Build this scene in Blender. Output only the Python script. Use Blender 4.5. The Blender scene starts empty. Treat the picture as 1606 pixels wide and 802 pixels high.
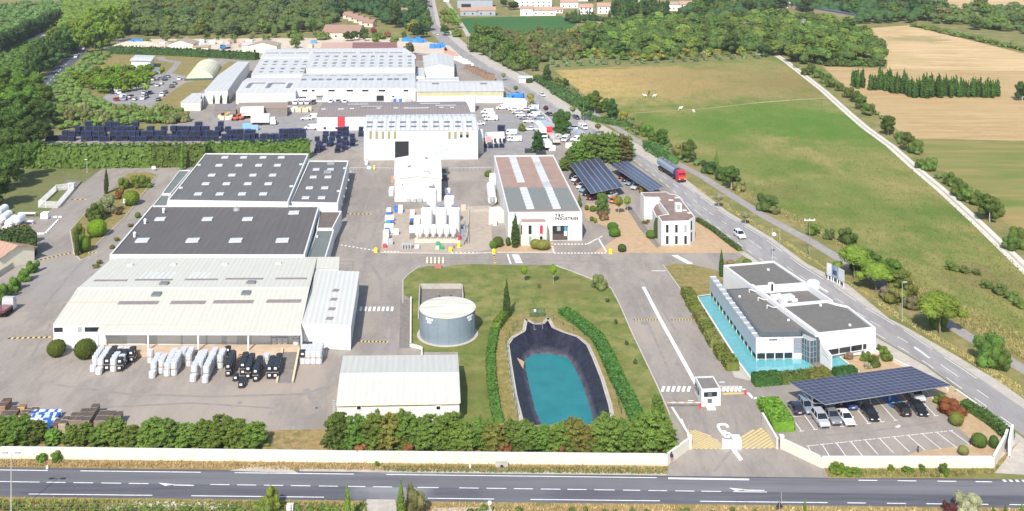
import bpy,bmesh,math,random
import numpy as np
from mathutils import Vector,geometry
R = math.radians
rnd = random.Random(7)
SC = bpy.context.scene
COL = SC.collection
# camera, sky, sun, exposure
CAM_H,FOC,HZ = 83.0,1600.0,140.0
cd = bpy.data.cameras.new('camera');cam = bpy.data.objects.new('camera',cd);COL.objects.link(cam)
cam.location = (0,0,CAM_H);cam.rotation_euler = (R(90),0,0)
cd.sensor_width = 36;cd.lens = 36*FOC/1606;cd.shift_y = -541/1606
cd.clip_start = 1;cd.clip_end = 9000
SC.camera = cam
SUN_EL,SUN_AZ = 42,12
w = bpy.data.worlds.new('World');SC.world = w;w.use_nodes = True
nt = w.node_tree;bg = nt.nodes['Background']
sk = nt.nodes.new('ShaderNodeTexSky');sk.sky_type = 'NISHITA';sk.sun_disc = False
sk.sun_elevation = R(SUN_EL);sk.sun_rotation = R(180+SUN_AZ);sk.altitude = 80;sk.dust_density = 1.2
nt.links.new(sk.outputs[0],bg.inputs[0]);bg.inputs[1].default_value = 0.15
sl = bpy.data.lights.new('sun','SUN');sun = bpy.data.objects.new('sun',sl);COL.objects.link(sun)
sl.energy = 4.6;sl.angle = R(0.5);sl.color = (1,.955,.885)
sun.rotation_euler = Vector((math.sin(R(SUN_AZ))*math.cos(R(SUN_EL)),math.cos(R(SUN_AZ))*math.cos(R(SUN_EL)),-math.sin(R(SUN_EL)))).to_track_quat('-Z','Y').to_euler()
SC.view_settings.view_transform = 'Standard';SC.view_settings.look = 'None'
SC.view_settings.exposure = 0.3;SC.view_settings.gamma = 1
SC.cycles.use_denoising = True;SC.cycles.max_bounces = 5;SC.cycles.transparent_max_bounces = 4
SC.cycles.diffuse_bounces = 3;SC.cycles.glossy_bounces = 2;SC.cycles.caustics_reflective = False
# where things stand: survey points of the photograph -> metres
def P(x,y,z=0.0):
 k = (CAM_H-z)/(y+HZ);return Vector(((x-803)*k,FOC*k,z))
def ray(x,y):return Vector((0,0,CAM_H)),Vector(((x-803)/FOC,1,-(y+HZ)/FOC))
def onplane(x,y,p0,n):
 o,d = ray(x,y);t = (p0-o).dot(n)/d.dot(n);return o+d*t
def head(a,b):
 d = P(*b)-P(*a);return math.atan2(-d.x,d.y)
# materials (all procedural)
MATS = {}
def nodes(name):
 m = bpy.data.materials.new(name);m.use_nodes = True
 return m,m.node_tree,m.node_tree.nodes['Principled BSDF']
def rgb(c):return (c[0],c[1],c[2],1)
def noise(nt,vec,scale,detail=4,rough=.6):
 n = nt.nodes.new('ShaderNodeTexNoise');n.inputs['Scale'].default_value = scale
 n.inputs['Detail'].default_value = detail;n.inputs['Roughness'].default_value = rough
 nt.links.new(vec,n.inputs['Vector']);return n.outputs[0]
def mapr(nt,v,a,b,c=0.,d=1.):
 n = nt.nodes.new('ShaderNodeMapRange');n.inputs[1].default_value = a;n.inputs[2].default_value = b
 n.inputs[3].default_value = c;n.inputs[4].default_value = d;nt.links.new(v,n.inputs[0]);return n.outputs[0]
def mix(nt,f,a,b,mode='MIX'):
 n = nt.nodes.new('ShaderNodeMix');n.data_type = 'RGBA';n.blend_type = mode
 for s,v in ((n.inputs[0],f),(n.inputs[6],a),(n.inputs[7],b)):
  if isinstance(v,bpy.types.NodeSocket):nt.links.new(v,s)
  elif isinstance(v,(int,float)):s.default_value = v
  else:s.default_value = rgb(v)
 return n.outputs[2]
def pos(nt,rot=0,sc=(1,1,1)):
 g = nt.nodes.new('ShaderNodeNewGeometry');mp = nt.nodes.new('ShaderNodeMapping')
 mp.inputs['Rotation'].default_value = (0,0,rot);mp.inputs['Scale'].default_value = sc
 nt.links.new(g.outputs['Position'],mp.inputs[0]);return mp.outputs[0]
def mat(name,c,rough=.7,var=.10,scale=.6,metal=0,spec=.4,dirt=None,dscale=.15,damt=.5,streak=0.):
 """plain paint, plaster, metal: base colour with a mottle and, if asked, larger dirty patches"""
 if name in MATS:return MATS[name]
 m,nt,b = nodes(name);v = pos(nt)
 n = noise(nt,v,scale,5,.65)
 lo = [x*(1-var) for x in c];hi = [min(.95,x*(1+var)) for x in c]
 col = mix(nt,mapr(nt,n,.3,.7),lo,hi)
 if dirt:
  d = noise(nt,v,dscale,6,.7);col = mix(nt,mapr(nt,d,.48,.72,0,damt),col,dirt)
  if streak:col = mix(nt,mapr(nt,noise(nt,pos(nt,0,(1.1,1.1,.07)),1.0,6,.75),.5,.75,0,streak),col,dirt)
 nt.links.new(col,b.inputs['Base Color'])
 b.inputs['Roughness'].default_value = rough;b.inputs['Metallic'].default_value = metal
 b.inputs['Specular IOR Level'].default_value = spec
 MATS[name] = m;return m
def ribs(name,c,c2,spacing,ang=R(5.5),rough=.55,dirt=None,var=.06,streak=.35,bump=.6):
 """corrugated sheet: ribs running away along the site's depth axis, streaks of weathering along them"""
 m,nt,b = nodes(name);v = pos(nt,-ang)
 sx = nt.nodes.new('ShaderNodeSeparateXYZ');nt.links.new(v,sx.inputs[0])
 mu = nt.nodes.new('ShaderNodeMath');mu.operation = 'MULTIPLY';mu.inputs[1].default_value = 2*math.pi/spacing
 nt.links.new(sx.outputs[0],mu.inputs[0])
 si = nt.nodes.new('ShaderNodeMath');si.operation = 'SINE';nt.links.new(mu.outputs[0],si.inputs[0])
 col = mix(nt,mapr(nt,si.outputs[0],.2,.95),c,c2)
 n = noise(nt,pos(nt,-ang,(1.2,.08,1)),1.0,5,.7)
 col = mix(nt,mapr(nt,n,.45,.75,0,streak),col,dirt or [x*.7 for x in c])
 n2 = noise(nt,pos(nt),.09,4,.6);col = mix(nt,mapr(nt,n2,.4,.7,0,.35),col,[x*(1-var*3) for x in c])
 nt.links.new(col,b.inputs['Base Color']);b.inputs['Roughness'].default_value = rough
 bp = nt.nodes.new('ShaderNodeBump');bp.inputs['Strength'].default_value = bump;bp.inputs['Distance'].default_value = .06
 nt.links.new(si.outputs[0],bp.inputs['Height']);nt.links.new(bp.outputs[0],b.inputs['Normal'])
 MATS[name] = m;return m
def ground(name,cols,s1=.02,s2=.25,s3=2.5,spots=(),rough=.95,bump=.0,stretch=(1,1,1),rot=0,w3=.5,thr=(.38,.62)):
 """grass, soil, asphalt: three colours mixed by broad, middle and fine noise; spots = [(centre, radius, colour, amount)] of another colour"""
 m,nt,b = nodes(name);v = pos(nt);vs = pos(nt,rot,stretch)
 a = mapr(nt,noise(nt,v,s1,5,.6),*thr);bb = mapr(nt,noise(nt,vs,s2,6,.7),.43,.62);cc = mapr(nt,noise(nt,vs,s3,4,.7),.3,.7)
 col = mix(nt,a,cols[0],cols[1]);col = mix(nt,bb,col,cols[2])
 col = mix(nt,w3*.7,col,mix(nt,cc,[x*.62 for x in cols[2]],[min(1,x*1.3) for x in cols[0]]))
 wn = noise(nt,v,.06,6,.7)
 for (c0,r0,cl,am) in spots:
  d = nt.nodes.new('ShaderNodeVectorMath');d.operation = 'DISTANCE';d.inputs[1].default_value = (c0[0],c0[1],0)
  g = nt.nodes.new('ShaderNodeNewGeometry');nt.links.new(g.outputs['Position'],d.inputs[0])
  ad = nt.nodes.new('ShaderNodeMath');ad.operation = 'MULTIPLY_ADD';ad.inputs[1].default_value = -1.6*r0;nt.links.new(wn,ad.inputs[0]);nt.links.new(d.outputs['Value'],ad.inputs[2])
  f = mapr(nt,ad.outputs[0],.35*r0-.8*r0,.75*r0-.8*r0,am,0)
  fb = nt.nodes.new('ShaderNodeMath');fb.operation = 'MULTIPLY';nt.links.new(f,fb.inputs[0]);nt.links.new(mapr(nt,noise(nt,vs,.3,5,.7),.25,.6,.35,1),fb.inputs[1])
  col = mix(nt,fb.outputs[0],col,cl)
 nt.links.new(col,b.inputs['Base Color']);b.inputs['Roughness'].default_value = rough
 b.inputs['Specular IOR Level'].default_value = .2
 if bump:
  bp = nt.nodes.new('ShaderNodeBump');bp.inputs['Strength'].default_value = bump;bp.inputs['Distance'].default_value = .3
  nt.links.new(cc,bp.inputs['Height']);nt.links.new(bp.outputs[0],b.inputs['Normal'])
 MATS[name] = m;return m
LEAFK = 1.85
def leafmat(name,rough=.75,trans=.3,var=.42):
 """leaves: the object's own colour, varied from plant to plant and from clump to clump"""
 m,nt,b = nodes(name)
 oi = nt.nodes.new('ShaderNodeObjectInfo');tc = nt.nodes.new('ShaderNodeTexCoord')
 n = noise(nt,tc.outputs['Object'],1.1,4,.65)
 hv = nt.nodes.new('ShaderNodeHueSaturation');nt.links.new(oi.outputs['Color'],hv.inputs['Color'])
 nt.links.new(mapr(nt,oi.outputs['Random'],0,1,.485,.515),hv.inputs['Hue'])
 ml = nt.nodes.new('ShaderNodeMath');ml.operation = 'MULTIPLY'
 nt.links.new(mapr(nt,oi.outputs['Random'],0,1,LEAFK*(1-var*.45),LEAFK*(1+var*.45)),ml.inputs[0]);nt.links.new(mapr(nt,n,.3,.7,1-var,1+var),ml.inputs[1])
 nt.links.new(ml.outputs[0],hv.inputs['Value'])
 nt.links.new(hv.outputs[0],b.inputs['Base Color']);b.inputs['Roughness'].default_value = rough
 b.inputs['Specular IOR Level'].default_value = .25
 tr = nt.nodes.new('ShaderNodeBsdfTranslucent');nt.links.new(hv.outputs[0],tr.inputs[0])
 mx = nt.nodes.new('ShaderNodeMixShader');mx.inputs[0].default_value = trans
 out = nt.nodes['Material Output'];nt.links.new(b.outputs[0],mx.inputs[1]);nt.links.new(tr.outputs[0],mx.inputs[2]);nt.links.new(mx.outputs[0],out.inputs[0])
 MATS[name] = m;return m
def paintmat(name,rough=.25,metal=0.,coat=.6):
 """car paint and other lacquer: the object's own colour"""
 m,nt,b = nodes(name);oi = nt.nodes.new('ShaderNodeObjectInfo')
 nt.links.new(oi.outputs['Color'],b.inputs['Base Color']);b.inputs['Roughness'].default_value = rough
 b.inputs['Metallic'].default_value = metal;b.inputs['Coat Weight'].default_value = coat
 MATS[name] = m;return m
# meshes
ORG = {};EDGES = {}
class MB:
 def __init__(s):s.v = [];s.f = [];s.m = []
 def add(s,vs,fs,mi=0):
  n = len(s.v);s.v += [tuple(v) for v in vs];s.f += [tuple(i+n for i in f) for f in fs];s.m += [mi]*len(fs);return s
 def quad(s,a,b,c,d,mi=0):return s.add((a,b,c,d),((0,1,2,3),),mi)
 def box(s,c,d,rz=0,mi=0,taper=1.):
  x,y,z = d[0]/2,d[1]/2,d[2]/2;cs,sn = math.cos(rz),math.sin(rz);vs = []
  for zz,t in ((-z,1),(z,taper)):
   for xx,yy in ((-x,-y),(x,-y),(x,y),(-x,y)):
    xx *= t;yy *= t;vs.append((c[0]+xx*cs-yy*sn,c[1]+xx*sn+yy*cs,c[2]+zz))
  return s.add(vs,((3,2,1,0),(4,5,6,7),(0,1,5,4),(1,2,6,5),(2,3,7,6),(3,0,4,7)),mi)
 def obox(s,c,ax,ay,az,mi=0):
  vs = [c+ax*i+ay*j+az*k for k in (-1,1) for i,j in ((-1,-1),(1,-1),(1,1),(-1,1))]
  return s.add(vs,((3,2,1,0),(4,5,6,7),(0,1,5,4),(1,2,6,5),(2,3,7,6),(3,0,4,7)),mi)
 def prism(s,poly,z0,z1,mi=0,top=True,bot=False):
  n = len(poly);vs = [(p[0],p[1],z0) for p in poly]+[(p[0],p[1],z1) for p in poly]
  fs = [(i,(i+1) % n,n+(i+1) % n,n+i) for i in range(n)]
  if top:fs.append(tuple(range(n,2*n)))
  if bot:fs.append(tuple(range(n-1,-1,-1)))
  return s.add(vs,fs,mi)
 def rev(s,c,prof,n=20,mi=0,sx=1.,sy=1.):
  vs = [];fs = []
  for r,z in prof:
   for i in range(n):
    a = 2*math.pi*i/n;vs.append((c[0]+r*sx*math.cos(a),c[1]+r*sy*math.sin(a),c[2]+z))
  for j in range(len(prof)-1):
   for i in range(n):
    k = (i+1) % n;fs.append((j*n+i,j*n+k,(j+1)*n+k,(j+1)*n+i))
  fs.append(tuple(range(n-1,-1,-1)));fs.append(tuple(range((len(prof)-1)*n,len(prof)*n)))
  return s.add(vs,fs,mi)
 def tube(s,a,b,r,n=6,mi=0,r2=None):
  a = Vector(a);b = Vector(b);d = (b-a).normalized();u = d.orthogonal().normalized();w_ = d.cross(u);r2 = r if r2 is None else r2
  vs = [a+(u*math.cos(2*math.pi*i/n)+w_*math.sin(2*math.pi*i/n))*r for i in range(n)]+[b+(u*math.cos(2*math.pi*i/n)+w_*math.sin(2*math.pi*i/n))*r2 for i in range(n)]
  return s.add(vs,[(i,(i+1) % n,n+(i+1) % n,n+i) for i in range(n)]+[tuple(range(n-1,-1,-1)),tuple(range(n,2*n))],mi)
 def mesh(s,name,mats,org=(0,0,0),smooth=False):
  me = bpy.data.meshes.new(name);o = Vector(org)
  me.from_pydata([(v[0]-o[0],v[1]-o[1],v[2]-o[2]) for v in s.v],[],s.f)
  for m in (mats if isinstance(mats,(list,tuple)) else [mats]):me.materials.append(m)
  if any(s.m):me.polygons.foreach_set('material_index',s.m)
  if smooth:me.polygons.foreach_set('use_smooth',[True]*len(me.polygons))
  me.update();return me
def tag(o,label=None,cat=None,group=None,kind=None):
 if label:o['label'] = label
 if cat:o['category'] = cat
 if group:o['group'] = group
 if kind:o['kind'] = kind
 return o
def thing(name,label,cat,loc,group=None):
 o = bpy.data.objects.new(name,None);COL.objects.link(o);o.location = loc;o.empty_display_size = .5
 ORG[o.name] = Vector(loc);return tag(o,label,cat,group)
def part(name,mb,mats,parent,smooth=False,label=None,color=None,kind=None):
 org = ORG[parent.name];me = mb if isinstance(mb,bpy.types.Mesh) else mb.mesh(name,mats,org,smooth)
 o = bpy.data.objects.new(name,me);COL.objects.link(o);o.parent = parent;ORG[o.name] = org
 if label:o['label'] = label
 if color:o.color = rgb(color)
 if kind:o['kind'] = kind
 return o
def solo(name,mb,mats,label,cat,loc=None,group=None,smooth=False,color=None,kind=None):
 if loc is None:loc = Vector((sum(v[0] for v in mb.v)/len(mb.v),sum(v[1] for v in mb.v)/len(mb.v),min(v[2] for v in mb.v)))
 me = mb.mesh(name,mats,loc,smooth);o = bpy.data.objects.new(name,me);COL.objects.link(o);o.location = loc;ORG[o.name] = Vector(loc)
 if color:o.color = rgb(color)
 return tag(o,label,cat,group,kind)
def copy_tree(o,parent=None):
 c = o.copy();COL.objects.link(c)
 if parent:c.parent = parent
 for ch in list(o.children):copy_tree(ch,c)
 return c
USED = set()
def inst(proto,loc,rz=0,sc=1,label=None,group=None,colors=None,cat=None):
 """first use moves the prototype itself, later uses copy it with its parts"""
 if proto.name in USED:o = copy_tree(proto)
 else:o = proto;USED.add(proto.name)
 o.location = loc;o.rotation_euler = (0,0,rz);o.scale = (sc,sc,sc) if isinstance(sc,(int,float)) else sc
 if label:o['label'] = label
 if cat:o['category'] = cat
 if group:o['group'] = group
 elif 'group' in o:del o['group']
 if colors:
  if o.type == 'MESH' and '' in colors:o.color = rgb(colors[''])
  for ch in o.children:
   k = ch.name.split('.')[0]
   if k in colors:ch.color = rgb(colors[k])
 return o
ORD = 'first second third fourth fifth sixth seventh eighth ninth tenth eleventh twelfth thirteenth fourteenth fifteenth sixteenth seventeenth eighteenth nineteenth twentieth'.split()
def nth(i):return ORD[i] if i < 20 else 'twenty-'+ORD[i-20] if i < 29 else 'thirtieth' if i == 29 else 'thirty-'+ORD[i-30] if i < 39 else 'fortieth' if i == 39 else 'forty-'+ORD[i-40] if i < 49 else 'fiftieth' if i == 49 else 'fifty-'+ORD[i-50]
def structure(name,mb,m,kind='structure'):
 o = bpy.data.objects.new(name,mb.mesh(name,m));COL.objects.link(o);o['kind'] = kind;return o
def poly(name,pts,m,z,holes=()):
 """a flat sheet given by ground points of the photograph"""
 rings = [[P(*p) for p in r] for r in (pts,*holes)]
 flat = [v for r in rings for v in r];tris = geometry.tessellate_polygon(rings)
 mb = MB();mb.add([(v.x,v.y,z) for v in flat],[t if (flat[t[1]]-flat[t[0]]).cross(flat[t[2]]-flat[t[0]]).z > 0 else t[::-1] for t in tris])
 return structure(name,mb,m)
def strip(mb,pts,wd,z,mi=0,dash=None,world=False):
 """a painted line, path or kerb of width wd along ground points; dash = (on, off)"""
 ps = [Vector(p) if world else P(*p) for p in pts]
 for a,b in zip(ps,ps[1:]):
  d = (b-a);L = d.length;d.normalize();n = Vector((-d.y,d.x,0))*wd/2;t = 0
  while t < L-.01:
   e = min(L,t+dash[0]) if dash else L
   p,q = a+d*t,a+d*e
   mb.quad((p.x-n.x,p.y-n.y,z),(q.x-n.x,q.y-n.y,z),(q.x+n.x,q.y+n.y,z),(p.x+n.x,p.y+n.y,z),mi)
   t = e+(dash[1] if dash else 0)
 return mb
def inset(poly2,d):
 n = len(poly2);ar = sum(poly2[i].x*poly2[(i+1) % n].y-poly2[(i+1) % n].x*poly2[i].y for i in range(n));s = 1 if ar > 0 else -1;out = []
 for i in range(n):
  a,b,c = poly2[i-1],poly2[i],poly2[(i+1) % n]
  u = (b-a).normalized();v = (c-b).normalized();n1 = Vector((-u.y,u.x))*s;n2 = Vector((-v.y,v.x))*s
  k = (n1+n2);k = k/max(.25,k.length_squared/2);out.append(b+k*d)
 return out
def ccw(pp):
 n = len(pp);return pp if sum(pp[i].x*pp[(i+1) % n].y-pp[(i+1) % n].x*pp[i].y for i in range(n)) > 0 else pp[::-1]
class Flat:
 """a building with a flat roof behind a parapet, given by the outline of its parapet in the photograph and its height"""
 def __init__(s,name,label,cat,pts,z,wall,roof,par=.45,pw=.35,parent=None,z0=0.,sub=None):
  s.z = z;s.roofz = z-par;pp = ccw([P(x,y,z).to_2d() for x,y in pts]);s.pp = pp
  c = sum(pp,Vector((0,0)))/len(pp)
  s.o = parent or thing(name,label,cat,(c.x,c.y,0))
  ip = inset(pp,pw);n = len(pp);mb = MB()
  vs = [(p.x,p.y,z0) for p in pp]+[(p.x,p.y,z) for p in pp]+[(p.x,p.y,z) for p in ip]+[(p.x,p.y,s.roofz-.1) for p in ip]
  fs = []
  for k in range(3):fs += [(k*n+i,k*n+(i+1) % n,(k+1)*n+(i+1) % n,(k+1)*n+i) for i in range(n)]
  s.wall = part('wall',mb.add(vs,fs),wall,s.o);EDGES.setdefault(s.o.name,[]).extend((pp[i].to_3d(),pp[(i+1) % n].to_3d()) for i in range(n))
  tr = geometry.tessellate_polygon([[v.to_3d() for v in ip]])
  rb = MB();rb.add([(v.x,v.y,s.roofz) for v in ip],[t if (ip[t[1]]-ip[t[0]]).to_3d().cross((ip[t[2]]-ip[t[0]]).to_3d()).z > 0 else t[::-1] for t in tr])
  s.roof = part(sub or 'roof',rb,roof,s.o)
 def at(s,x,y):return P(x,y,s.roofz)
 def box(s,name,x,y,d,m,rz=R(5.5),lift=0,parent=None):
  p = s.at(x,y);return part(name,MB().box((p.x,p.y,p.z+d[2]/2+lift),d,rz),m,parent or s.o)
class Hall:
 """a shed: stations = [((xa,ya),(xb,yb),z)] lines of equal height across the roof, in order; sides close it down to the ground"""
 def __init__(s,name,label,cat,st,wall,roof,over=.15,parent=None,z0=0.,th=.14):
  s.A = [P(a[0],a[1],z) for a,b,z in st];s.B = [P(b[0],b[1],z) for a,b,z in st]
  c = sum(s.A+s.B,Vector())/(2*len(st));s.o = parent or thing(name,label,cat,(c.x,c.y,0))
  n = len(st);w_ = MB();g = lambda v:(v.x,v.y,z0)
  w_.add([g(s.A[0])]+[v[:] for v in s.A]+[g(s.A[-1])],(tuple(range(n+2)),))
  w_.add([g(s.B[0])]+[v[:] for v in s.B]+[g(s.B[-1])],(tuple(range(n+1,-1,-1)),))
  w_.quad(g(s.A[0]),g(s.B[0]),s.B[0],s.A[0]);w_.quad(g(s.B[-1]),g(s.A[-1]),s.A[-1],s.B[-1])
  s.wall = part('wall',w_,wall,s.o);EDGES.setdefault(s.o.name,[]).extend([(s.A[0],s.B[0]),(s.A[-1],s.B[-1]),(s.A[0],s.A[-1]),(s.B[0],s.B[-1])])
  r = MB();A,B = [v.copy() for v in s.A],[v.copy() for v in s.B]
  for a,b in zip(A,B):d = (b-a).normalized()*over;a -= d;b += d
  d = (s.A[0]-s.A[1]).normalized()*over;A[0] += d;B[0] += d;d = (s.A[-1]-s.A[-2]).normalized()*over;A[-1] += d;B[-1] += d
  up = Vector((0,0,.03));tv = Vector((0,0,th+.03))
  vs = [v+up for v in A]+[v+up for v in B]+[v+tv for v in A]+[v+tv for v in B];fs = []
  for i in range(n-1):fs += [(2*n+i,3*n+i,3*n+i+1,2*n+i+1),(i+1,n+i+1,n+i,i),(i,2*n+i,2*n+i+1,i+1),(n+i,n+i+1,3*n+i+1,3*n+i)]
  fs += [(0,n,3*n,2*n),(n-1,3*n-1,4*n-1,2*n-1)]
  s.roof = part('roof',r.add(vs,fs),roof,s.o);s.tv = tv
  s.st = [v+tv for v in A];s.sb = [v+tv for v in B]
 def frame(s,i):
  u = (s.sb[i]-s.st[i]).normalized();v = (s.st[i+1]-s.st[i]);v = (v-u*v.dot(u)).normalized();n = u.cross(v)
  if n.z < 0:n = -n
  return u,v,n
 def light(s,i,x,y,lu,lv,m,name='skylight',h=.12,parent=None):
  u,v,n = s.frame(i);p = onplane(x,y,s.st[i],n)
  return part(name,MB().obox(p+n*(h/2),u*(lu/2),v*(lv/2),n*(h/2)),m,parent or s.roof)
def snap(o,A,B):
 best = None
 for p,q in EDGES.get(o.name,()):
  p,q = Vector((p.x,p.y,0)),Vector((q.x,q.y,0));d = q-p;L = d.length;d.normalize();n = Vector((-d.y,d.x,0))
  if all(-2.5 < (v-p).dot(d) < L+2.5 for v in (A,B)):
   e = abs((A-p).dot(n))+abs((B-p).dot(n))
   if e < 3 and (best is None or e < best[0]):best = (e,p,q)
 return (best[1],best[2]) if best else (A,B)
def panel(o,name,a,b,x0,y0,x1,y1,m,th=.08,frame=None,fw=.12,kind=None,proud=0.):
 """a window, door or board on the wall that stands on the ground line a-b: given by its corners in the photograph"""
 A,B = (P(*a) if len(a) == 2 else Vector(a)),(P(*b) if len(b) == 2 else Vector(b));A,B = snap(o,A,B);u = (B-A);u.z = 0;u.normalize();n = Vector((u.y,-u.x,0))
 if n.y > 0:n = -n
 p,q = onplane(x0,y0,A,n),onplane(x1,y1,A,n);c = (p+q)/2;hw = abs((q-p).dot(u))/2;hh = abs(q.z-p.z)/2
 g = part(name,MB().obox(c+n*(th/2+proud),u*hw,n*(th/2),Vector((0,0,hh))),m,o)
 if frame:
  fb = MB();z = Vector((0,0,1));t = (th+.06)/2;cc = c+n*(t+proud)
  for sgn in (-1,1):
   fb.obox(cc+u*sgn*(hw+fw/2),u*(fw/2),n*t,z*(hh+fw));fb.obox(cc+z*sgn*(hh+fw/2),u*hw,n*t,z*(fw/2))
  part('frame',fb,frame,g)
 return g
# setting: ground, fields, roads, water
g_base = ground('ground_soil',((.19,.19,.06),(.11,.15,.035),(.34,.265,.115)),.03,.12,1.2)
g_meadow = ground('meadow_grass',((.19,.21,.05),(.085,.165,.022),(.32,.265,.10)),.028,.075,.7,stretch=(1,.5,1),rot=.15,w3=.5,thr=(.45,.55),
 spots=((P(950,126),85,(.52,.35,.13),.95),(P(1040,120),55,(.42,.29,.11),.8),(P(1150,128),90,(.29,.215,.08),.75),(P(1260,130),40,(.24,.18,.06),.7),
  (P(1230,186),62,(.085,.19,.018),.8),(P(1330,200),55,(.085,.185,.018),.75),(P(1110,200),45,(.09,.185,.02),.7),(P(1180,260),30,(.10,.18,.025),.6),(P(1400,330),30,(.09,.165,.025),.55),(P(1300,300),26,(.10,.18,.028),.55),
  (P(1560,440),16,(.17,.15,.055),.7),(P(1230,300),14,(.19,.165,.055),.6),(P(1530,420),6,(.2,.13,.09),.6)))
g_straw = ground('stubble_field',((.56,.39,.20),(.43,.28,.125),(.66,.50,.28)),.03,.2,1.5,stretch=(.12,1,1),rot=-.25,w3=.35,
 spots=((P(1440,62),30,(.22,.21,.07),.7),(P(1480,48),22,(.24,.22,.07),.7),(P(1400,92),30,(.40,.33,.13),.5)))
g_crop = ground('green_field',((.12,.19,.035),(.22,.21,.06),(.33,.25,.10)),.03,.12,1.5,stretch=(.15,1,1),rot=-.3,w3=.35,spots=((P(1590,345),20,(.42,.27,.12),.8),))
g_wheat = ground('young_crop',((.03,.125,.03),(.04,.14,.03),(.09,.16,.04)),.015,.12,1.2,stretch=(.1,1,1),rot=.5,w3=.3)
g_lawn = ground('lawn_grass',((.19,.20,.055),(.285,.255,.09),(.10,.15,.03)),.1,.3,2.5,w3=.4,thr=(.42,.58),spots=((P(880,450),10,(.17,.155,.05),.6),(P(700,600),12,(.15,.14,.035),.5)))
g_lawn2 = ground('pale_lawn_grass',((.15,.17,.06),(.11,.145,.045),(.22,.20,.085)),.05,.4,2.4)
g_drylawn = ground('dry_lawn_grass',((.24,.20,.07),(.13,.15,.035),(.36,.26,.11)),.12,.7,3)
g_verge = ground('verge_grass',((.30,.205,.085),(.13,.14,.03),(.42,.30,.145)),.11,.9,3.5,w3=.55)
g_tarm = ground('yard_tarmac',((.318,.28,.243),(.38,.328,.28),(.258,.228,.20)),.035,.2,2.0,w3=.28,stretch=(1,.3,1),rot=-.1,
 spots=((P(585,310),22,(.235,.21,.195),.8),(P(300,660),24,(.40,.34,.28),.8),(P(440,600),14,(.40,.325,.26),.8),(P(1010,520),10,(.40,.335,.27),.6),(P(110,440),22,(.31,.295,.285),.6),(P(600,540),6,(.27,.25,.24),.7),(P(490,660),5,(.25,.225,.2),.7),(P(710,275),12,(.43,.38,.32),.6)))  # the alley spot paints its shade and tyre marks as one darker patch
g_tarm2 = ground('access_tarmac',((.30,.285,.275),(.36,.34,.32),(.26,.25,.245)),.05,.3,2.2,w3=.25)
g_side = ground('side_road_asphalt',((.315,.298,.285),(.37,.35,.335),(.275,.26,.25)),.05,.3,2.0,w3=.2,stretch=(1,.25,1),rot=.6)
g_main = ground('main_road_asphalt',((.12,.122,.14),(.165,.165,.18),(.085,.087,.10)),.03,.35,2.5,w3=.22,stretch=(.06,1,1),spots=((P(620,762),10,(.30,.30,.31),.75),(P(800,762),14,(.2,.2,.21),.5)))
g_conc = ground('court_concrete',((.42,.35,.28),(.36,.30,.245),(.47,.40,.325)),.07,.5,2.4,w3=.3)
g_tan = ground('tan_gravel',((.48,.33,.195),(.42,.285,.16),(.53,.385,.245)),.1,.8,4,w3=.35)
g_pale = ground('pale_track',((.66,.61,.53),(.55,.50,.42),(.70,.66,.58)),.1,.8,4,w3=.3)
g_shoul = ground('road_shoulder',((.46,.42,.36),(.40,.36,.305),(.54,.49,.42)),.08,.6,3,w3=.35)
g_sand = ground('quarry_sand',((.60,.50,.385),(.52,.42,.31),(.66,.58,.47)),.04,.4,2,w3=.3)
g_slab = ground('weathered_slab',((.235,.205,.18),(.28,.245,.215),(.19,.17,.15)),.15,.9,3,w3=.3)
m_white = mat('road_paint',(.86,.85,.83),.7,.05,1.5,dirt=(.45,.44,.42),dscale=.8,damt=.6)
m_yellow = mat('yellow_road_paint',(.66,.50,.22),.7,.1,1.5,dirt=(.5,.42,.3),dscale=.6,damt=.6)
m_kerb = mat('kerb_concrete',(.5,.46,.41),.85,.1,1)
POND_RIM = [(825,501),(838,508),(851,508),(860,499),(868,514),(884,521),(906,528),(922,541),(931,560),(945,595),(957,635),(963,668),(958,684),(940,689),(850,689),(832,684),(818,660),(808,620),(800,570),(796,541),(803,530),(822,519)]
mb = MB();far = [(-4200,100),(4200,100),(4200,8800),(-4200,8800)]
rings = [[Vector((x,y,0)) for x,y in far],[P(*p) for p in POND_RIM]]
flat = [v for r in rings for v in r]
mb.add([(v.x,v.y,-.06) for v in flat],geometry.tessellate_polygon(rings));structure('ground',mb,g_base)
poly('meadow',[(868,109),(1030,103),(1110,96),(1208,86),(1225,94),(1243,108),(1285,141),(1327,178),(1358,205),(1398,236),(1432,266),(1478,302),(1532,354),(1606,428),(1760,560),(1740,650),(1560,530),(1480,470),(1330,384),(1215,322),(1120,262),(1030,216),(985,196),(940,168)],g_meadow,-.045)
poly('stubble_field',[(1338,46),(1425,40),(1500,58),(1700,108),(1720,116),(1390,112),(1392,98),(1372,70)],g_straw,-.045)
poly('fallow_field',[(1290,104),(1390,108),(1800,115),(1800,226),(1425,217),(1360,165),(1330,140)],ground('fallow_soil',((.46,.315,.15),(.38,.25,.105),(.52,.38,.195)),.02,.25,1.6,stretch=(.15,1,1),rot=-.2,w3=.3),-.04)
poly('crop_field',[(1425,219),(1800,228),(1900,420),(1606,372),(1540,320),(1470,258)],g_crop,-.038)
poly('far_stubble_field',[(1240,-8),(1800,-16),(1800,14),(1460,14),(1420,8),(1400,3)],g_straw,-.045)
poly('far_cropland',[(724,28),(880,25),(905,38),(890,48),(800,56),(735,52),(722,42)],g_wheat,-.045)
poly('olive_grove_ground',[(835,100),(1000,88),(1205,82),(1208,86),(1110,96),(1000,103),(868,110)],ground('olive_grove_grass',((.13,.19,.045),(.17,.19,.055),(.30,.22,.11)),.03,.2,1.2,stretch=(.3,1,1),w3=.4),-.043)
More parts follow.
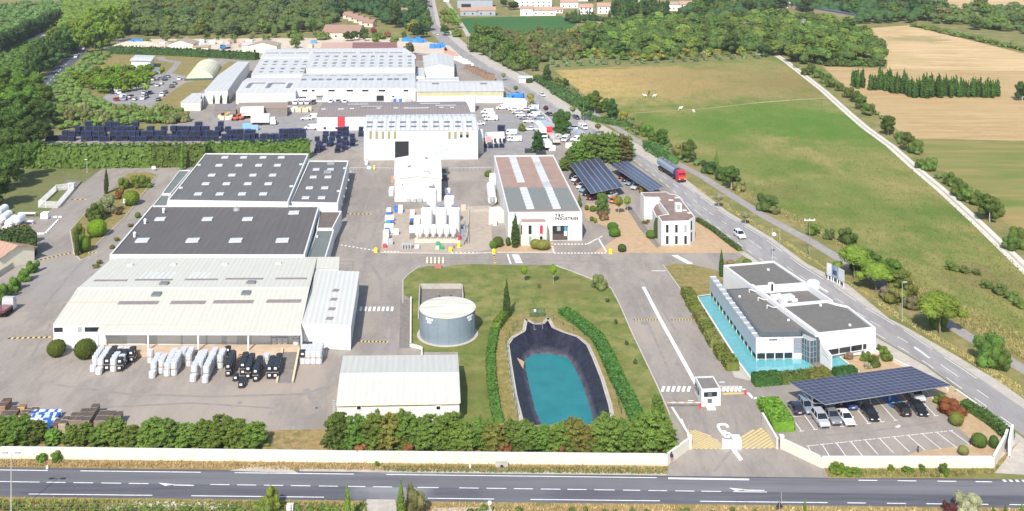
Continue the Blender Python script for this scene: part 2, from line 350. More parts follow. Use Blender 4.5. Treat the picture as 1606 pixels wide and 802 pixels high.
poly('vineyard_ground',[(-60,130),(-60,90),(30,60),(95,42),(98,52),(70,75),(60,100),(60,130)],ground('vineyard_grass',((.06,.12,.018),(.09,.14,.02),(.17,.16,.05)),.03,.3,1,rot=.5,stretch=(.1,1,1),w3=.5),-.043)
poly('far_field_path',[(-40,86),(0,80),(40,64),(70,50),(90,40),(93,42),(74,54),(44,69),(6,87),(-40,96)],g_shoul,-.035)
site = [(-420,706),(1046,716),(1052,738),(1292,742),(1234,692),(1288,717),(1480,717),(1508,642),(1492,606),(1230,596),(1180,600),(1092,467),(1133,440),(1141,419),(1168,398),(1094,337),(1046,294),(990,252),(950,231),(908,208),(864,188),(800,145),(742,111),(700,80),(640,66),(570,74),(420,108),(400,66),(180,60),(186,84),(318,84),(280,104),(200,160),(205,172),(290,178),(250,205),(60,218),(20,224),(-60,330),(-200,420),(-420,560)]
poly('yard',site,g_tarm,-.03,[POND_RIM])
poly('office_forecourt',[(1152,592),(1232,600),(1480,603),(1552,688),(1530,712),(1288,718),(1234,692),(1196,655),(1186,620)],g_tarm,-.016)
poly('goods_yard',[(330,178),(500,176),(860,180),(880,215),(868,243),(770,246),(748,240),(570,240),(500,222),(340,208)],g_tarm2,-.018)
poly('sand_lot',[(176,80),(190,62),(440,60),(640,60),(705,72),(745,108),(690,86),(640,82),(400,84),(300,80)],g_sand,-.018)
poly('loading_court',[(608,330),(770,322),(772,392),(738,396),(596,396)],g_conc,-.012)
poly('bank',[(240,165),(290,130),(318,124),(360,96),(390,100),(300,152),(286,172)],g_drylawn,-.014)
poly('pumping_station_grass',[(150,108),(180,86),(330,88),(312,104),(300,118),(280,122),(240,112)],g_drylawn,-.014)
poly('pumping_station_lane',[(244,90),(256,89),(262,94),(285,97),(277,108),(266,118),(258,117),(270,104),(274,99),(250,95)],g_tarm2,-.008)
poly('staff_car_park',[(150,166),(165,150),(240,118),(270,115),(292,120),(266,136),(243,160),(240,168),(225,163)],g_tarm2,-.012)
poly('lawn_by_hedge',[(-80,262),(166,262),(150,272),(118,296),(66,340),(-80,352)],g_lawn2,-.012)
poly('grassy_island',[(146,320),(182,292),(200,272),(232,270),(246,274),(232,298),(196,340),(168,364),(150,384),(142,402),(126,408),(116,398),(110,360),(128,338)],g_drylawn,-.010)
poly('lawn',[(640,432),(652,422),(672,417),(700,419),(712,416),(742,414),(800,416),(868,416),(900,427),(925,437),(958,452),(972,478),(990,520),(1012,566),(1030,604),(1046,642),(1062,690),(1044,712),(718,706),(722,600),(718,552),(664,552),(645,544),(645,470),(632,461),(632,440)],g_lawn,-.012,[POND_RIM])
poly('dry_pond_bank',[(796,500),(826,488),(862,486),(884,502),(912,514),(940,534),(954,568),(974,620),(990,660),(992,690),(780,690),(776,640),(768,570),(776,520)],g_drylawn,-.004,[POND_RIM])
poly('concrete_path_by_lawn',[(628,470),(645,470),(645,546),(626,546)],g_slab,-.006)
poly('lawn_by_office',[(1042,417),(1060,414),(1090,416),(1126,425),(1133,440),(1114,462),(1093,466),(1070,458)],g_drylawn,-.010)
poly('front_bed',[(772,395),(776,381),(803,378),(868,380),(866,396)],g_tan,-.006)
poly('office_gravel',[(913,328),(920,319),(985,322),(1003,342),(1018,366),(1036,388),(1036,397),(930,397),(966,374),(950,355),(920,346)],g_tan,-.008)
poly('office_gravel_side',[(1036,397),(1036,386),(1085,383),(1092,344),(1124,364),(1150,384),(1166,397)],g_tan,-.008)
poly('gravel_path',[(980,322),(988,322),(1010,352),(1036,386),(1030,389),(1004,360)],g_slab,-.003)
poly('garden_bed',[(1316,590),(1304,568),(1376,552),(1392,556),(1432,576),(1395,586),(1340,592)],g_tan,-.006)
poly('corner_bed',[(1452,622),(1470,608),(1492,606),(1590,674),(1562,716),(1418,716),(1440,708),(1510,699),(1528,694)],g_tan,-.005)
poly('hedge_bed',[(-420,708),(-420,690),(60,668),(400,676),(530,672),(720,668),(1000,665),(1062,690),(1044,714)],g_verge,-.009)
def lerp(a,b,t):return tuple(p+(q-p)*t for p,q in zip(a,b))
TOP = lambda x:733+.0118*x
BOT = lambda x:779+.0108*x
C = lambda x:755.5+.0137*x
poly('main_road',[(-500,TOP(-500)),(2300,TOP(2300)),(2300,BOT(2300)),(-500,BOT(-500))],g_main,-.02)
poly('entrance_apron',[(1046,TOP(1046)+1),(1050,716),(1078,688),(1232,690),(1296,738),(1300,TOP(1300)+1)],g_tarm,-.008)
poly('road_verge',[(-500,716),(1048,729),(1046,TOP(1046)-1),(-500,TOP(-500))],g_verge,-.022)
poly('corner_verge',[(1292,733),(1555,733),(1600,690),(1560,742),(1480,750),(1300,750)],g_verge,-.006)
poly('road_edge',[(470,TOP(470)-3.2),(1046,TOP(1046)-3.6),(1046,TOP(1046)+.6),(470,TOP(470)+.6)],g_shoul,-.017)
poly('pale_layby',[(384,733),(448,731),(468,742),(360,738.5)],g_shoul,-.015)
poly('near_verge',[(-500,BOT(-500)),(2300,BOT(2300)),(2600,900),(-700,900)],g_verge,-.026)
poly('driveway',[(575,BOT(575)-2),(620,BOT(620)-2),(632,900),(560,900)],g_shoul,-.006)
poly('spoil_heap',[(160,797),(185,789),(230,786),(330,788),(378,794),(370,799),(160,800)],g_pale,-.004)
poly('near_yard',[(678,797),(770,795),(800,900),(660,900)],g_shoul,-.007)
poly('main_road_far_lane',[(-500,TOP(-500)+3),(2300,TOP(2300)+3),(2300,C(2300)),(900,C(900)),(-500,C(-500))],ground('worn_lane_asphalt',((.165,.165,.178),(.215,.212,.22),(.135,.135,.148)),.03,.35,2.5,w3=.22,stretch=(.05,1,1)),-.0185)
mk = MB();z = -.002
for x0,x1 in ((-400,62),(73,103),(115,146),(159,190),(202,233),(330,360),(372,402),(414,444),(456,487),(500,530),(543,573),(585,615),(655,688),(720,751),(763,794),(806,836),(848,879),(890,920),(932,964),(977,1004),(1017,1046),(1059,1089),(1100,1131),(1150,1203)):
 strip(mk,[(x0,C(x0)),(x1,C(x1))],.17,z)
for x0,x1 in ((-500,75),(126,315),(368,555),(606,1030)):strip(mk,[(x0,TOP(x0)+4.2),(x1,TOP(x1)+4.2)],.18,z)
strip(mk,[(1048,TOP(1048)+5),(1175,TOP(1175)+5.4)],.42,z)
for x0,x1 in ((1346,1376),(1408,1437),(1470,1500),(1530,1556)):strip(mk,[(x0,TOP(x0)+4.5),(x1,TOP(x1)+4.5)],.2,z)
for x in range(1573,1640,10):strip(mk,[(x,TOP(x)+2.5),(x+5,TOP(x)+2.5)],.55,z)
for x0,x1 in ((45,239),(300,508),(671,775),(832,1035),(1098,1298),(1329,1358),(1391,1421),(1453,1482),(1532,1550),(1583,1700)):strip(mk,[(x0,BOT(x0)-4.5),(x1,BOT(x1)-4.5)],.18,z)
for ax,ay in ((248,758.5),(1143,766.5)):
 strip(mk,[(ax+24,ay+2.3),(ax+56,ay+3)],.22,z)
 a,b,c = P(ax,ay-1.2),P(ax+11,ay+3.6),P(ax+26,ay+1.2);mk.add([(v.x,v.y,z) for v in (a,b,c)],((0,1,2),))
RL = [(655,-14),(662,0),(670,37),(677,52),(700,78),(745,110),(800,143),(865,187),(910,206),(950,228),(990,250),(1042,290),(1089,333),(1167,393),(1250,450),(1312,490),(1374,527),(1453,573),(1493,602),(1606,684),(1680,740)]
RR = [(668,-14),(677,0),(684,37),(697,52),(722,75),(765,103),(820,132),(885,175),(935,204),(975,226),(1012,247),(1075,290),(1135,333),(1205,375),(1258,415),(1308,445),(1357,480),(1415,514),(1480,557),(1546,600),(1606,641),(1740,735)]
SH = [(672,-14),(682,0),(690,36),(708,50),(732,70),(775,96),(835,126),(900,168),(948,198),(985,218),(1032,243),(1062,262),(1078,283),(1140,331),(1212,374),(1266,414),(1330,446),(1395,500),(1425,515),(1500,558),(1570,600),(1625,640)]
LS = [(1164,397),(1247,453),(1306,494),(1366,531),(1443,577),(1484,606),(1592,690),(1660,746)]
poly('road_shoulder',RL[::-1]+SH+[(1750,735)],g_shoul,-.027)
poly('footway',[(1160,397),(1240,455),(1300,497),(1360,536),(1432,580),(1478,612),(1575,690),(1560,742),(1660,748)]+[(1606,688),(1493,605),(1453,575),(1374,529),(1312,492),(1250,452),(1167,394)],g_shoul,-.012)
poly('side_road',RL+RR[::-1],g_side,-.019)
ctr = [((a[0]+b[0])/2,(a[1]+b[1])/2) for a,b in ((RL[i],RR[i]) for i in range(2,20))]
sm = MB()
strip(sm,ctr[4:8],.13,z,dash=(3,6));strip(sm,ctr[8:],.13,z,dash=(3,5))
strip(sm,[lerp(a,b,.10) for a,b in zip(RL[5:20],RR[5:20])],.14,z,dash=(3,3.5))
strip(sm,[lerp(a,b,.93) for a,b in zip(RL[5:20],RR[5:20])],.14,z,dash=(9,4))
for pts in (((1281,446),(1290,453),(1299,458)),((1434,545),(1446,553),(1458,562))):strip(sm,pts,.4,z)
structure('side_road_markings',sm,m_white)
CP = [(770,82),(800,103),(860,138),(905,163),(940,184),(970,203),(1020,233),(1060,255),(1100,276),(1150,308),(1200,340),(1271,378),(1310,402),(1420,468),(1492,511),(1535,538),(1585,567),(1700,636)]
pm = MB();strip(pm,CP,3.0,-.03);structure('cycle_path',pm,ground('path_asphalt',((.34,.305,.285),(.40,.36,.33),(.29,.265,.25)),.1,.6,3,w3=.3))
TR = [(1215,85),(1232,96),(1250,110),(1290,141),(1330,177),(1358,201),(1397,229),(1435,263),(1478,299),(1536,352),(1587,401),(1640,452)]
pm = MB();strip(pm,TR,3.4,-.028);structure('farm_track',pm,g_pale)
pm = MB();strip(pm,TR,.7,-.02);structure('track_grass',pm,ground('track_grass',((.42,.37,.27),(.36,.33,.22),(.52,.47,.38)),.1,.5,2),'structure')
pm = MB();strip(pm,[(1082,84.5),(1130,86),(1190,85),(1215,86)],4,-.028);structure('farm_lane',pm,g_pale)
pm = MB();strip(pm,[(870,109.5),(1000,106),(1110,98),(1205,88)],1.6,-.03);structure('field_edge_path',pm,g_base)
pm = MB();strip(pm,[(1180,162),(1240,157),(1296,154)],1.8,-.03);strip(pm,[(985,178),(1100,171),(1180,162)],1.0,-.032);structure('meadow_trail',pm,ground('worn_trail',((.38,.29,.15),(.25,.21,.08),(.46,.36,.2)),.1,.5,2))
pm = MB();strip(pm,[(48,165),(72,134),(92,112),(108,97),(131,76),(150,60)],7.5,-.02);structure('country_road',pm,ground('country_asphalt',((.10,.11,.125),(.13,.135,.145),(.085,.09,.10)),.05,.4,2))
cm = MB();strip(cm,[(55,160),(74,131),(94,110),(110,95),(132,77)],.25,-.008,dash=(4,5));structure('country_road_markings',cm,m_white)
pm = MB();strip(pm,[(693,-10),(712,20),(730,48),(742,70),(770,84)],3,-.03);structure('far_lane',pm,g_shoul)
strip(mk,[(1009,450),(1035,500),(1060,545),(1092,603)],.75,z)
strip(mk,[(1022,425),(1044,425)],.35,z)
for i in range(8):p = P(566+i*7.0,484.5);mk.box((p.x,p.y,z-.05),(.5,2.3,.1),R(3))
for i in range(6):p = P(1040+i*8.1,610);mk.box((p.x,p.y,z-.05),(.5,2.0,.1),R(-18))
for i in range(5):p = P(1135+i*6.4,610);mk.box((p.x,p.y,z-.05),(.5,2.0,.1),R(-18))
for i in range(7):p = P(806.5+i*.9,400+i*2.0);mk.box((p.x+.3,p.y,z-.05),(1.7,.5,.1),0)
strip(mk,[(796,399),(801,414)],.35,z)
for i in range(9):p = P(1059+i*2.8,401+i*1.5);mk.box((p.x,p.y,z-.05),(1.5,.45,.1),R(5))
strip(mk,[(1129,606),(1158,606)],.25,z);strip(mk,[(1128,599.5),(1137,599.5)],.3,z);strip(mk,[(1079,628.5),(1088,628.5)],.3,z)
strip(mk,[(1173,616),(1181,625),(1200,623)],.5,z)
for k in range(11):
 a,b = lerp((1267,699.5),(1491,675.6),k/10),lerp((1279,722),(1525,700),k/10)
 t = .0
 strip(mk,[a,b],.13,z);strip(mk,[(a[0]-3,a[1]+.3),(a[0]+4,a[1]-.4)],.16,z)
 if k < 10:
  for q in (.3,.42,.58,.7):c = lerp((1267,699.5),(1491,675.6),(k+q)/10);p = P(*c);mk.box((p.x,p.y,z-.05),(.22,.14,.1))
for k in range(12):
 if k in (8,):continue
 a,b = lerp((1257,676.4),(1478,651),k/10.5),lerp((1225,631),(1440,612),k/10.5)
 strip(mk,[a,b],.13,z);strip(mk,[(a[0]-3,a[1]+.3),(a[0]+4,a[1]-.4)],.16,z)
p = [P(1403,670),P(1410,666),P(1413,669),P(1409,671)];mk.add([(v.x,v.y,z) for v in p],((0,1,2,3),))
strip(mk,[(1233,655),(1262,652)],.13,z)
def dashes(a,b,n,w_=.5,l_=.46):
 for i in range(n):
  p = P(*lerp(a,b,(i+.5)/n));d = P(*b)-P(*a);mk.box((p.x,p.y,z-.05),(l_,w_,.1),math.atan2(d.y,d.x))
dashes((533,384),(588,393),9);dashes((601,394.5),(627,395),5);dashes((706,396),(765,396.5),9);dashes((868,383),(921,383),10);dashes((868,397),(952,397),16)
dashes((921,383),(945,370),9);dashes((938,373),(951,395),9,.4,.9);dashes((866,386),(869,397),5)
structure('painted_markings',mk,m_white)
ym = MB()
def fan(pp,slope,n,wd):
 cs = [y-slope*x for x,y in pp];lo,hi = min(cs),max(cs)
 for k in range(n):
  c = lo+(hi-lo)*(k+.5)/n;hits = []
  for (x0,y0),(x1,y1) in zip(pp,pp[1:]+pp[:1]):
   a,b = y0-slope*x0-c,y1-slope*x1-c
   if (a > 0) != (b > 0):t = a/(a-b);hits.append((x0+(x1-x0)*t,y0+(y1-y0)*t))
  hits.sort()
  if len(hits) > 1 and hits[-1][0]-hits[0][0] > 3:strip(ym,[hits[0],hits[-1]],wd,-.001)
fan([(1077,674),(1090,675),(1106,680),(1122,688),(1130,694),(1136,704.5),(1083,704.5)],.36,12,.36)
fan([(1157,690),(1166,682),(1180,675),(1195,671.5),(1208,684),(1220,703),(1164,704.5)],-.62,10,.42)
strip(ym,[(1133,618),(1167,616)],.9,-.001)
structure('yellow_hatching',ym,m_yellow)
hump = mat('black_rubber',(.05,.05,.05),.8);yel = mat('hump_yellow',(.75,.52,.13),.7,.1)
def speed_hump(a,b,n,label,w_=.5):
 m1 = MB();A,B = P(*a),P(*b)
 for i in range(n):
  p,q = A.lerp(B,i/n),A.lerp(B,(i+.96)/n);c = (p+q)/2
  m1.box((c.x,c.y,.02),((q-p).length,w_,.07),math.atan2((B-A).y,(B-A).x),i % 2)
 solo('speed_hump',m1,[hump,yel],label,'speed hump',group='yellow and black speed humps')
speed_hump((13,531),(80,529),16,'speed hump left of the cream shed, beside the round bushes')
speed_hump((563,535.5),(609,536.5),16,'speed hump on the lane between the cream shed and the round tank')
speed_hump((63,408),(115,396),16,'speed hump running from the dark tall hedge to the slim cypress')
speed_hump((135,397),(152,396),6,'short speed hump between the slim cypress and the dark roof')
speed_hump((545,335.5),(583,336),12,'speed hump across the lane beside the blue and white drums')
speed_hump((994,502),(1034,502),18,'thin speed hump left of the long white line on the drive',.3)
speed_hump((1053,502),(1090,502),16,'thin speed hump right of the long white line on the drive',.3)
speed_hump((112,313),(136,313),6,'speed hump on the bend beside the fenced grass plot')
speed_hump((775,401),(776,413),8,'speed hump across the cross lane below the yellow bollard',.4)
tm_ = MB();zz = -.0115
for pts,w_ in (([(618,270),(598,330),(575,400),(560,470)],1.2),([(590,272),(572,330),(553,385)],1.0),([(575,405),(598,440),(600,480),(618,510),(616,530),(596,556)],1.6),([(650,405),(790,408),(940,410),(1010,440),(1060,520)],1.1),([(620,412),(760,412),(900,415)],.8),([(1000,470),(1040,560),(1060,610)],1.0),([(20,560),(60,490),(110,430),(170,370),(215,320)],1.1),([(40,575),(90,490),(150,425)],.9),([(60,600),(200,618),(330,622),(480,618),(525,600)],1.2),([(140,640),(300,632),(430,640)],.9),([(480,610),(500,640),(470,664)],2.0),([(1100,640),(1110,690),(1180,740)],.9),([(1150,640),(1160,690),(1120,740)],.9),([(700,262),(760,258)],3),([(1255,686),(1350,678),(1470,662)],.9)):
 pts = [lerp(a,b_,t) for a,b_ in zip(pts,pts[1:]) for t in (0,.33,.66)]+pts[-1:];strip(tm_,pts,w_*.55,zz);zz += .0003
for k in range(26):
 x,y = rnd.choice(((rnd.uniform(60,520),rnd.uniform(600,660)),(rnd.uniform(560,610),rnd.uniform(280,540)),(rnd.uniform(640,1040),rnd.uniform(402,416)),(rnd.uniform(1000,1130),rnd.uniform(440,690)),(rnd.uniform(40,150),rnd.uniform(420,560))));p = P(x,y);r0 = rnd.uniform(.3,1.3)
 tm_.add([(p.x+r0*rnd.uniform(.6,1.3)*math.cos(i*.7),p.y+r0*1.6*rnd.uniform(.6,1.3)*math.sin(i*.7),zz+k*.0002) for i in range(9)],(tuple(range(9)),))
structure('tyre_marks',tm_,ground('tyre_worn_tarmac',((.295,.265,.24),(.34,.30,.27),(.25,.225,.205)),.08,.5,2,w3=.3))
tl = MB()
for k in range(13):strip(tl,[(1352-k*.2,52+k*4.2),(1430+k*14,46+k*5.6+(k > 8)*0)],.9,-.0395)
for k in range(10):strip(tl,[(1372+k*6,170+k*4.9),(1700,172+k*5.4)],.9,-.032)
structure('tractor_lines',tl,ground('flattened_stubble',((.46,.31,.15),(.40,.27,.12),(.54,.39,.20)),.05,.4,2,w3=.3))
wm,nt,b = nodes('pond_water');v = pos(nt)
nt.links.new(mix(nt,mapr(nt,noise(nt,v,.25,4),.3,.7),(.012,.165,.175),(.02,.215,.22)),b.inputs['Base Color'])
b.inputs['Roughness'].default_value = .1;b.inputs['Specular IOR Level'].default_value = .4
bp = nt.nodes.new('ShaderNodeBump');bp.inputs['Strength'].default_value = .5;bp.inputs['Distance'].default_value = .15
nt.links.new(noise(nt,v,2.2,3),bp.inputs['Height']);nt.links.new(bp.outputs[0],b.inputs['Normal'])
WZ = -2.6
wat = [(823,566),(833,557),(846,555),(868,556),(890,561),(901,577),(914,605),(926,642),(931,660),(930,672),(915,680),(870,680),(852,672),(839,642),(830,605),(826,585)]
mb = MB();wp = [P(x,y,WZ) for x,y in wat];mb.add([(v.x,v.y,WZ) for v in wp],(tuple(range(len(wp)-1,-1,-1)),))
structure('pond_water',mb,wm)
def resample(pts,n):
 pts = pts+[pts[0]];L = [0]
 for a,b_ in zip(pts,pts[1:]):L.append(L[-1]+(b_-a).length)
 out = [];j = 0
 for i in range(n):
  t = L[-1]*i/n
  while L[j+1] < t:j += 1
  out.append(pts[j].lerp(pts[j+1],(t-L[j])/max(1e-6,L[j+1]-L[j])))
 return out
rim = [P(*p,0) for p in POND_RIM];c0 = sum(wp,Vector())/len(wp)
def byangle(pts,n):
 rs = resample(pts,720);out = []
 for i in range(n):
  a = 2*math.pi*i/n;best = max(rs,key=lambda q:math.cos(math.atan2((q.y-c0.y)/2.2,q.x-c0.x)-a));out.append(best)
 return out
N = 120;ro,wi = byangle(rim,N),byangle(wp,N);vs = []
for t in (0,.25,.5,.75,1,1.18):
 for a,b_ in zip(ro,wi):
  q = a.lerp(b_,t);q.z = .03+(WZ-.05)*t-(.15*math.sin(math.pi*t)) + rnd.uniform(-.06,.06)*(t > 0);vs.append(q)
lin,nt,b = nodes('pond_liner');v = pos(nt)
col = mix(nt,mapr(nt,noise(nt,pos(nt,0,(1,1,.15)),.9,6,.7),.45,.7),(.015,.015,.027),(.036,.036,.058))
gz = nt.nodes.new('ShaderNodeSeparateXYZ');nt.links.new(v,gz.inputs[0])
scum = nt.nodes.new('ShaderNodeMath');scum.operation = 'MULTIPLY';nt.links.new(mapr(nt,gz.outputs[2],-1.9,-2.55,0,1),scum.inputs[0]);nt.links.new(mapr(nt,noise(nt,v,.5,6,.75),.3,.6),scum.inputs[1])
nt.links.new(mix(nt,scum.outputs[0],col,(.115,.105,.12)),b.inputs['Base Color']);b.inputs['Roughness'].default_value = .55
lb = MB();lb.add(vs,[(j*N+i,j*N+(i+1) % N,(j+1)*N+(i+1) % N,(j+1)*N+i) for j in range(5) for i in range(N)]);structure('pond_liner_terrain',lb,lin)
pm = MB();strip(pm,POND_RIM+[POND_RIM[0]],.7,.012);structure('pond_edge_path',pm,g_shoul)
pool = ground('pool_water',((.145,.42,.455),(.18,.47,.50),(.12,.375,.415)),.1,.8,3,w3=.2);b = pool.node_tree.nodes['Principled BSDF'];b.inputs['Roughness'].default_value = .12;b.inputs['Specular IOR Level'].default_value = .35
poolp = [(1093.5,466.5),(1113.5,463.5),(1186,565),(1258,563),(1270,570),(1286,583),(1282,592),(1181,598),(1160,571)]
poly('pool_water',poolp,pool,.02);poly('basin_water',[(1304,562),(1317,561),(1346,585),(1330,592),(1305,588)],pool,.02)
km = MB();strip(km,[(1093.5,466.5),(1160,571),(1180,598)],.35,.14);strip(km,[(1093.5,466),(1113,463)],.35,.14);strip(km,[(1317,561),(1348,585)],.3,.16)
structure('pool_kerb',km,mat('pool_kerb',(.72,.69,.62),.8))
poly('entrance_walk',[(1272,568),(1284,564),(1304,590),(1303,594),(1287,592),(1286,583)],g_slab,.03)
poly('pool_side_walk',[(1146,578),(1160,571),(1180,598),(1152,592)],g_shoul,-.002)
poly('disabled_bay',[(1380,621),(1401,619),(1424,637),(1398,640)],mat('blue_bay_paint',(.02,.11,.42),.6),0.006)
km = MB()
for pts in ([(632,475),(632,440),(640,431),(660,417)],[(868,415.5),(900,427),(925,437),(958,452),(972,478),(990,520),(1012,566),(1030,604),(1050,650)],[(1040,416),(1070,458),(1090,490)],[(1090,490),(1110,520),(1145,580)],
   [(145,322),(110,362),(116,398),(126,408),(142,403)],[(246,276),(196,341),(150,385)],[(597,396.5),(739,398),(772,396)],[(866,396),(772,396)]):
 ps = [P(*p) for p in pts]
 for a,b_ in zip(ps,ps[1:]):
  d = b_-a;c = (a+b_)/2;km.box((c.x,c.y,.05),(d.length,.22,.16),math.atan2(d.y,d.x))
structure('kerb',km,m_kerb)
# buildings of the plot
w_white = mat('white_render',(.68,.672,.65),.8,.05,.4,dirt=(.58,.55,.50),dscale=.25,damt=.4,streak=.6)
w_cream = mat('cream_render',(.66,.625,.54),.8,.05,.4,dirt=(.56,.49,.38),dscale=.25,damt=.35,streak=.6)
w_sheet = ribs('white_wall_sheet',(.80,.80,.80),(.74,.75,.76),.9,streak=.12,bump=.25)
r_dark = ribs('dark_roof_felt',(.138,.134,.132),(.127,.124,.122),2.0,rough=.9,streak=.5,dirt=(.19,.183,.178),bump=.05)
r_dark2 = ribs('brown_dark_roof_felt',(.118,.108,.106),(.107,.098,.096),1.6,rough=.9,streak=.5,dirt=(.165,.15,.143),bump=.05)
r_green = mat('greenish_roof_felt',(.165,.185,.17),.9,.08,.5,dirt=(.14,.14,.13),dscale=.2,damt=.6)
r_grey = mat('warm_grey_roof_felt',(.155,.145,.13),.9,.09,1.2,dirt=(.19,.178,.16),dscale=.15,damt=.5)
r_cream = ribs('cream_roof_sheet',(.605,.59,.505),(.58,.562,.475),1.0,streak=.4,dirt=(.49,.44,.34),var=.03,bump=.35)
r_white = ribs('white_roof_sheet',(.59,.58,.515),(.565,.552,.485),1.0,streak=.4,dirt=(.47,.44,.38),var=.03,bump=.35)
r_wavy = ribs('grey_white_roof_sheet',(.66,.675,.69),(.43,.45,.48),1.6,streak=.5,dirt=(.40,.41,.43))
r_fib = ribs('brown_fibre_cement_sheet',(.27,.225,.205),(.235,.20,.18),1.1,streak=.4,dirt=(.18,.155,.145))
r_tile = ribs('terracotta_tiles',(.43,.25,.175),(.35,.20,.145),.8,streak=.4,dirt=(.27,.17,.13))
glass = mat('window_glass',(.02,.026,.032),.12,.1,.5,spec=.6)
glass2 = mat('blind_behind_glass',(.33,.36,.36),.3,.2,2,spec=.6)
m_door = mat('grey_door',(.30,.31,.32),.6)
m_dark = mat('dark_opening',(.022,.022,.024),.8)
m_frame = mat('white_frame',(.82,.82,.82),.5,.03)
m_gutter = mat('gutter_metal',(.55,.55,.53),.45,.06,1,metal=.3)
m_sky = mat('skylight_dome',(.60,.61,.60),.35,.04,1.5,spec=.5)
m_skyg = mat('grey_skylight',(.17,.175,.18),.4,.15,1.2,spec=.5)
m_skyb = mat('weathered_skylight',(.26,.215,.21),.5,.15,1.2)
m_steel = mat('galvanised_steel',(.48,.49,.50),.4,.08,1.5,metal=.6)
m_red = mat('red_panel',(.68,.045,.06),.55,.05)
m_black = mat('black_paint',(.02,.02,.022),.5)
m_wht = mat('white_paint',(.84,.84,.84),.45,.03)
m_conc = mat('concrete',(.42,.39,.35),.85,.12,.8,dirt=(.28,.25,.22),dscale=.5)
m_brown = mat('brown_gravel_roof',(.265,.185,.15),.95,.14,.8,dirt=(.13,.105,.095),dscale=.14,damt=.85)
# dark roofed works
b1 = Flat('dark_roof_workshop','large dark flat-roofed workshop with five rows of white rooflights before the long hedge','workshop',[(263,314),(452,317),(484,241),(322,240.5)],6.5,w_white,r_dark,par=.3)
for ry,xs in ((247.5,(353,382.5,413,441.5)),(260,(344,375,406,435.5)),(275.5,(332.5,364,397,428)),(289,(323,355.5,389,421)),(305,(311,345,380,413))):
 for x in xs:b1.box('skylight',x,ry,(2.0,2.0,.28),m_sky,parent=b1.roof)
for x,y in ((312.5,259.5),(284,295.5),(457,293),(472,258.5)):b1.box('roof_vent',x,y,(1.0,.9,.3),m_sky,parent=b1.roof)
b1a = Flat('dark_roof_annexe','lower dark flat-roofed annexe with eight rooflights right of the large dark workshop','workshop',[(455,317),(530,318.5),(547,252),(484.6,252)],5.4,w_white,r_dark,par=.3)
for ry,xs in ((266.5,(496,518.5)),(278.5,(491.5,514.5)),(295.5,(485.5,509.5)),(311,(479.5,504.5))):
 for x in xs:b1a.box('skylight',x,ry,(1.9,1.9,.28),m_sky,parent=b1a.roof)
for x,y in ((519,258),(514,271.5)):
 g = b1a.box('air_unit',x,y,(2.2,1.2,.7),m_steel,parent=b1a.roof)
for x,y in ((540.5,264.5),(531,300.5)):b1a.box('roof_vent',x,y,(.9,.8,.3),m_sky,parent=b1a.roof)
for i in range(5):
 p = P(555-i*3.6,287+i*13.5);part('wall_lamp',MB().box((p.x-.9,p.y,3.4),(.5,.4,.5),0),m_gutter,b1a.o)
b1b = Flat('side_lean_to','narrow grey-green roofed lean-to along the left wall of the dark workshop','lean-to',[(281.5,267),(299,267),(268,303.5),(254,303.5)],3.6,w_white,r_green,par=.2,pw=.25)
b1c = Flat('side_lean_to','short grey-green roofed lean-to at the front left corner of the dark workshop','lean-to',[(253.5,305),(266.5,305),(262.5,323),(239,323)],3.2,w_white,r_green,par=.2,pw=.25)
b2 = Flat('dark_roof_hall','wide dark brown flat-roofed hall with two rows of four rooflights behind the cream shed','workshop',[(172,399.5),(478,400),(501,322.5),(238,322.5)],5.4,w_white,r_dark2,par=.3)
for ry,xs,s in ((344.5,(251.5,325.5,388.5),2.5),(378,(223.5,302.5,370,443),2.9)):
 for x in xs:b2.box('skylight',x,ry,(s,s*.9,.3),m_sky,parent=b2.roof)
b2.box('skylight',461,334.5,(2.6,2.4,.3),m_sky,parent=b2.roof)
for x,y in ((256.5,334),(227.5,351),(211,372)):
 p = b2.at(x,y);part('vent_pipe',MB().rev((p.x,p.y,p.z),[(.28,0),(.28,.9),(.42,.95),(.1,1.3)],10),m_wht,b2.roof)
p = b2.at(371,330);part('roof_cowl',MB().rev((p.x,p.y,p.z),[(.9,0),(.75,.6),(.2,.95)],12),m_steel,b2.roof)
for x in (252,326,402):
 p = P(x,404.5,4.4);part('wall_lamp',MB().box((p.x,p.y-.3,p.z),(.4,.6,.6)),m_steel,b2.o)
for i,x in enumerate((439,446,452,460,469)):p = P(x,402.5,4.9);part('condenser_unit',MB().box((p.x,p.y-.35,p.z-.3),(.9,.6,.75)),m_wht,b2.o)
b2a = Flat('flat_roof_annexe','small flat-roofed annexe with a reddish roof tucked against the dark hall','annexe',[(501,331),(536,331),(522,358),(496.5,358)],4.0,w_white,mat('rusty_roof_felt',(.16,.125,.11),.9,.15,.5),par=.25,pw=.3)
b2b = Flat('flat_roof_annexe','narrow green-grey roofed annexe running down to the cream shed','annexe',[(497,360),(524,360),(511,404),(482,404)],3.6,w_white,r_green,par=.25,pw=.3)
p = b2b.at(497.5,373);part('vent_pipe',MB().rev((p.x,p.y,p.z),[(.2,0),(.2,.6)],8),m_wht,b2b.roof)
for i in range(3):p = P(533,413+i*5);part('handrail',MB().box((p.x+.8,p.y,.9),(4.2,.06,.06)).box((p.x-1.2,p.y,.45),(.06,.06,.9)).box((p.x+2.8,p.y,.45),(.06,.06,.9)),m_steel,b2b.o)
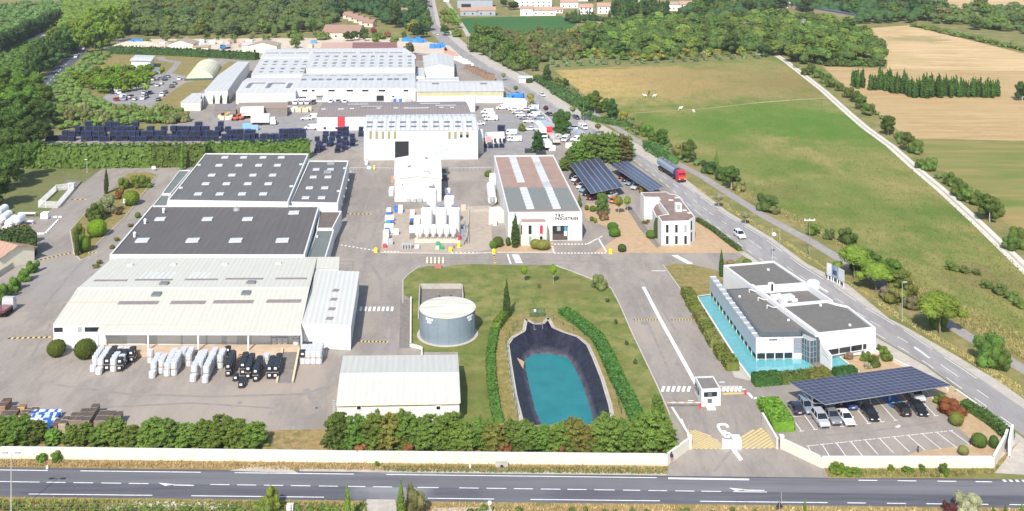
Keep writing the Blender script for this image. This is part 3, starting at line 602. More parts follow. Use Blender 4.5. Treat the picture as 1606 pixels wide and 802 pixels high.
# cream shed with the loading dock
h3 = Hall('cream_shed','broad cream-roofed shed with a canopied loading dock along its front','shed',[((84,510),(472.5,508),4.6),((122,454),(484.5,453),6.0),((175,407.5),(496.5,405),4.9)],w_white,r_cream,over=.1)
part('ridge_cap',MB().tube(h3.A[1]+Vector((0,0,.2)),h3.B[1]+Vector((0,0,.2)),.12,6),mat('cream_ridge_cap',(.72,.67,.55),.6),h3.roof)
for x0,x1,y in ((149,198,440.5),(213,269,439.5),(291,340,439),(355,411,438),(433,480,437.5)):h3.light(1,(x0+x1)/2,y,(x1-x0)*.139,1.0,m_skyb,h=.1)
for x0,x1,y in ((187,247,475.5),(269,321,475),(336,396,474),(419,471,473)):h3.light(0,(x0+x1)/2,y,(x1-x0)*.131,1.3,m_skyb,h=.1)
for x,y in ((204.5,416.5),(272,415.5),(353,415),(437,413.5)):h3.light(1,x,y,1.2,1.0,m_sky,'roof_vent',.3)
for x,y,i in ((257.5,446,1),(394,444.5,1),(245.5,463,0),(386,461,0)):h3.light(i,x,y,1.7,1.5,m_skyg,'roof_hatch',.4)
part('rust_seam',MB().obox(onplane(145,474.4,h3.st[0],h3.frame(0)[2])+Vector((0,0,.03)),h3.frame(0)[0]*5.2,h3.frame(0)[1]*.07,h3.frame(0)[2]*.03),mat('rust_stain',(.52,.36,.22),.8),h3.roof)
for x0,x1 in ((221,275),(298,330)):
 for k in range(6 if x0 < 250 else 4):
  h3.light(1,x0+4+k*(x1-x0-8)/5 if x0 < 250 else x0+4+k*8,432,.45,4.0,mat('translucent_sheet',(.70,.71,.70),.3,.05),'translucent_strip',.05)
hb = Hall('cream_shed_extension','thin cream-roofed strip behind the cream shed, reaching the lane','shed',[((176,423),(531,421.5),4.6),((182,406),(532,404.5),4.8)],w_white,r_cream,over=.1)
ha = Hall('white_annexe','white monopitch annexe with four brown rooflights at the right end of the cream shed','shed',[((473.5,507.5),(550,511.5),4.6),((496.5,424.5),(563,427.5),4.9)],w_white,ribs('white_annexe_sheet',(.62,.62,.575),(.575,.57,.52),1.0,streak=.35,dirt=(.62,.54,.41)),over=.12)
for x,y in ((526.5,456),(523.5,470),(520.5,485),(517,500)):ha.light(0,x,y,1.25,1.3,m_skyb,h=.1)
fa,fb_ = (473,547),(550,549.2)
panel(ha.o,'sliding_door',fa,fb_,514.5,521,541,547.5,m_frame,.1);panel(ha.o,'sliding_door',fa,fb_,477,521,503,546,m_frame,.1)
fa,fb_ = (84,548.5),(472,547)
for x0,y0,x1,y1,mm in ((85,513.5,99,521,glass),(122,513,129,521.5,glass2),(133,513,156,520.5,glass),(85,532.5,100,541,glass)):panel(h3.o,'window',fa,fb_,x0,y0,x1,y1,mm,.06,frame=m_frame)
cz = 4.3;cl,cr = P(152,523,cz),P(473.5,523.5,cz);bl,br = P(157,511,4.62),P(472,509,4.62)
cm_ = MB();up = Vector((0,0,.12));cm_.add([cl,cr,br,bl,cl+up,cr+up,br+up,bl+up],((3,2,1,0),(4,5,6,7),(0,1,5,4),(1,2,6,5),(3,0,4,7)))
can = part('canopy',cm_,r_cream,h3.o)
part('fascia',MB().box(((cl.x+cr.x)/2,cl.y-.08,cz-.12),((cr-cl).length,.12,.34),math.atan2((cr-cl).y,(cr-cl).x)),m_frame,can)
for x in (152.5,231.5,310.5,389,472.5):p = P(x,523.2,cz);part('post',MB().box((p.x,p.y+.25,cz/2-.1),(.26,.26,cz-.2)),m_frame,can)
d0,d1,d2,d3 = P(163,549.5),P(470,548.5),P(470,560),P(163,560.5)
part('loading_dock',MB().prism([d3.to_2d(),d2.to_2d(),d1.to_2d(),d0.to_2d()],0,1.0),mat('dock_concrete',(.56,.43,.31),.9,.12,.6,dirt=(.4,.31,.24),dscale=.4),h3.o)
w0,w1 = (163,547.9),(470,547.0)
panel(h3.o,'painted_shade_band',w0,w1,166,526,469.5,536.5,mat('grey_canopy_shade',(.52,.55,.53),.7,.05),.1)  # grey band paints the canopy's shade onto the upper dock wall
for x0,x1 in ((287,323),(326,348),(200,229),(247,284),(356,372),(395,425),(427,465)):panel(h3.o,'dock_door',w0,w1,x0,525.5,x1,543,mat('pale_dock_door',(.70,.71,.69),.6,.04),.16)
for i in range(4):p = P(380,560.5+i*1.6);part('step',MB().box((p.x,p.y-.2,.8-i*.22),(1.4,.32,.12)),mat('ochre_step',(.62,.42,.24),.8),h3.o)
a0,a1,c0_,c1_ = P(443,557),P(434.5,601),P(469,557),P(459,601)
ramp = thing('loading_ramp','sloping loading ramp between two low walls with yellowish copings in front of the dock','ramp',((a0+c1_)/2))
rb = MB();rb.add([a0+Vector((0,0,1)),c0_+Vector((0,0,1)),c1_+Vector((0,0,.03)),a1+Vector((0,0,.03)),(a0.x,a0.y,-.2),(c0_.x,c0_.y,-.2),(c1_.x,c1_.y,-.2),(a1.x,a1.y,-.2)],((3,2,1,0),(0,1,5,4),(1,2,6,5),(2,3,7,6),(3,0,4,7)))
part('slab',rb,g_slab,ramp)
for a,b in ((a0,a1),(c0_,c1_)):
 d = (b-a).normalized();n = Vector((-d.y,d.x,0))*.14;z1,z2 = 1.3,.35
 m1 = MB();m1.add([a-n,a+n,b+n,b-n,a-n+Vector((0,0,z1)),a+n+Vector((0,0,z1)),b+n+Vector((0,0,z2)),b-n+Vector((0,0,z2))],((4,5,6,7),(0,1,5,4),(1,2,6,5),(2,3,7,6),(3,0,4,7)))
 sw = part('side_wall',m1,m_conc,ramp)
 n = n*1.25;e = Vector((0,0,.08));m1 = MB();q = [a-n+Vector((0,0,z1)),a+n+Vector((0,0,z1)),b+n+Vector((0,0,z2)),b-n+Vector((0,0,z2))]
 m1.add([v+Vector((0,0,.01)) for v in q]+[v+e for v in q],((4,5,6,7),(0,1,5,4),(1,2,6,5),(2,3,7,6),(3,0,4,7)));part('coping',m1,mat('yellowish_coping',(.68,.58,.38),.7,.1,1),sw)
# front store
h4 = Hall('front_store','long low white store with a pale ribbed gable roof behind the front trees','shed',[((529,635.5),(720.5,632),3.7),((534.5,588.5),(718.5,587),5.0),((539.5,560),(716.5,558.5),3.7)],w_white,r_white,over=.18)
part('ridge_cap',MB().tube(h4.A[1]+Vector((0,0,.2)),h4.B[1]+Vector((0,0,.2)),.1,6),m_frame,h4.roof)
part('gutter',MB().tube(h4.A[0]+Vector((0,-.25,-.02)),h4.B[0]+Vector((0,-.25,-.02)),.1,6),mat('ochre_gutter',(.62,.53,.36),.6),h4.roof)
for x in (563,687.5):panel(h4.o,'window',(529,670.5),(720.5,667),x-3,637,x+3,642.3,glass,.06,frame=m_frame)
ld = MB()
for xx in (520.5,525.5):a = P(xx,658);ld.tube((a.x,a.y,0),(a.x+.1,a.y,3.2),.05)
for i in range(9):a = P(520.5,658);c = P(525.5,658);ld.tube((a.x,a.y,.4+i*.33),(c.x,c.y,.4+i*.33),.03)
part('wall_ladder',ld,m_steel,h4.o)
# round water tank
tc_ = Vector((-12.62,200.0,0));tank = thing('water_tank','round grey-blue steel water tank with a domed white roof on the lawn','tank',tc_)
tm = mat('grey_blue_steel',(.235,.29,.34),.45,.08,.5,metal=.15,dirt=(.28,.33,.375),dscale=.3,damt=.7)
part('shell',MB().rev(tc_,[(5.4,0),(5.4,5.2)],64),tm,tank,smooth=False)
sm_ = MB()
for i in range(16):
 a = 2*math.pi*i/16+.1;sm_.box((tc_.x+5.41*math.cos(a),tc_.y+5.41*math.sin(a),2.6),(.05,.06,5.1),a)
for zz in (1.3,2.6,3.9):sm_.rev((tc_.x,tc_.y,zz),[(5.405,-.03),(5.425,0),(5.405,.03)],64)
part('panel_seam',sm_,mat('tank_seam',(.19,.235,.275),.5),tank)
rm,nt,b = nodes('tank_roof');v = pos(nt,R(8),(.16,1.6,1));col = mix(nt,mapr(nt,noise(nt,v,1.0,6,.75),.46,.66,0,.9),(.70,.69,.61),(.48,.38,.21));nt.links.new(col,b.inputs['Base Color']);b.inputs['Roughness'].default_value = .6
part('tank_roof',MB().rev(tc_,[(5.52,5.15),(5.52,5.26),(4.2,5.37),(2.4,5.46),(.6,5.5),(.01,5.5)],64),rm,tank,smooth=False)
lt = MB()
for ang,s in ((-126,1),(-32,1)):
 for row,n,zz in ((0,8,4.6),(1,5,4.05)):
  for k in range(n):
   a = R(ang+(k-n/2)*2.3);lt.box((tc_.x+5.43*math.cos(a),tc_.y+5.43*math.sin(a),zz),(.05,.15 if k % 3 else .18,.40 if k else .46),a)
part('white_lettering',lt,m_wht,tank)
solo('tank_footing',MB().rev(tc_-Vector((0,0,.02)),[(6.0,0),(6.0,.08)],48),m_kerb,'pale ring of gravel and concrete round the foot of the steel tank','footing')
wl = MB()
for a,b in (((658.5,453),(724.5,453)),((658.5,453),(656.5,500)),((724.5,453),(726,470))):
 A,B = P(*a),P(*b);d = B-A;c = (A+B)/2;wl.box((c.x,c.y,.55),(d.length+.25,.25,1.1),math.atan2(d.y,d.x))
pw_ = thing('pump_pit','low concrete-walled pit behind the round water tank','pit',P(690,460))
part('wall',wl,m_conc,pw_);q = [P(659,454),P(724,454),P(724,476),P(659,476)];part('floor_slab',MB().prism([v.to_2d() for v in q[::-1]],-.05,.05),g_slab,pw_)
part('stand_pipe',MB().tube(P(689,464,.05),P(689,464,1),.12).tube(P(707,463,.05),P(707,463,1),.12),m_dark,pw_)
cwm = MB()
for a,b in (((644.5,470),(644,544)),((644,544),(661.5,548.5)),((661.5,548.5),(661.5,558.5))):
 A,B = P(*a),P(*b);d = B-A;c = (A+B)/2;cwm.box((c.x,c.y,.3),(d.length+.2,.3,.6),math.atan2(d.y,d.x))
solo('low_wall',cwm,mat('pale_wall_coping',(.72,.68,.60),.85,.08,.8),'low pale retaining wall between the lawn and the concrete path left of the tank','wall')
# white warehouse with the tall gable facing us, and the silos
h5 = Hall('gabled_warehouse','white gabled warehouse standing behind the cluster of white silos','warehouse',[((618.8,281),(620,249),6.5),((653.6,276.6),(655,243),7.3),((692.3,280.5),(690.4,248.5),6.5)],mat('cream_white_cladding',(.64,.635,.56),.7,.04,.5),ribs('plain_white_sheet',(.77,.77,.765),(.74,.74,.735),1.2,streak=.12),over=.2)
for i,x,y in ((0,642,261.5),(1,668.5,248.5)):h5.light(i,x,y,1.4,.9,m_skyg)
h5.light(1,669,272,1.8,1.6,mat('roof_cowl',(.5,.5,.44),.6),'roof_cowl',.5)
fa,fb_ = (620,316.5),(692.3,315.6)
panel(h5.o,'cladding_seam',fa,fb_,620.5,296.2,692,296.8,mat('cladding_seam_line',(.66,.65,.58),.7),.03);panel(h5.o,'door_seam',fa,fb_,653.2,284,653.8,296,mat('cladding_seam_line',(.6,.6,.5),.7),.03)  # thin pale strips marking the cladding and door seams
for x in (631,679.5):panel(h5.o,'wall_lamp',fa,fb_,x-.8,288.5,x+.8,290.5,mat('rust_lamp',(.42,.2,.12),.6),.2)
siw = mat('silo_white',(.80,.80,.79),.45,.03,.6,dirt=(.64,.63,.60),dscale=.4,damt=.5,streak=.5)
def silo(x,y,rad,h,label,n=20,legs=False):
 c = P(x,y);t = thing('silo',label,'silo',c,'white silos')
 if legs:
  part('body',MB().rev(c,[(.18,.75),(rad,1.75),(rad,h-.55),(rad*.8,h-.18),(rad*.3,h)],n),siw,t)
  for i in range(4):a = math.pi/4+i*math.pi/2;part('leg',MB().tube((c.x+rad*.92*math.cos(a),c.y+rad*.92*math.sin(a),.3),(c.x+rad*.92*math.cos(a),c.y+rad*.92*math.sin(a),2.0),.07),m_steel,t)
  part('outlet_valve',MB().rev(c,[(.14,.35),(.14,.8)],8),m_steel,t)
 else:
  part('body',MB().rev(c,[(rad,.15),(rad,h-rad*.55),(rad*.93,h-rad*.3),(rad*.7,h-rad*.1),(rad*.3,h)],n),siw,t)
  lb_ = MB()
  for sx in (-.22,.22):lb_.tube((c.x+rad*.8+.1,c.y-rad*.65+sx,.4),(c.x+rad*.8+.1,c.y-rad*.65+sx,h-.5),.035)
  for i in range(int(h*2.2)):lb_.tube((c.x+rad*.8+.1,c.y-rad*.65-.22,.5+i*.45),(c.x+rad*.8+.1,c.y-rad*.65+.22,.5+i*.45),.025)
  part('ladder',lb_,m_steel,t);part('top_hatch',MB().rev((c.x,c.y,h-.05),[(.35,0),(.35,.3)],10),m_steel,t)
  part('handrail',MB().rev((c.x,c.y,h+.25),[(rad*.62,0),(rad*.65,.03),(rad*.62,.06)],n),m_steel,t)
silo(677.5,358,1.38,10.6,'tallest white silo, at the back of the cluster in front of the gabled warehouse')
silo(705,357,1.4,8.6,'second tallest white silo, behind the cluster on its right')
for x,rad,lab in ((669.5,1.5,'broad white silo at the left of the middle row'),(692,1.45,'broad white silo in the centre of the middle row'),(713,1.5,'broad white silo at the right of the middle row')):silo(x,369.5,rad,7.4,lab+' of the cluster')
for i,x in enumerate((659,669.4,679.8,690.2,700.6,711)):silo(x,376.5,.76,3.9,f'small white hopper silo on legs, {nth(i)} from the left in the front row',16,True)
hs = P(687,368);solo('silo_plinth',MB().prism([P(650,381).to_2d(),P(722,381).to_2d(),P(724,355).to_2d(),P(652,355).to_2d()],0,.28),mat('plinth_cream',(.66,.57,.44),.85,.08,.6),'cream concrete plinth under the cluster of white silos','plinth')
solo('pump_house',MB().box((P(655,366).x,P(655,366).y,2.0),(1.6,4.6,4.0)),mat('pale_yellow_cladding',(.76,.73,.57),.7),'narrow pale yellow housing against the left side of the silos','housing')
pr = thing('pipe_rack','grey pipework and pumps along the right side of the silos','pipework',P(727,366));pm_ = MB()
for i in range(7):
 p = P(725+(i % 2)*2.5,384-i*4);pm_.box((p.x,p.y,.6),(.8,.9,1.0+.4*(i % 3)))
part('pump',pm_,m_steel,pr);q0,q1 = P(730,386),P(729,352);part('pipe',MB().tube(q0+Vector((0,0,1.6)),q1+Vector((0,0,1.6)),.12).tube(q0+Vector((.4,0,2.2)),q1+Vector((.4,0,2.2)),.1),m_gutter,pr)
fm = MB()
for i in range(10):p,q = P(733+i*.4-abs(i-5)*.3,378-i*5),P(733+(i+1)*.4-abs(i-4)*.3,378-(i+1)*5);fm.tube(p,p+Vector((0,0,1.1)),.05).tube(p+Vector((0,0,1.05)),q+Vector((0,0,1.05)),.04).tube(p+Vector((0,0,.6)),q+Vector((0,0,.6)),.03)
solo('guard_rail',fm,mat('yellow_white_rail',(.78,.70,.42),.6),'yellowish guard rail beside the pipework right of the silos','railing')
# TBC building
tb = Flat('flat_roof_factory','white factory with half brown, half grey flat roof and lettering above its roller door','factory',[(796.8,333.7),(913,332.4),(867.9,243),(774.7,244.3)],7.2,w_white,mat('pale_brown_roof_felt',(.36,.245,.195),.9,.10,.35,dirt=(.27,.185,.15),dscale=.12,damt=.6),par=.35)
q = [tb.at(x,y) for x,y in ((796.5,331),(908.5,330.5),(889.8,294.6),(789,295))]
part('grey_roof_felt',MB().prism([v.to_2d() for v in q],tb.roofz+.004,tb.roofz+.05),mat('grey_green_roof_felt',(.20,.215,.205),.9,.06,.8,dirt=(.27,.21,.17),dscale=.08,damt=.7),tb.o)
part('roof_joint',MB().box(((q[2].x+q[3].x)/2,q[2].y+.15,tb.roofz+.1),((q[2]-q[3]).length,.3,.2)),mat('roof_joint',(.27,.20,.18),.8),tb.o)
for i in range(5):tb.box('skylight',804.5+i*2.75,250.5+i*8.0,(2.1,4.9,.35),m_sky,parent=tb.roof)
for i in range(6):tb.box('skylight',840+i*3.45,250.5+i*8.1,(2.2,5.2,.35),m_sky if i not in (1,5) else mat('dull_skylight',(.5,.5,.49),.5),parent=tb.roof)
for i in range(7):tb.box('dome_skylight',821+i*1.7,297.3+i*4.9,(2.0,1.9,.38),m_sky,parent=tb.roof)
for i in range(7):tb.box('dome_skylight',860.5+i*2.0,297+i*4.9,(2.0,1.9,.38),m_sky,parent=tb.roof)
fa,fb_ = (798,378.6),(912.8,377.3)
op = panel(tb.o,'roller_door',fa,fb_,866.5,353,890,376.4,m_dark,.08);panel(tb.o,'shutter_box',fa,fb_,866,348,891,353.2,m_wht,.45)
for x0,y0,x1,y1,mm,nm in ((873.5,354.5,879,362,mat('pale_blue_pane',(.30,.34,.36),.5),'inner_window'),(885,353,888.5,362,mat('blue_poster',(.06,.32,.55),.5),'poster'),(884.5,362.5,888.8,370,m_wht,'notice'),(867,367,890,376.2,mat('brown_shop_floor',(.09,.065,.055),.7),'shop_floor')):panel(tb.o,nm,fa,fb_,x0,y0,x1,y1,mm,.03,proud=.09)  # small coloured panels inside the dark doorway, the first a dull pale blue
def letters(o,txt,a,b,x,y,size,m,sp=1.25):
 cu = bpy.data.curves.new('lettering','FONT');cu.body = txt;cu.size = size;cu.extrude = .02;cu.offset = .03;cu.space_character = sp;cu.materials.append(m)
 A,B = snap(o,P(*a),P(*b));A,B = (A,B) if A.x < B.x else (B,A);u = (B-A);u.z = 0;u.normalize();n = Vector((u.y,-u.x,0));n = -n if n.y > 0 else n
 p = onplane(x,y,A,n)+n*.07;t = bpy.data.objects.new('lettering',cu);COL.objects.link(t)
 t.location = p;t.rotation_euler = (R(90),0,math.atan2(u.y,u.x));bpy.context.view_layer.update()
 me = bpy.data.meshes.new_from_object(t.evaluated_get(bpy.context.evaluated_depsgraph_get()));mw = t.matrix_world.copy();bpy.data.objects.remove(t)
 me.transform(mw);me.transform(__import__('mathutils').Matrix.Translation(-ORG[o.name]))
 g = bpy.data.objects.new('lettering',me);COL.objects.link(g);g.parent = o;return g
letters(tb.o,'TBC',fa,fb_,870.6,339.8,.92,m_black,1.5);letters(tb.o,'INDUSTRIES',fa,fb_,870.4,345,.92,m_black,1.22)
t2 = Flat('factory_porch','low two-storey office block with narrow windows projecting from the lettered factory','office',[(816.8,349.2),(858,348.8),(855,342.2),(815,342.6)],5.7,w_cream,mat('reddish_porch_roof',(.38,.24,.21),.9),par=.1,pw=.25)
fa,fb_ = (816.8,386),(858,385.4)
for x0,y0,x1,y1,mm in ((828.8,353.5,833.8,367.5,glass),(846.5,353.5,851.5,367,mat('red_curtain',(.5,.03,.05),.6)),(828.8,370.5,833.8,384.5,glass2),(846.5,370.5,851,377,glass)):panel(t2.o,'window',fa,fb_,x0,y0,x1,y1,mm,.06,frame=m_frame,fw=.08)
panel(t2.o,'window',fa,fb_,817,353.5,818.8,367.5,glass,.05);panel(t2.o,'drain_pipe',fa,fb_,856.6,355,858.2,376,m_gutter,.15)
lx = Flat('yellow_lean_to','pale yellowish lean-to against the left wall of the lettered factory','lean-to',[(766.5,336),(792,333),(785,324),(767.5,325)],2.8,w_cream,mat('pale_yellow_roof',(.74,.72,.58),.7),par=.05,pw=.2)
lt_ = thing('standing_tank','lying white cryogenic tank on cradles against the left factory wall','tank',P(772,318));p0,p1 = P(772.5,323),P(769.5,300);z1 = Vector((0,0,1.6))
part('tank_body',MB().tube(p0+z1,p1+z1,1.25,18),siw,lt_,smooth=False);part('tank_end',MB().rev(p0+Vector((0,-.05,.2)),[(.6,0),(.8,1.2),(.6,2.4)],10),m_steel,lt_)
for q in (p0.lerp(p1,.2),p0.lerp(p1,.8)):part('cradle',MB().box((q.x,q.y,.35),(2.2,.5,.7)),m_conc,lt_)
solo('white_cabinet',MB().box((P(773,288).x,P(773,288).y,1.4),(2.0,3.0,2.8)),m_wht,'white plant cabinet against the left factory wall above the lying tank','cabinet')
solo('utility_cabinet',MB().box((P(776,353.5).x,P(776,353.5).y,.7),(1.0,.7,1.4)).box((P(776,353.5).x,P(776,353.5).y,1.45),(1.15,.85,.1)),m_wht,'small white cabinet standing alone on the concrete left of the lettered factory','cabinet')
# small brown-roofed office
of = Flat('brown_roof_office','small white two-storey office with a brown gravel roof and tall narrow windows','office',[(1031.5,339),(1037.5,347.4),(1082.5,346.2),(1082.5,344.5),(1090,340.5),(1065,308),(1058.5,305),(1050,304),(1045,300.6),(1004.3,302),(1010,309),(1032.5,309.4),(1035,313),(1033,315.5),(1048,336),(1040,337)],6.0,w_white,m_brown,par=.08,pw=.25)
fa,fb_ = (1037.5,385.6),(1082.5,384.3)
for x in (1046.3,1060.7,1075):
 for y0,y1 in ((352.5,365),(370,383)):panel(of.o,'window',fa,fb_,x-2.2,y0,x+2.2,y1,glass2 if x > 1070 and y0 < 360 else glass,.05,frame=m_frame,fw=.08)
fa,fb_ = (1082.5,382.4),(1090,377.5)
for y0,y1 in ((347.5,360.5),(365,379)):panel(of.o,'window',fa,fb_,1083.2,y0,1085.2,y1-.5,glass,.05)
o2 = Flat('office_wing','low brown-roofed entrance wing on the left side of the small white office','office',[(1023,328),(1029.5,341.5),(1046.5,337.5),(1032.5,316.5),(1029,318)],4.2,w_white,m_brown,par=.08,pw=.25)
for x,y in ((1052,314.5),(1061.5,310.5),(1073,330.5),(1081.5,334.5)):of.box('skylight',x,y,(1.2,.8,.2),m_sky,parent=of.roof)
g = of.box('roof_tower',1063.5,331,(1.5,1.5,2.0),m_wht,parent=of.roof);p = of.at(1063.5,331);part('louvre',MB().box((p.x,p.y-.78,p.z+1.2),(.9,.06,1.2)),glass2,of.o)
# gatehouse
gh = Flat('gatehouse','small white gatehouse cabin with a grey flat roof ending the long white line','gatehouse',[(1100.2,611),(1130.2,609.2),(1118.8,590),(1089.6,591)],2.9,w_white,mat('gatehouse_roof',(.20,.18,.165),.9,.12,1),par=.14,pw=.22)
fa,fb_ = (1100.4,637.6),(1130,636)
wn_ = panel(gh.o,'window',fa,fb_,1103.5,615,1124.5,623,glass,.06,frame=m_frame,fw=.1);panel(gh.o,'door',fa,fb_,1109.8,616,1116.2,631.5,mat('gatehouse_door',(.10,.11,.12),.5),.12)
panel(gh.o,'sill',fa,fb_,1103,623,1124.8,624,m_frame,.2)
p = P(1114.5,640);part('step_slab',MB().box((p.x,p.y,.12),(1.5,1.6,.24)),mat('cream_step',(.74,.68,.56),.85),gh.o)
fa,fb_ = (1088,616),(1100.4,637.6)
A,B = P(*fa),P(*fb_);u = (B-A).normalized();n = Vector((-u.y,u.x,0));n = -n if n.x > 0 else n
for t in (.3,.62):c = A.lerp(B,t)+n*.05;part('side_window',MB().obox(c+Vector((0,0,1.7)),u*.5,n*.04,Vector((0,0,.5))),glass,gh.o)
# modern office by the pool
mo_w = mat('bright_white_render',(.72,.72,.72),.75,.03,.5,dirt=(.72,.70,.67),dscale=.3,damt=.3)
mo = Flat('modern_office','modern white office block with grey flat roofs beside the turquoise pool','office',[(1280.5,523.5),(1373.3,513.6),(1330,480),(1312,476),(1297,471.5),(1222,478.5)],4.8,mo_w,r_grey,par=.3,pw=.4)
mk2 = Flat('office_rear_block','rear block of the modern white office with a plain grey flat roof','office',[(1134.5,415.8),(1180,450),(1266,444),(1213.5,409)],4.8,mo_w,r_grey,par=.3,pw=.45)
mm_ = Flat('office_plant_block','sunken roof terrace with air units between the blocks of the modern office','office',[(1180.5,450.6),(1221.5,478),(1306,471),(1267,444.8)],4.8,mo_w,r_grey,par=1.3,pw=.35)
ml_ = Flat('office_pool_wing','lower wing of the modern office along the pool, its roof edged in dark metal','office',[(1140,453.5),(1191.5,523),(1256,522),(1257,519),(1284,530),(1278.5,523),(1221.5,478.6),(1179.5,450.6),(1174,451.6)],4.62,mat('dark_grey_fascia',(.10,.12,.135),.5),r_grey,par=.12,pw=.35)
part('spine_wall',MB().obox((P(1178.5,449,4.9)+P(1282.5,526,4.9))/2,(P(1282.5,526,4.9)-P(1178.5,449,4.9))/2,Vector((.38,.0,0)),Vector((0,0,.42))),mo_w,mo.o)
for x,y in ((1175,459),(1189,472),(1203,484)):
 p = P(x,y,4.5);part('roof_rail',MB().tube(p,p+Vector((0,0,.7)),.07).tube(p+Vector((0,0,.7)),p+Vector((1.2,-.3,.3)),.07).tube(p+Vector((1.2,-.3,.3)),p+Vector((3,0,.4)),.07),m_wht,ml_.roof)
for x,y in ((1160,466),(1236.5,503)):p = P(x,y,4.5);part('roof_vent',MB().rev(p,[(.25,0),(.25,.25)],8),m_wht,ml_.roof)
for x,y in ((1287,480),(1333,511)):p = P(x,y,4.5);part('roof_vent',MB().rev(p,[(.25,0),(.25,.3)],8),m_wht,mo.roof)
p = P(1205,424,4.5);part('roof_vent',MB().rev(p,[(.3,0),(.3,.3)],8),m_wht,mk2.roof)
p = P(1209.5,459,3.5);part('air_unit',MB().box((p.x,p.y,p.z+1.0),(1.0,.8,2.0),.3),m_wht,mm_.roof);part('air_unit_grille',MB().box((p.x+.1,p.y-.45,p.z+1.2),(.45,.06,1.4),.3),m_black,mm_.o)
for x,y,d in ((1214,470,(1.2,1.0,.9)),(1222,468,(1.0,1.0,.8)),(1228,475,(1.3,1.2,1.0)),(1236,470,(2.2,1.6,.9)),(1246,473,(1.2,.5,.5))):p = P(x,y,3.5);part('air_unit',MB().box((p.x,p.y,p.z+d[2]/2),d,.3),m_wht if d[0] < 2 else mat('pale_unit',(.6,.63,.6),.5),mm_.roof)
c = P(1272,445,4.4);part('round_vent',MB().rev((c.x+.5,c.y,3.6),[(1.3,0),(1.3,1.1),(1.0,1.4)],16),m_wht,mk2.o)
fa,fb_ = (1286,567.5),(1370.6,553)
A,B = P(*fa),P(*fb_)
bn = panel(mo.o,'ribbon_window',fa,fb_,1297,545,1370,543,glass,.06)
bpy.data.objects.remove(bn);u = (B-A).normalized();n = Vector((u.y,-u.x,0));L = (B-A).length
for k in range(4):
 c = A+u*(L*(.13+.87*(k+.5)/4))+n*.04;part('ribbon_window',MB().obox(c+Vector((0,0,1.42)),u*(L*.87/8-.14),n*.04,Vector((0,0,.48))),glass if k % 2 == 0 else mat('dim_pane',(.05,.055,.06),.2),mo.o)
part('window_sill',MB().obox(A+u*(L*.565)+n*.1+Vector((0,0,.88)),u*(L*.435),n*.12,Vector((0,0,.05))),mo_w,mo.o)
scr = thing('panel_screen','long screen of tall pale metal panels standing along the edge of the pool','screen',P(1150,515))
pa,pb = P(1114.5,463),P(1186,565);u = (pb-pa).normalized();L = (pb-pa).length;n = Vector((-u.y,u.x,0));n = -n if n.x > 0 else n
pan = mat('pale_metal_panel',(.50,.53,.58),.4,.05,.6,metal=.25)
NP = 13
for i in range(NP):
 c = pa+u*(L*(i+.5)/NP);part('panel',MB().obox(c+n*.12+Vector((0,0,2.55)),(u-n*.05)*(L/NP/2*.985),n*.05,Vector((0,0,1.5))),pan,scr)
 part('bay_window',MB().obox(c+Vector((0,0,.75)),u*(L/NP/2*.42),n*.05,Vector((0,0,.32))),m_black,scr)
 q = pa+u*(L*i/NP);part('mullion',MB().obox(q+n*.1+Vector((0,0,2.0)),u*.05,n*.045,Vector((0,0,2.05))),m_frame,scr)
 part('top_beam',MB().obox(q+u*.1-n*.5+Vector((0,0,4.02)),u*.09,n*.62,Vector((0,0,.05))),m_frame,scr)
part('top_grating',MB().obox((pa+pb)/2-n*.55+Vector((0,0,3.93)),u*(L/2),n*.6,Vector((0,0,.03))),mat('grating',(.40,.42,.45),.5,.3,3),scr)
part('back_wall',MB().obox((pa+pb)/2-n*.35+Vector((0,0,1.9)),u*(L/2),n*.1,Vector((0,0,1.9))),mat('screen_back_wall',(.6,.62,.64),.6),scr)
lv = thing('louvre_front','white louvred front of the pool wing with a row of low windows above the water','facade',P(1222,565))
fa,fb_ = (1186.5,565),(1257.5,563.5);fr = P(*fa),P(*fb_);u = (fr[1]-fr[0]).normalized();n = Vector((u.y,-u.x,0));L = (fr[1]-fr[0]).length
part('base_wall',MB().obox((fr[0]+fr[1])/2-n*.3+Vector((0,0,1.9)),u*(L/2),n*.1,Vector((0,0,1.9))),m_frame,lv)
for i in range(5):
 c = fr[0]+u*(L*(i+.5)/5);last = i == 4
 for k in range(16 if not last else 10):part('louvre',MB().obox(c+n*.05+Vector((0,0,1.38+k*(.165 if not last else .26))),u*(L/10-.08),n*.09+Vector((0,0,.03)),Vector((0,0,.055))),m_wht if not last else pan,lv)
 if not last:part('low_window',MB().obox(c+n*.0+Vector((0,0,.72)),u*(L/10-.12),n*.05,Vector((0,0,.42))),glass,lv)
 q = fr[0]+u*(L*i/5);part('mullion',MB().obox(q+n*.08+Vector((0,0,2.0)),u*.06,n*.08,Vector((0,0,2.05))),m_frame,lv)
part('slot_window',MB().obox(fr[0]+u*(L*.36)+n*.16+Vector((0,0,3.75)),u*.75,n*.03,Vector((0,0,.1))),m_black,lv)
part('top_rail',MB().obox((fr[0]+fr[1])/2+n*.06+Vector((0,0,4.07)),u*(L/2+.1),n*.14,Vector((0,0,.07))),m_wht,lv)
gl = thing('glass_porch','glazed corner entrance porch between the louvred front and the white block','porch',P(1270,568))
g0,g1,g2 = P(1258,563.5),P(1270,570),P(1285,567)
gm = mat('blue_green_glass',(.05,.10,.13),.1,.3,.6,spec=.7)
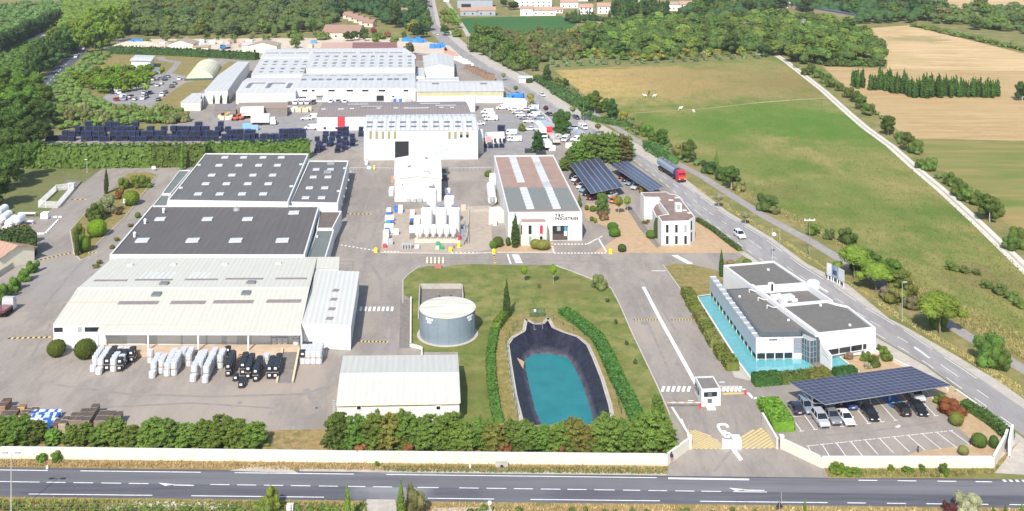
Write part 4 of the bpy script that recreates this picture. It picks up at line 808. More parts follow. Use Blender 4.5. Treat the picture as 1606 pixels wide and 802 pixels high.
for a,b in ((g0,g1),(g1,g2)):
 u = (b-a).normalized();n = Vector((u.y,-u.x,0));L = (b-a).length;part('glazing',MB().obox((a+b)/2+Vector((0,0,2)),u*(L/2),n*.05,Vector((0,0,2))),gm,gl)
 for k in range(4):q = a+u*(L*k/3);part('mullion',MB().obox(q+n*.07+Vector((0,0,2)),u*.05,n*.05,Vector((0,0,2.02))),m_steel,gl)
 for zz in (1.0,2.0,3.0):part('transom',MB().obox((a+b)/2+n*.07+Vector((0,0,zz)),u*(L/2),n*.04,Vector((0,0,.04))),m_steel,gl)
part('porch_roof',MB().prism([(v.x,v.y) for v in (g0,g1,g2,P(1280,552),P(1262,552))],4.02,4.2,bot=True),m_gutter,gl)
a,b = P(1287,569),P(1304,580.5);u = (b-a).normalized();n = Vector((u.y,-u.x,0));n = -n if n.y > 0 else n
sw = thing('sign_wall','sloping white wall with small grey lettering beside the narrow basin','wall',a)
m1 = MB();th_ = n*.15;q = [a,b,b+Vector((0,0,2.6)),a+Vector((0,0,3.9))];m1.add([v-th_ for v in q]+[v+th_ for v in q],((3,2,1,0),(4,5,6,7),(0,1,5,4),(1,2,6,5),(2,3,7,6),(3,0,4,7)));part('wall_panel',m1,mo_w,sw)
m1 = MB();L = (b-a).length
for r_,(s0,s1) in enumerate(((.18,.75),(.2,.85))):
 for k in range(9):c = a+u*(L*(s0+(s1-s0)*(k+.5)/9))+n*.17+Vector((0,0,2.75-r_*.65-k*.07));m1.obox(c,u*.1,n*.012,Vector((0,0,.1)))
part('grey_lettering',m1,m_gutter,sw)
# perimeter walls and gates
wm_ = mat('cream_wall_render',(.64,.605,.53),.85,.05,.35,dirt=(.56,.48,.37),dscale=.3,damt=.4,streak=.5)
cop = mat('pale_wall_top',(.70,.68,.62),.8,.05,.6)
def fence_wall(pts,h,label,th=.3,m=wm_,pil=()):
 t = thing('perimeter_wall',label,'wall',P(*pts[0]));b1_,b2_ = MB(),MB()
 for a,b in zip(pts,pts[1:]):
  A,B = P(*a),P(*b);d = B-A;c = (A+B)/2;rz = math.atan2(d.y,d.x)
  b1_.box((c.x,c.y,h/2-.1),(d.length+.1,th,h+.2),rz);b2_.box((c.x,c.y,h+.05),(d.length+.14,th+.1,.1),rz)
 part('wall',b1_,m,t);part('coping',b2_,cop,t)
 for x,y in pil:p = P(x,y);part('pillar',MB().box((p.x,p.y,h/2+.15),(.55,.55,h+.5)),m,t);part('pillar_cap',MB().box((p.x,p.y,h+.45),(.7,.7,.1)),cop,t)
 return t
fence_wall([(-420,715.5),(0,718),(560,725),(1046,729.5),(1082,703)],1.55,'long cream perimeter wall in front of the trees along the main road',pil=((1081.5,703.5),))
fence_wall([(1079,695),(1054,654)],1.5,'short cream wall running up from the gate pillar on the tree side')
fence_wall([(1078.5,690),(1068.5,667)],.9,'low cream wall stub beside the yellow hatching left of the gate',.2)
fence_wall([(1226,704),(1288,733.5),(1558,733.5),(1577,699),(1580,690)],1.55,'angled cream wall around the visitor car park',pil=((1226,703.5),))
fence_wall([(1219,704.5),(1196,664)],1.6,'sloping cream wall running up from the gate pillar on the car park side',.25)
fence_wall([(1486,614),(1440,586),(1372,553)],.45,'very low cream garden wall beside the side road behind the solar roof',.3)
fence_wall([(1585,676),(1500,616)],.5,'low pale kerb wall under the shrubs along the side road',.25)
sg = P(1583,716);sgb = thing('entrance_sign','thick white sign block standing outside the wall at the road corner','sign',sg);u = (P(1588,690)-sg).normalized()
part('sign_block',MB().obox((sg+P(1588,690))/2+Vector((0,0,1.2)),(P(1588,690)-sg)/2,Vector((.2,0,0)),Vector((0,0,1.2))),m_wht,sgb);part('plinth',MB().box((sg.x+.4,sg.y+2.4,.1),(1.0,5.6,.2),0),m_conc,sgb)
def barrier(a,b,label):
 A,B = P(*a),P(*b);t = thing('lift_barrier',label,'barrier',A,'lift barriers at the gatehouse');d = (B-A);u = d.normalized()
 part('post',MB().box((A.x,A.y,.42),(.26,.26,.84)),m_red,t);nb = 8
 m1 = MB()
 for k in range(nb):m1.obox(A.lerp(B,(k+.5)/nb)+Vector((0,0,.95)),u*(d.length/nb/2),Vector((0,.04,0)),Vector((0,0,.07)),k % 2)
 part('boom',m1,[m_wht,mat('orange_stripe',(.72,.42,.18),.6)],t)
barrier((1098,640.5),(1046,640.5),'red and white lift barrier across the entry lane left of the gatehouse');barrier((1169,619.5),(1131,619.5),'white lift barrier across the exit lane right of the gatehouse')
pts = [(1141,670),(1139,667),(1133,666),(1127,667),(1126,670),(1129,675),(1134,682),(1138,685),(1143,685.5),(1145,682),(1142,680)]
o = MB();pts = [lerp(a,b,t) for a,b in zip(pts,pts[1:]) for t in (0,.25,.5,.75)]+pts[-1:]
for a,b in zip(pts,pts[1:]):A,B = P(*a),P(*b);d = B-A;c = (A+B)/2;o.box((c.x,c.y,.05+.003*(o.v.__len__()//8 % 2)),(d.length+.12,.42,.16),math.atan2(d.y,d.x))
solo('traffic_island',o,m_wht,'white hooked kerb of the traffic island above the gate sign','island');p = P(1136,679)
solo('island_marker',MB().rev(p,[(.45,0),(.45,.18),(.2,.3)],12),m_wht,'round white marker inside the hooked kerb','marker')
gs = thing('gate_block','white gate block with a low wing on the traffic island in the gateway','gate pier',P(1150,704))
p,q = P(1142,704.5),P(1156,704.5);part('low_wing',MB().box((p.x,p.y+.3,.62),(1.3,.35,1.2)),m_wht,gs);part('post',MB().box((p.x-.75,p.y+.2,.75),(.28,.4,1.5)),m_wht,gs);part('pier',MB().box((q.x,q.y+.7,.75),(1.3,1.5,1.5)),m_wht,gs)
part('nose',MB().obox((P(1150,706)+P(1162,722))/2+Vector((0,0,.08)),(P(1162,722)-P(1150,706))/2,Vector((.28,.1,0)),Vector((0,0,.1))),m_wht,gs)
for a,b,lab in (((1080,700),(1080.5,679),'open grey gate leaf beside the left gate pillar'),((1216,690),(1196,662),'open dark gate leaf along the wall on the car park side')):
 A,B = P(*a),P(*b);m1 = MB();n_ = 9
 for k in range(n_):c = A.lerp(B,k/(n_-1));m1.tube(c,c+Vector((0,0,1.3)),.03,4)
 m1.tube(A+Vector((0,0,1.3)),B+Vector((0,0,1.3)),.04,4).tube(A+Vector((0,0,.15)),B+Vector((0,0,.15)),.04,4);solo('gate_leaf',m1,m_dark if b[0] > 1100 else m_gutter,lab,'gate')
# solar car ports
pv,nt,b = nodes('solar_panel');v = pos(nt);nt.links.new(mix(nt,mapr(nt,noise(nt,v,.3,3),.3,.7),(.045,.052,.095),(.06,.067,.115)),b.inputs['Base Color']);b.inputs['Roughness'].default_value = .3;b.inputs['Specular IOR Level'].default_value = .25;MATS['pv'] = pv
pvf = mat('panel_frame',(.33,.34,.37),.4,.05,1,metal=.3)
def carport(label,quad,zs,nu,nv,posts,bold=None):
 q = [P(x,y,z) for (x,y),z in zip(quad,zs)]
 c = sum(q,Vector())/4;t = thing('solar_carport',label,'carport',(c.x,c.y,0))
 f = lambda s,r:(q[0].lerp(q[1],s)).lerp(q[3].lerp(q[2],s),r)
 n = (q[1]-q[0]).cross(q[3]-q[0]).normalized();m1 = MB();m1.add([v-n*.12 for v in q]+[v for v in q],((3,2,1,0),(4,5,6,7),(0,1,5,4),(1,2,6,5),(2,3,7,6),(3,0,4,7)));part('deck',m1,pvf,t)
 m1 = MB();U,V = (q[1]-q[0]).length,(q[3]-q[0]).length;gu,gv = .045/U,.045/V
 for i in range(nu):
  for j in range(nv):
   ex = gu*3.5 if bold == 'u' else gu;ey = gv*3.5 if bold == 'v' else gv
   a,b_,c_,d = f((i)/nu+ex,j/nv+ey),f((i+1)/nu-ex,j/nv+ey),f((i+1)/nu-ex,(j+1)/nv-ey),f(i/nu+ex,(j+1)/nv-ey);m1.add([v+n*.015 for v in (a,b_,c_,d)],((0,1,2,3),))
 part('solar_panel',m1,pv,t)
 for s in posts:
  a,b_ = f(s,.42),f(s,.58);base = (a+b_)/2;part('post',MB().box((base.x,base.y,base.z/2-.1),(.32,.32,base.z-.2)),m_steel,t)
  part('arm',MB().tube((base.x,base.y,base.z*.45),f(s,.06)-n*.2,.1).tube((base.x,base.y,base.z*.45),f(s,.94)-n*.2,.1),m_steel,t)
  part('beam',MB().tube(f(s,.02)-n*.2,f(s,.98)-n*.2,.1),m_steel,t)
 for r_ in (.02,.35,.65,.98):part('purlin',MB().tube(f(0.01,r_)-n*.17,f(.99,r_)-n*.17,.06),m_steel,t)
 return t
carport('large blue-grey solar roof over parked cars nearest the road junction',[(1294,634.5),(1492,604.5),(1428.5,574.5),(1238,599.8)],(3.0,3.0,3.5,3.5),20,9,(.04,.36,.66,.92))
carport('left of the two solar roofs behind the small brown-roofed office',[(892.5,257),(926.7,303.8),(978.4,292.8),(939.8,247.4)],(2.9,2.9,2.9,2.9),22,6,(.1,.37,.63,.9),'v')
carport('narrower solar roof beside the side road, right of the other one',[(957,258.5),(1019.5,299.8),(1041,293),(983,251.8)],(2.9,2.9,2.9,2.9),24,4,(.1,.37,.63,.9),'v')
# works behind the plot
w_plain = mat('factory_white',(.69,.69,.685),.75,.04,.3,dirt=(.60,.59,.56),dscale=.15,damt=.35,streak=.5)
r_pl = ribs('factory_white_roof',(.585,.58,.56),(.545,.54,.52),2.4,streak=.5,dirt=(.45,.45,.43),bump=.3)
r_sh = ribs('factory_grey_roof',(.565,.56,.545),(.515,.51,.50),2.4,streak=.5,dirt=(.40,.40,.40),bump=.3)
h6 = Hall('brown_roof_hall','long hall with a brown fibre roof and a red panel on its white front wall','warehouse',[((497,183),(738.5,180),5.4),((503.5,168),(733,166),6.9),((508,161.8),(729.5,160),5.6)],w_plain,r_fib,over=.3)
fa,fb_ = (497,205),(640,203)
panel(h6.o,'red_panel',fa,fb_,529.5,183.6,541,205,m_red,.12)
for x in (509.5,528,541):panel(h6.o,'window',fa,fb_,x-2,199.6,x+2,202.8,glass,.1)
for x,y in ((507.5,171.4),(534.8,171.3),(552,170.6),(594,170),(621,169.8),(637,169.6),(669,169.4),(692.5,169),(709,168.8)):h6.light(0,x,y,2.2 if x in (534.8,) else 1.6,.9,m_sky)
for x,y,l in ((561.5,163.6,8),(583.5,167.2,8),(651,170,9),(674.5,162.5,8),(699,165.4,8)):h6.light(1 if y < 168 else 0,x,y,l,.7,m_sky,'ridge_light')
h7 = Hall('tall_white_hall','tall white hall with a ribbed grey-white roof, slim window strips and two wide doors','warehouse',[((570.8,205.2),(749.8,203.5),9.9),((573.3,187),(745.5,185.2),11.4),((575.3,181.6),(744,179.6),9.9)],ribs('white_tall_cladding',(.69,.69,.69),(.645,.645,.65),.7,streak=.1,bump=.15),r_wavy,over=.25)
for yy,xs in ((192.4,range(10)),(199.2,range(10))):
 for i in xs:h7.light(0,580.0+i*17.3-(.5 if yy > 195 else 0),yy-i*.08,1.9,1.7 if yy < 195 else 1.5,m_skyg)
for i in range(10):h7.light(1,582+i*17.0,184.2-i*.1,2.2,2.4,m_sky)
fa,fb_ = (570.8,252.5),(749.8,249.5)
m_yg = mat('yellowed_window_strip',(.30,.27,.15),.5,.1,1)
for x in (581.3,590.8,600.5,610,619.5,705,714.3):panel(h7.o,'window_strip',fa,fb_,x-2.1,206.6,x+2.1,218.2,m_yg,.06)
for x in (723.4,733):g = panel(h7.o,'window_strip',fa,fb_,x-2.1,206.6,x+2.1,211.5,m_yg,.06);panel(h7.o,'open_pane',fa,fb_,x-2.1,211.5,x+2.1,216,m_black,.06)
m_cur = mat('translucent_strip_curtain',(.52,.56,.54),.4,.18,.5)
panel(h7.o,'strip_curtain',fa,fb_,596,222,619.3,249.5,m_cur,.1);panel(h7.o,'open_doorway',fa,fb_,619.6,222,641,249.5,m_dark,.1)
panel(h7.o,'strip_curtain',fa,fb_,681,221,702.5,249,m_cur,.1);panel(h7.o,'strip_curtain',fa,fb_,703,221,725,249,mat('pale_strip_curtain',(.62,.64,.64),.4,.15,.5),.1)
hA = Hall('rear_factory_hall','rearmost white factory hall with a row of dark roof slits','factory',[((409,90.5),(652,88.5),8.3),((416,78.8),(636,76.8),9.6),((417,77.8),(636,75.8),9)],w_plain,r_pl)
for x in (427,451,474,501,524,548,574.5,598,621):hA.light(0,x,83.6-(x-427)*.004,6.5,1.6,m_skyb,h=.1)
hB = Hall('factory_hall','white sawtooth-lit factory hall at the left, with five columns of grey rooflights','factory',[((394.5,117.2),(475,116.2),7.2),((409.5,92),(486,90.5),7.8)],w_plain,r_pl)
for i,(xa,xb) in enumerate(((409,417.5),(425,432),(441,447.5),(457,465),(473,479))):
 for k,t in enumerate((0,.32,.72,1)):hB.light(0,xa+(xb-xa)*t,113-16*t,1.7,2.2 if k % 2 == 0 else 4,m_skyg)
hC = Hall('factory_hall','broad white factory hall in the middle of the complex, with eleven columns of dark rooflights','factory',[((480.5,107.8),(651,106.8),8.9),((487.5,86.2),(649.5,84.8),10.0)],w_plain,r_pl)
for i in range(11):
 xa = 493.5+i*14.9
 for k,t in enumerate((0,.3,.62,1)):hC.light(0,xa+5*t*(1-i/9),103.8-15*t,1.8,1.8 if k % 2 == 0 else 3.4,m_skyg)
hD = Hall('factory_hall','white factory hall with a front row of thirteen square rooflights and windows under the eave','factory',[((464,138.8),(651.8,137.6),5.9),((472,121.5),(651,120),7.2),((476,116),(650.8,115),6.9)],w_plain,r_sh)
for i in range(13):hD.light(0,476.5+i*13.2 + (3 if i % 3 == 1 else 0),125.2-i*.06,2.2,3,m_skyg)
for i in range(8):hD.light(1,480+i*21,119-i*.1,3,.8,m_skyg,'ridge_light')
fa,fb_ = (464,159),(651.8,158)
for x0,x1 in ((474,482),(489,493.5),(515,525),(543.5,553.5),(568,578),(594,604),(633,640.5)):panel(hD.o,'window',fa,fb_,x0,141,x1,143.6,glass,.1)
panel(hD.o,'window',fa,fb_,470,151.8,480,154,glass,.1);panel(hD.o,'window',fa,fb_,615,150.5,618.5,152.5,glass,.1)
panel(hD.o,'doorway',fa,fb_,496.5,150.5,505.5,157.5,m_door,.1);panel(hD.o,'doorway',fa,fb_,590.5,150,602,158.3,m_dark,.1);panel(hD.o,'awning',fa,fb_,495.5,148.6,506,150.4,m_gutter,.8)
hE = Hall('factory_hall','front left white factory hall with a curved roof and a dark doorway','factory',[((370,145.8),(463.2,145.2),5.0),((381,128.5),(468.5,127),6.6),((388.4,123.3),(470.8,122),6.6)],w_plain,r_pl)
for x in (391,422,453.5):hE.light(0,x,134.5,1.8,8,m_skyg)
for x in (405,436):hE.light(0,x,130.8,6,1.4,m_skyb)
fa,fb_ = (370,159.5),(463.2,158.8)
panel(hE.o,'doorway',fa,fb_,417,149,427,158.5,m_dark,.1);panel(hE.o,'doorway',fa,fb_,403.5,152,408,159,mat('green_door',(.12,.22,.17),.6),.1);panel(hE.o,'awning',fa,fb_,401,145.9,432,148.8,m_gutter,1.2);panel(hE.o,'window',fa,fb_,450,153.5,456,155.2,glass2,.1)
hF = Hall('long_white_shed','long low white shed with a yellowish glazed band under its eave, beside the road','factory',[((653.7,143.9),(789.3,143.2),5.0),((652.8,131),(787.5,130.2),6.1),((652,128.2),(785.5,127.6),5.7)],w_plain,r_pl,over=.4)
fa,fb_ = (653.7,160.5),(789.3,163.0);A,B = hF.A[0],hF.B[0];u = (B-A).normalized();n = Vector((u.y,-u.x,0));n = -n if n.y > 0 else n
part('glazed_band',MB().obox((A+B)/2-Vector((0,0,.95))+n*.06,u*((B-A).length/2-.3),n*.04,Vector((0,0,.62))),mat('yellowish_glazing',(.50,.46,.29),.4,.15,.6),hF.o);part('yellow_line',MB().obox((A+B)/2-Vector((0,0,1.66))+n*.06,u*((B-A).length/2-.3),n*.05,Vector((0,0,.08))),mat('yellow_line',(.66,.52,.10),.6),hF.o)
for x in (683,758.5):hF.light(0,x,132,3,1.2,m_skyg,'roof_vent',.4)
hG = Hall('gabled_factory_hall','tall white gabled hall at the right of the factory complex','factory',[((665.5,106),(663.3,88.4),5.2),((688.5,100.8),(685.8,83.6),6.8),((712.3,105.8),(709.7,88.2),5.2)],w_plain,r_pl,over=.2)
Flat('factory_lean_to','low white flat-roofed lean-to in front of the tall gabled hall','lean-to',[(652,126.8),(719.5,126.2),(719,121.2),(653,121.5)],3.6,w_plain,r_pl,par=.1,pw=.2)
Flat('factory_lean_to','small white block between the gabled hall and the broad factory hall','lean-to',[(652.5,120),(666,119.5),(664,106.5),(654.5,107)],4.6,w_plain,r_pl,par=.1,pw=.2)
hL = Hall('diagonal_white_shed','long white shed set at an angle on the left of the factory','factory',[((321.3,142.8),(357,142.3),5.6),((342,119),(374,118),6.0),((373,97),(391,97.5),5.6)],w_plain,r_pl)
panel(hL.o,'doorway',(321.3,157),(357,156.5),330,149.5,334,156.5,m_dark,.1);panel(hL.o,'green_fascia',(321.3,157),(357,156.5),322,142.8,356.5,143.8,mat('green_fascia',(.2,.3,.12),.6),.12)
for x in (345,350.5):panel(hL.o,'window',(321.3,157),(357,156.5),x-1.4,148,x+1.4,151.5,glass,.1)
hM = Hall('cream_side_building','small white building with a sloping roof at the foot of the dry bank','building',[((283.5,161),(314.5,161.2),3.4),((302,147),(322,147),3.8)],w_cream,r_pl)
fa,fb_ = (283.5,169.5),(314.5,169.7)
for x in (287,297,305,311):panel(hM.o,'window',fa,fb_,x-1,163.5,x+1,166,glass2,.08)
pb = Hall('pumping_station','isolated small white building with an overhanging roof on the dry grass','building',[((206,94.8),(235.6,95.8),5.0),((210,91),(238.5,91.8),5.6),((214,87),(241.5,88),5.0)],w_plain,r_pl,over=.8);panel(pb.o,'window',(206,104),(235.6,105.2),224.6,97,226.4,99,glass,.08)
for q,lab in ((((198,111),(217,112),(222.5,105.4),(204,104.4)),'left of two low grey-green covered reservoirs below the small white building'),(((228,112),(251,112.4),(256.5,106),(234,105)),'right of two low grey-green covered reservoirs below the small white building')):
 p_ = Flat('covered_reservoir',lab,'reservoir',q,1.2,mat('reservoir_wall',(.30,.33,.31),.8),mat('reservoir_cover',(.20,.25,.245),.7,.12,.4),par=.05,pw=.3)
c0_,c1_ = P(313,126),P(327,106.5);ax = (c1_-c0_);L = ax.length;u = ax.normalized();n = Vector((u.y,-u.x,0));tn = thing('vaulted_tent','pale green and tan vaulted storage tent on the bank','tent',c0_);m1 = MB();vs = []
for k,t in enumerate((0,1)):
 for i in range(13):a = math.pi*i/12;vs.append(c0_+u*L*t+n*math.cos(a)*6.5+Vector((0,0,math.sin(a)*4.6)))
m1.add(vs,[(i,i+1,14+i,13+i) for i in range(12)]+[tuple(range(12,-1,-1)),tuple(range(13,26))]);part('cover',m1,mat('tent_cover',(.68,.66,.48),.7,.06,.3,dirt=(.5,.42,.27),dscale=.08,damt=.9),tn);part('front_band',MB().obox(c0_-u*.2+Vector((0,0,.5)),n*7.2,u*.15,Vector((0,0,.5))),mat('dark_green_band',(.06,.12,.10),.6),tn)
Hs = Hall('open_store','long open-fronted store with a brown roof along the white factory','store',[((371,170.5),(450.5,169.5),3.4),((375.5,162),(451,161),4.0)],mat('store_wall',(.22,.19,.17),.8),ribs('brown_store_roof',(.36,.265,.205),(.31,.23,.18),1.0,dirt=(.25,.19,.15)))
fa,fb_ = (371,179),(450.5,178)
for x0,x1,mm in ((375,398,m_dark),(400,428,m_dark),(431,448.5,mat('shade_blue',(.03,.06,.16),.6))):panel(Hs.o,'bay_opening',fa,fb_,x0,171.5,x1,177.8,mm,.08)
for x in (373.5,399,429.5,449.5):panel(Hs.o,'post',fa,fb_,x-.7,170.8,x+.7,178.3,m_frame,.3)
Hall('low_store','low store with a grey weathered roof left of the open-fronted store','store',[((336,172.5),(370,173),3.0),((338,163.5),(371.5,163.5),3.4)],mat('store_wall',(.2,.2,.2),.8),r_fib)
Hall('low_tiled_store','low store with a pink tiled roof behind the rear factory hall','store',[((503,75.8),(552.5,75.4),3.4),((506,67.5),(553,67.2),5)],w_cream,ribs('pink_tiles',(.55,.36,.29),(.47,.30,.24),.9,dirt=(.4,.27,.21)))
Hall('low_tiled_store','low store with a dark red tiled roof behind the rear factory hall','store',[((553,76),(623,75.6),3.4),((553.5,67.2),(622,66.8),5)],w_cream,ribs('dark_red_tiles',(.27,.13,.11),(.22,.105,.09),.9,dirt=(.2,.11,.1)))
fw = thing('car_park_wall','long white wall between the van park and the side road','wall',P(838,180));A,B = P(832,168),P(878,207);d = B-A;c = (A+B)/2;part('wall',MB().box((c.x,c.y,.9),(d.length,.3,1.8),math.atan2(d.y,d.x)),w_plain,fw)
wb = Flat('white_store_front','low white wall-like store with four dark openings at the end of the long shed','store',[(789.5,157.5),(826,160),(824,155),(789.5,153)],3.2,w_plain,m_conc,par=1.0,pw=.3)
for x0,x1 in ((797,800),(806.5,809.5),(813.5,817),(818,821)):panel(wb.o,'window',(789.5,164.8),(826,167.2),x0,160.4,x1,163.5,m_dark,.06)
ds = Flat('skip_yard_wall','small walled bay with a pink panel and dark openings beside the tall white hall','bay',[(761,214.5),(791.5,213),(791,206.5),(762,207.5)],2.6,w_plain,m_conc,par=1.8,pw=.3)
for x in (776.5,784.5,790):panel(ds.o,'opening',(761,227.5),(791.5,226),x-1.6,217.5,x+1.6,224,m_dark,.06)
panel(ds.o,'pink_panel',(761,227.5),(791.5,226),762.5,214.5,771,223,mat('pink_panel',(.60,.34,.34),.6),.08)
hcan = Flat('side_canopy','narrow cream canopy along the right wall of the tall white hall','canopy',[(750.5,222),(758.5,222),(757,202.5),(750,202.5)],4.2,w_cream,mat('cream_canopy',(.78,.76,.66),.6),par=.05,pw=.2)
bxm = mat('white_box_end',(.8,.8,.8),.6);solo('end_block',MB().box((P(737,173).x,P(737,173).y,2.8),(4.5,7,5.6)),bxm,'small white block at the right end of the brown-roofed hall','block')
# houses and sheds further out
w_h = mat('house_white',(.82,.81,.78),.8,.05,.3);w_hy = mat('house_cream',(.74,.69,.54),.8,.06,.3);w_hp = mat('house_pinkish',(.70,.57,.47),.8,.06,.3);w_hg = mat('far_shed_grey',(.33,.36,.40),.7,.08,.3)
r_h = ribs('house_roof_tiles',(.50,.31,.22),(.43,.26,.185),1.2,streak=.35,dirt=(.33,.22,.17));r_hb = ribs('house_roof_brown',(.36,.22,.16),(.31,.19,.14),1.2,dirt=(.25,.16,.13));r_ht = ribs('house_roof_tan',(.44,.34,.25),(.38,.29,.215),1.2,dirt=(.31,.25,.2))
def house(x,y,wd,dp,ht,rise,label,wall=None,roof=None,rz=0.,nw=3,cat='house',gable=False,storeys=1,flat=False):
 c = P(x,y);c.y += dp/2;t = thing('house' if cat == 'house' else cat.replace(' ','_'),label,cat,c);cs,sn = math.cos(rz),math.sin(rz)
 L_ = lambda a,b,z:Vector((c.x+a*cs-b*sn,c.y+a*sn+b*cs,z));X,Y = wd/2,dp/2;wall = wall or w_h;roof = roof or r_h;m1 = MB()
 e = .5;r1 = MB()
 if not gable:
  m1.add([L_(-X,-Y,0),L_(X,-Y,0),L_(X,Y,0),L_(-X,Y,0),L_(-X,-Y,ht),L_(X,-Y,ht),L_(X,Y,ht),L_(-X,Y,ht),L_(-X,0,ht+rise),L_(X,0,ht+rise)],((0,1,5,4),(2,3,7,6),(1,2,6,9,5),(3,0,4,8,7)))
  k = rise/Y;vs = [(-X-e,-Y-e,ht-e*k),(X+e,-Y-e,ht-e*k),(X+e,0,ht+rise),(-X-e,0,ht+rise),(X+e,Y+e,ht-e*k),(-X-e,Y+e,ht-e*k)]
 else:
  m1.add([L_(-X,-Y,0),L_(X,-Y,0),L_(X,Y,0),L_(-X,Y,0),L_(-X,-Y,ht),L_(X,-Y,ht),L_(X,Y,ht),L_(-X,Y,ht),L_(0,-Y,ht+rise),L_(0,Y,ht+rise)],((0,1,5,8,4),(2,3,7,9,6),(1,2,6,5),(3,0,4,7)))
  k = rise/X;vs = [(-X-e,-Y-e,ht-e*k),(-X-e,Y+e,ht-e*k),(0,Y+e,ht+rise),(0,-Y-e,ht+rise),(X+e,Y+e,ht-e*k),(X+e,-Y-e,ht-e*k)]
 lo = [L_(a,b,z+.04) for a,b,z in vs];hi = [L_(a,b,z+.22) for a,b,z in vs]
 r1.add(lo+hi,((6,7,8,9),(9,8,10,11),(3,2,1,0),(5,4,2,3),(0,1,7,6),(4,5,11,10),(1,2,8,7),(2,4,10,8),(5,3,9,11),(3,0,6,9)))
 part('wall',m1,wall,t);part('roof',r1,roof,t)
 for s in range(storeys):
  for i in range(nw):
   a = -X+wd*(i+.5)/nw;zc = 1.6+s*2.8
   part('window',MB().obox(L_(a,-Y-.03,zc),Vector((cs,sn,0))*.55,Vector((-sn,cs,0))*.05,Vector((0,0,.65))),glass,t)
 return t
house(283,80.5,15,11,4.2,2.4,'cream house with a tan gabled roof beside the sand heap',w_hy,r_ht,gable=True,nw=2)
house(411,84,17,11,4.4,2.2,'cream barn with a tan gabled roof behind the rear factory hall',w_hy,r_ht,gable=True,nw=2)
house(390,83,8,9,4.5,.6,'white box-like store against the cream barn',w_h,r_pl,nw=0)
house(314,81,9,6,2.6,.5,'low cream shed beside the cream house in the sand lot',w_hy,r_ht,nw=1)
house(536,61,24,17,4.0,4.0,'large bungalow with a broad brown roof behind the low tiled stores',w_hp,r_hb,nw=4,rz=-.1)
for i in range(5):house(546+i*8.5,30+i*3.2,6.5,7,3.2,1.8,f'small beige brown-roofed cabin, {nth(i)} from the far end of the row by the conifers',w_hp,r_hb,rz=-.3,nw=1)
house(633,30,9,8,6,2,'tall pale house among the dark conifers',w_hp,r_hb,nw=1,storeys=2)
house(745,13,30,22,7,1.2,'grey-blue industrial building with a white roof at the far edge of the green field',w_hg,r_pl,nw=0,cat='industrial building')
p = P(731,13);solo('dark_bay',MB().box((p.x,p.y-.2,1.8),(8,.3,3.4)),m_dark,'dark open bay in the front of the far grey-blue building','opening')
house(735,25,13,11,4,2,'left half of the far tiled grey shed by the green field',w_hg,r_h,nw=2,cat='shed')
house(762,24.8,15,13,4.2,2.2,'right half of the far tiled grey shed by the green field',w_hg,r_h,nw=2,cat='shed')
house(836,12,32,12,7,2.2,'long white two-storey building with a tiled roof beyond the green field',nw=7,storeys=2)
house(826,25,10,10,5.5,1.5,'white house with a tiled roof at the left of the field edge',nw=1,storeys=1)
house(853,24.6,19,9,4.2,2.2,'long low white house with a tiled roof on the field edge',nw=3)
far = [(919,22.5,11,9,5.5,2.2,'white house with a pink hip roof behind the short dark cypresses'),(951,22,14,10,6,2.4,'broad white house with a pink roof beyond the cypresses'),(893,13,15,10,5,1.8,'pale house left of the broad white house'),(875,21,8,8,3,1.5,'low pink-roofed annexe right of the field edge house'),
 (977,7,12,9,5,2,'white house between two groups of tall dark trees'),(1003,12,13,9,6.5,2.2,'white two-storey house half hidden by tall dark trees'),(1057,17,10,12,5,2,'pale house with a cream roof right of the tall dark trees'),(1077,17.5,11,9,5.5,2.2,'white house with a pink roof and a side wing'),
 (1128,14,9,9,5.5,2,'pinkish house among the trees, left of another'),(1150,13.5,9,8,4.5,2,'pinkish house among the trees, right of another'),(905,2,20,10,6,2,'white house at the upper edge beyond the low houses'),(1022,0,18,10,6,2,'white house at the top behind the tall dark trees'),(1190,4,15,10,4,1,'low white shed in the far trees'),(1205,7,11,8,4,1.5,'small white shed in the far trees')]
for x,y,wd,dp,ht,rs,lab in far:house(x,y,wd,dp,ht,rs,lab,w_hp if 'pinkish' in lab else w_h,r_ht if 'cream' in lab else r_pl if 'shed' in lab else r_h,nw=3,storeys=2 if ht > 5.2 else 1)
house(955,47,17,10,3,2,'brown-roofed farmhouse at the edge of the pine wood',w_hp,r_hb,nw=2)
house(292,6,30,18,6,1.0,'large white flat shed at the top beyond the broadleaf wood',w_h,r_pl,nw=0)
house(-2,425,6.5,9,3.2,1.6,'small tiled outbuilding at the left edge below the dark hedge',w_hy,r_h,nw=1,rz=-.5)
house(1244,13,14,8,4,1,'white shed with dark openings in the trees at the upper right',w_h,r_pl,nw=4)
rb = thing('railway_viaduct','low dark rail embankment with a parapet between the pine wood and the far trees','embankment',P(1300,20));m1 = MB();A,B = P(1200,6),P(1345,31);d = B-A;c = (A+B)/2
part('embankment',m1.box((c.x,c.y,1.5),(d.length,5,3),math.atan2(d.y,d.x)),mat('tan_bank',(.42,.34,.24),.9),rb);part('parapet',MB().box((c.x,c.y,3.5),(d.length,5.2,1.0),math.atan2(d.y,d.x)),mat('dark_parapet',(.10,.12,.16),.6),rb)
house(700,3,5,4,2.5,.5,'tiny white kiosk beside the far road',w_h,r_pl,nw=0,cat='kiosk')
house(824,129.5,6,4,2.2,.5,'small white hut beside the cycle path opposite the factory',w_h,r_pl,nw=0,cat='hut')
hp = MB();c = P(205,80);N1 = 28;vs = [(c.x,c.y+8,4.4)]
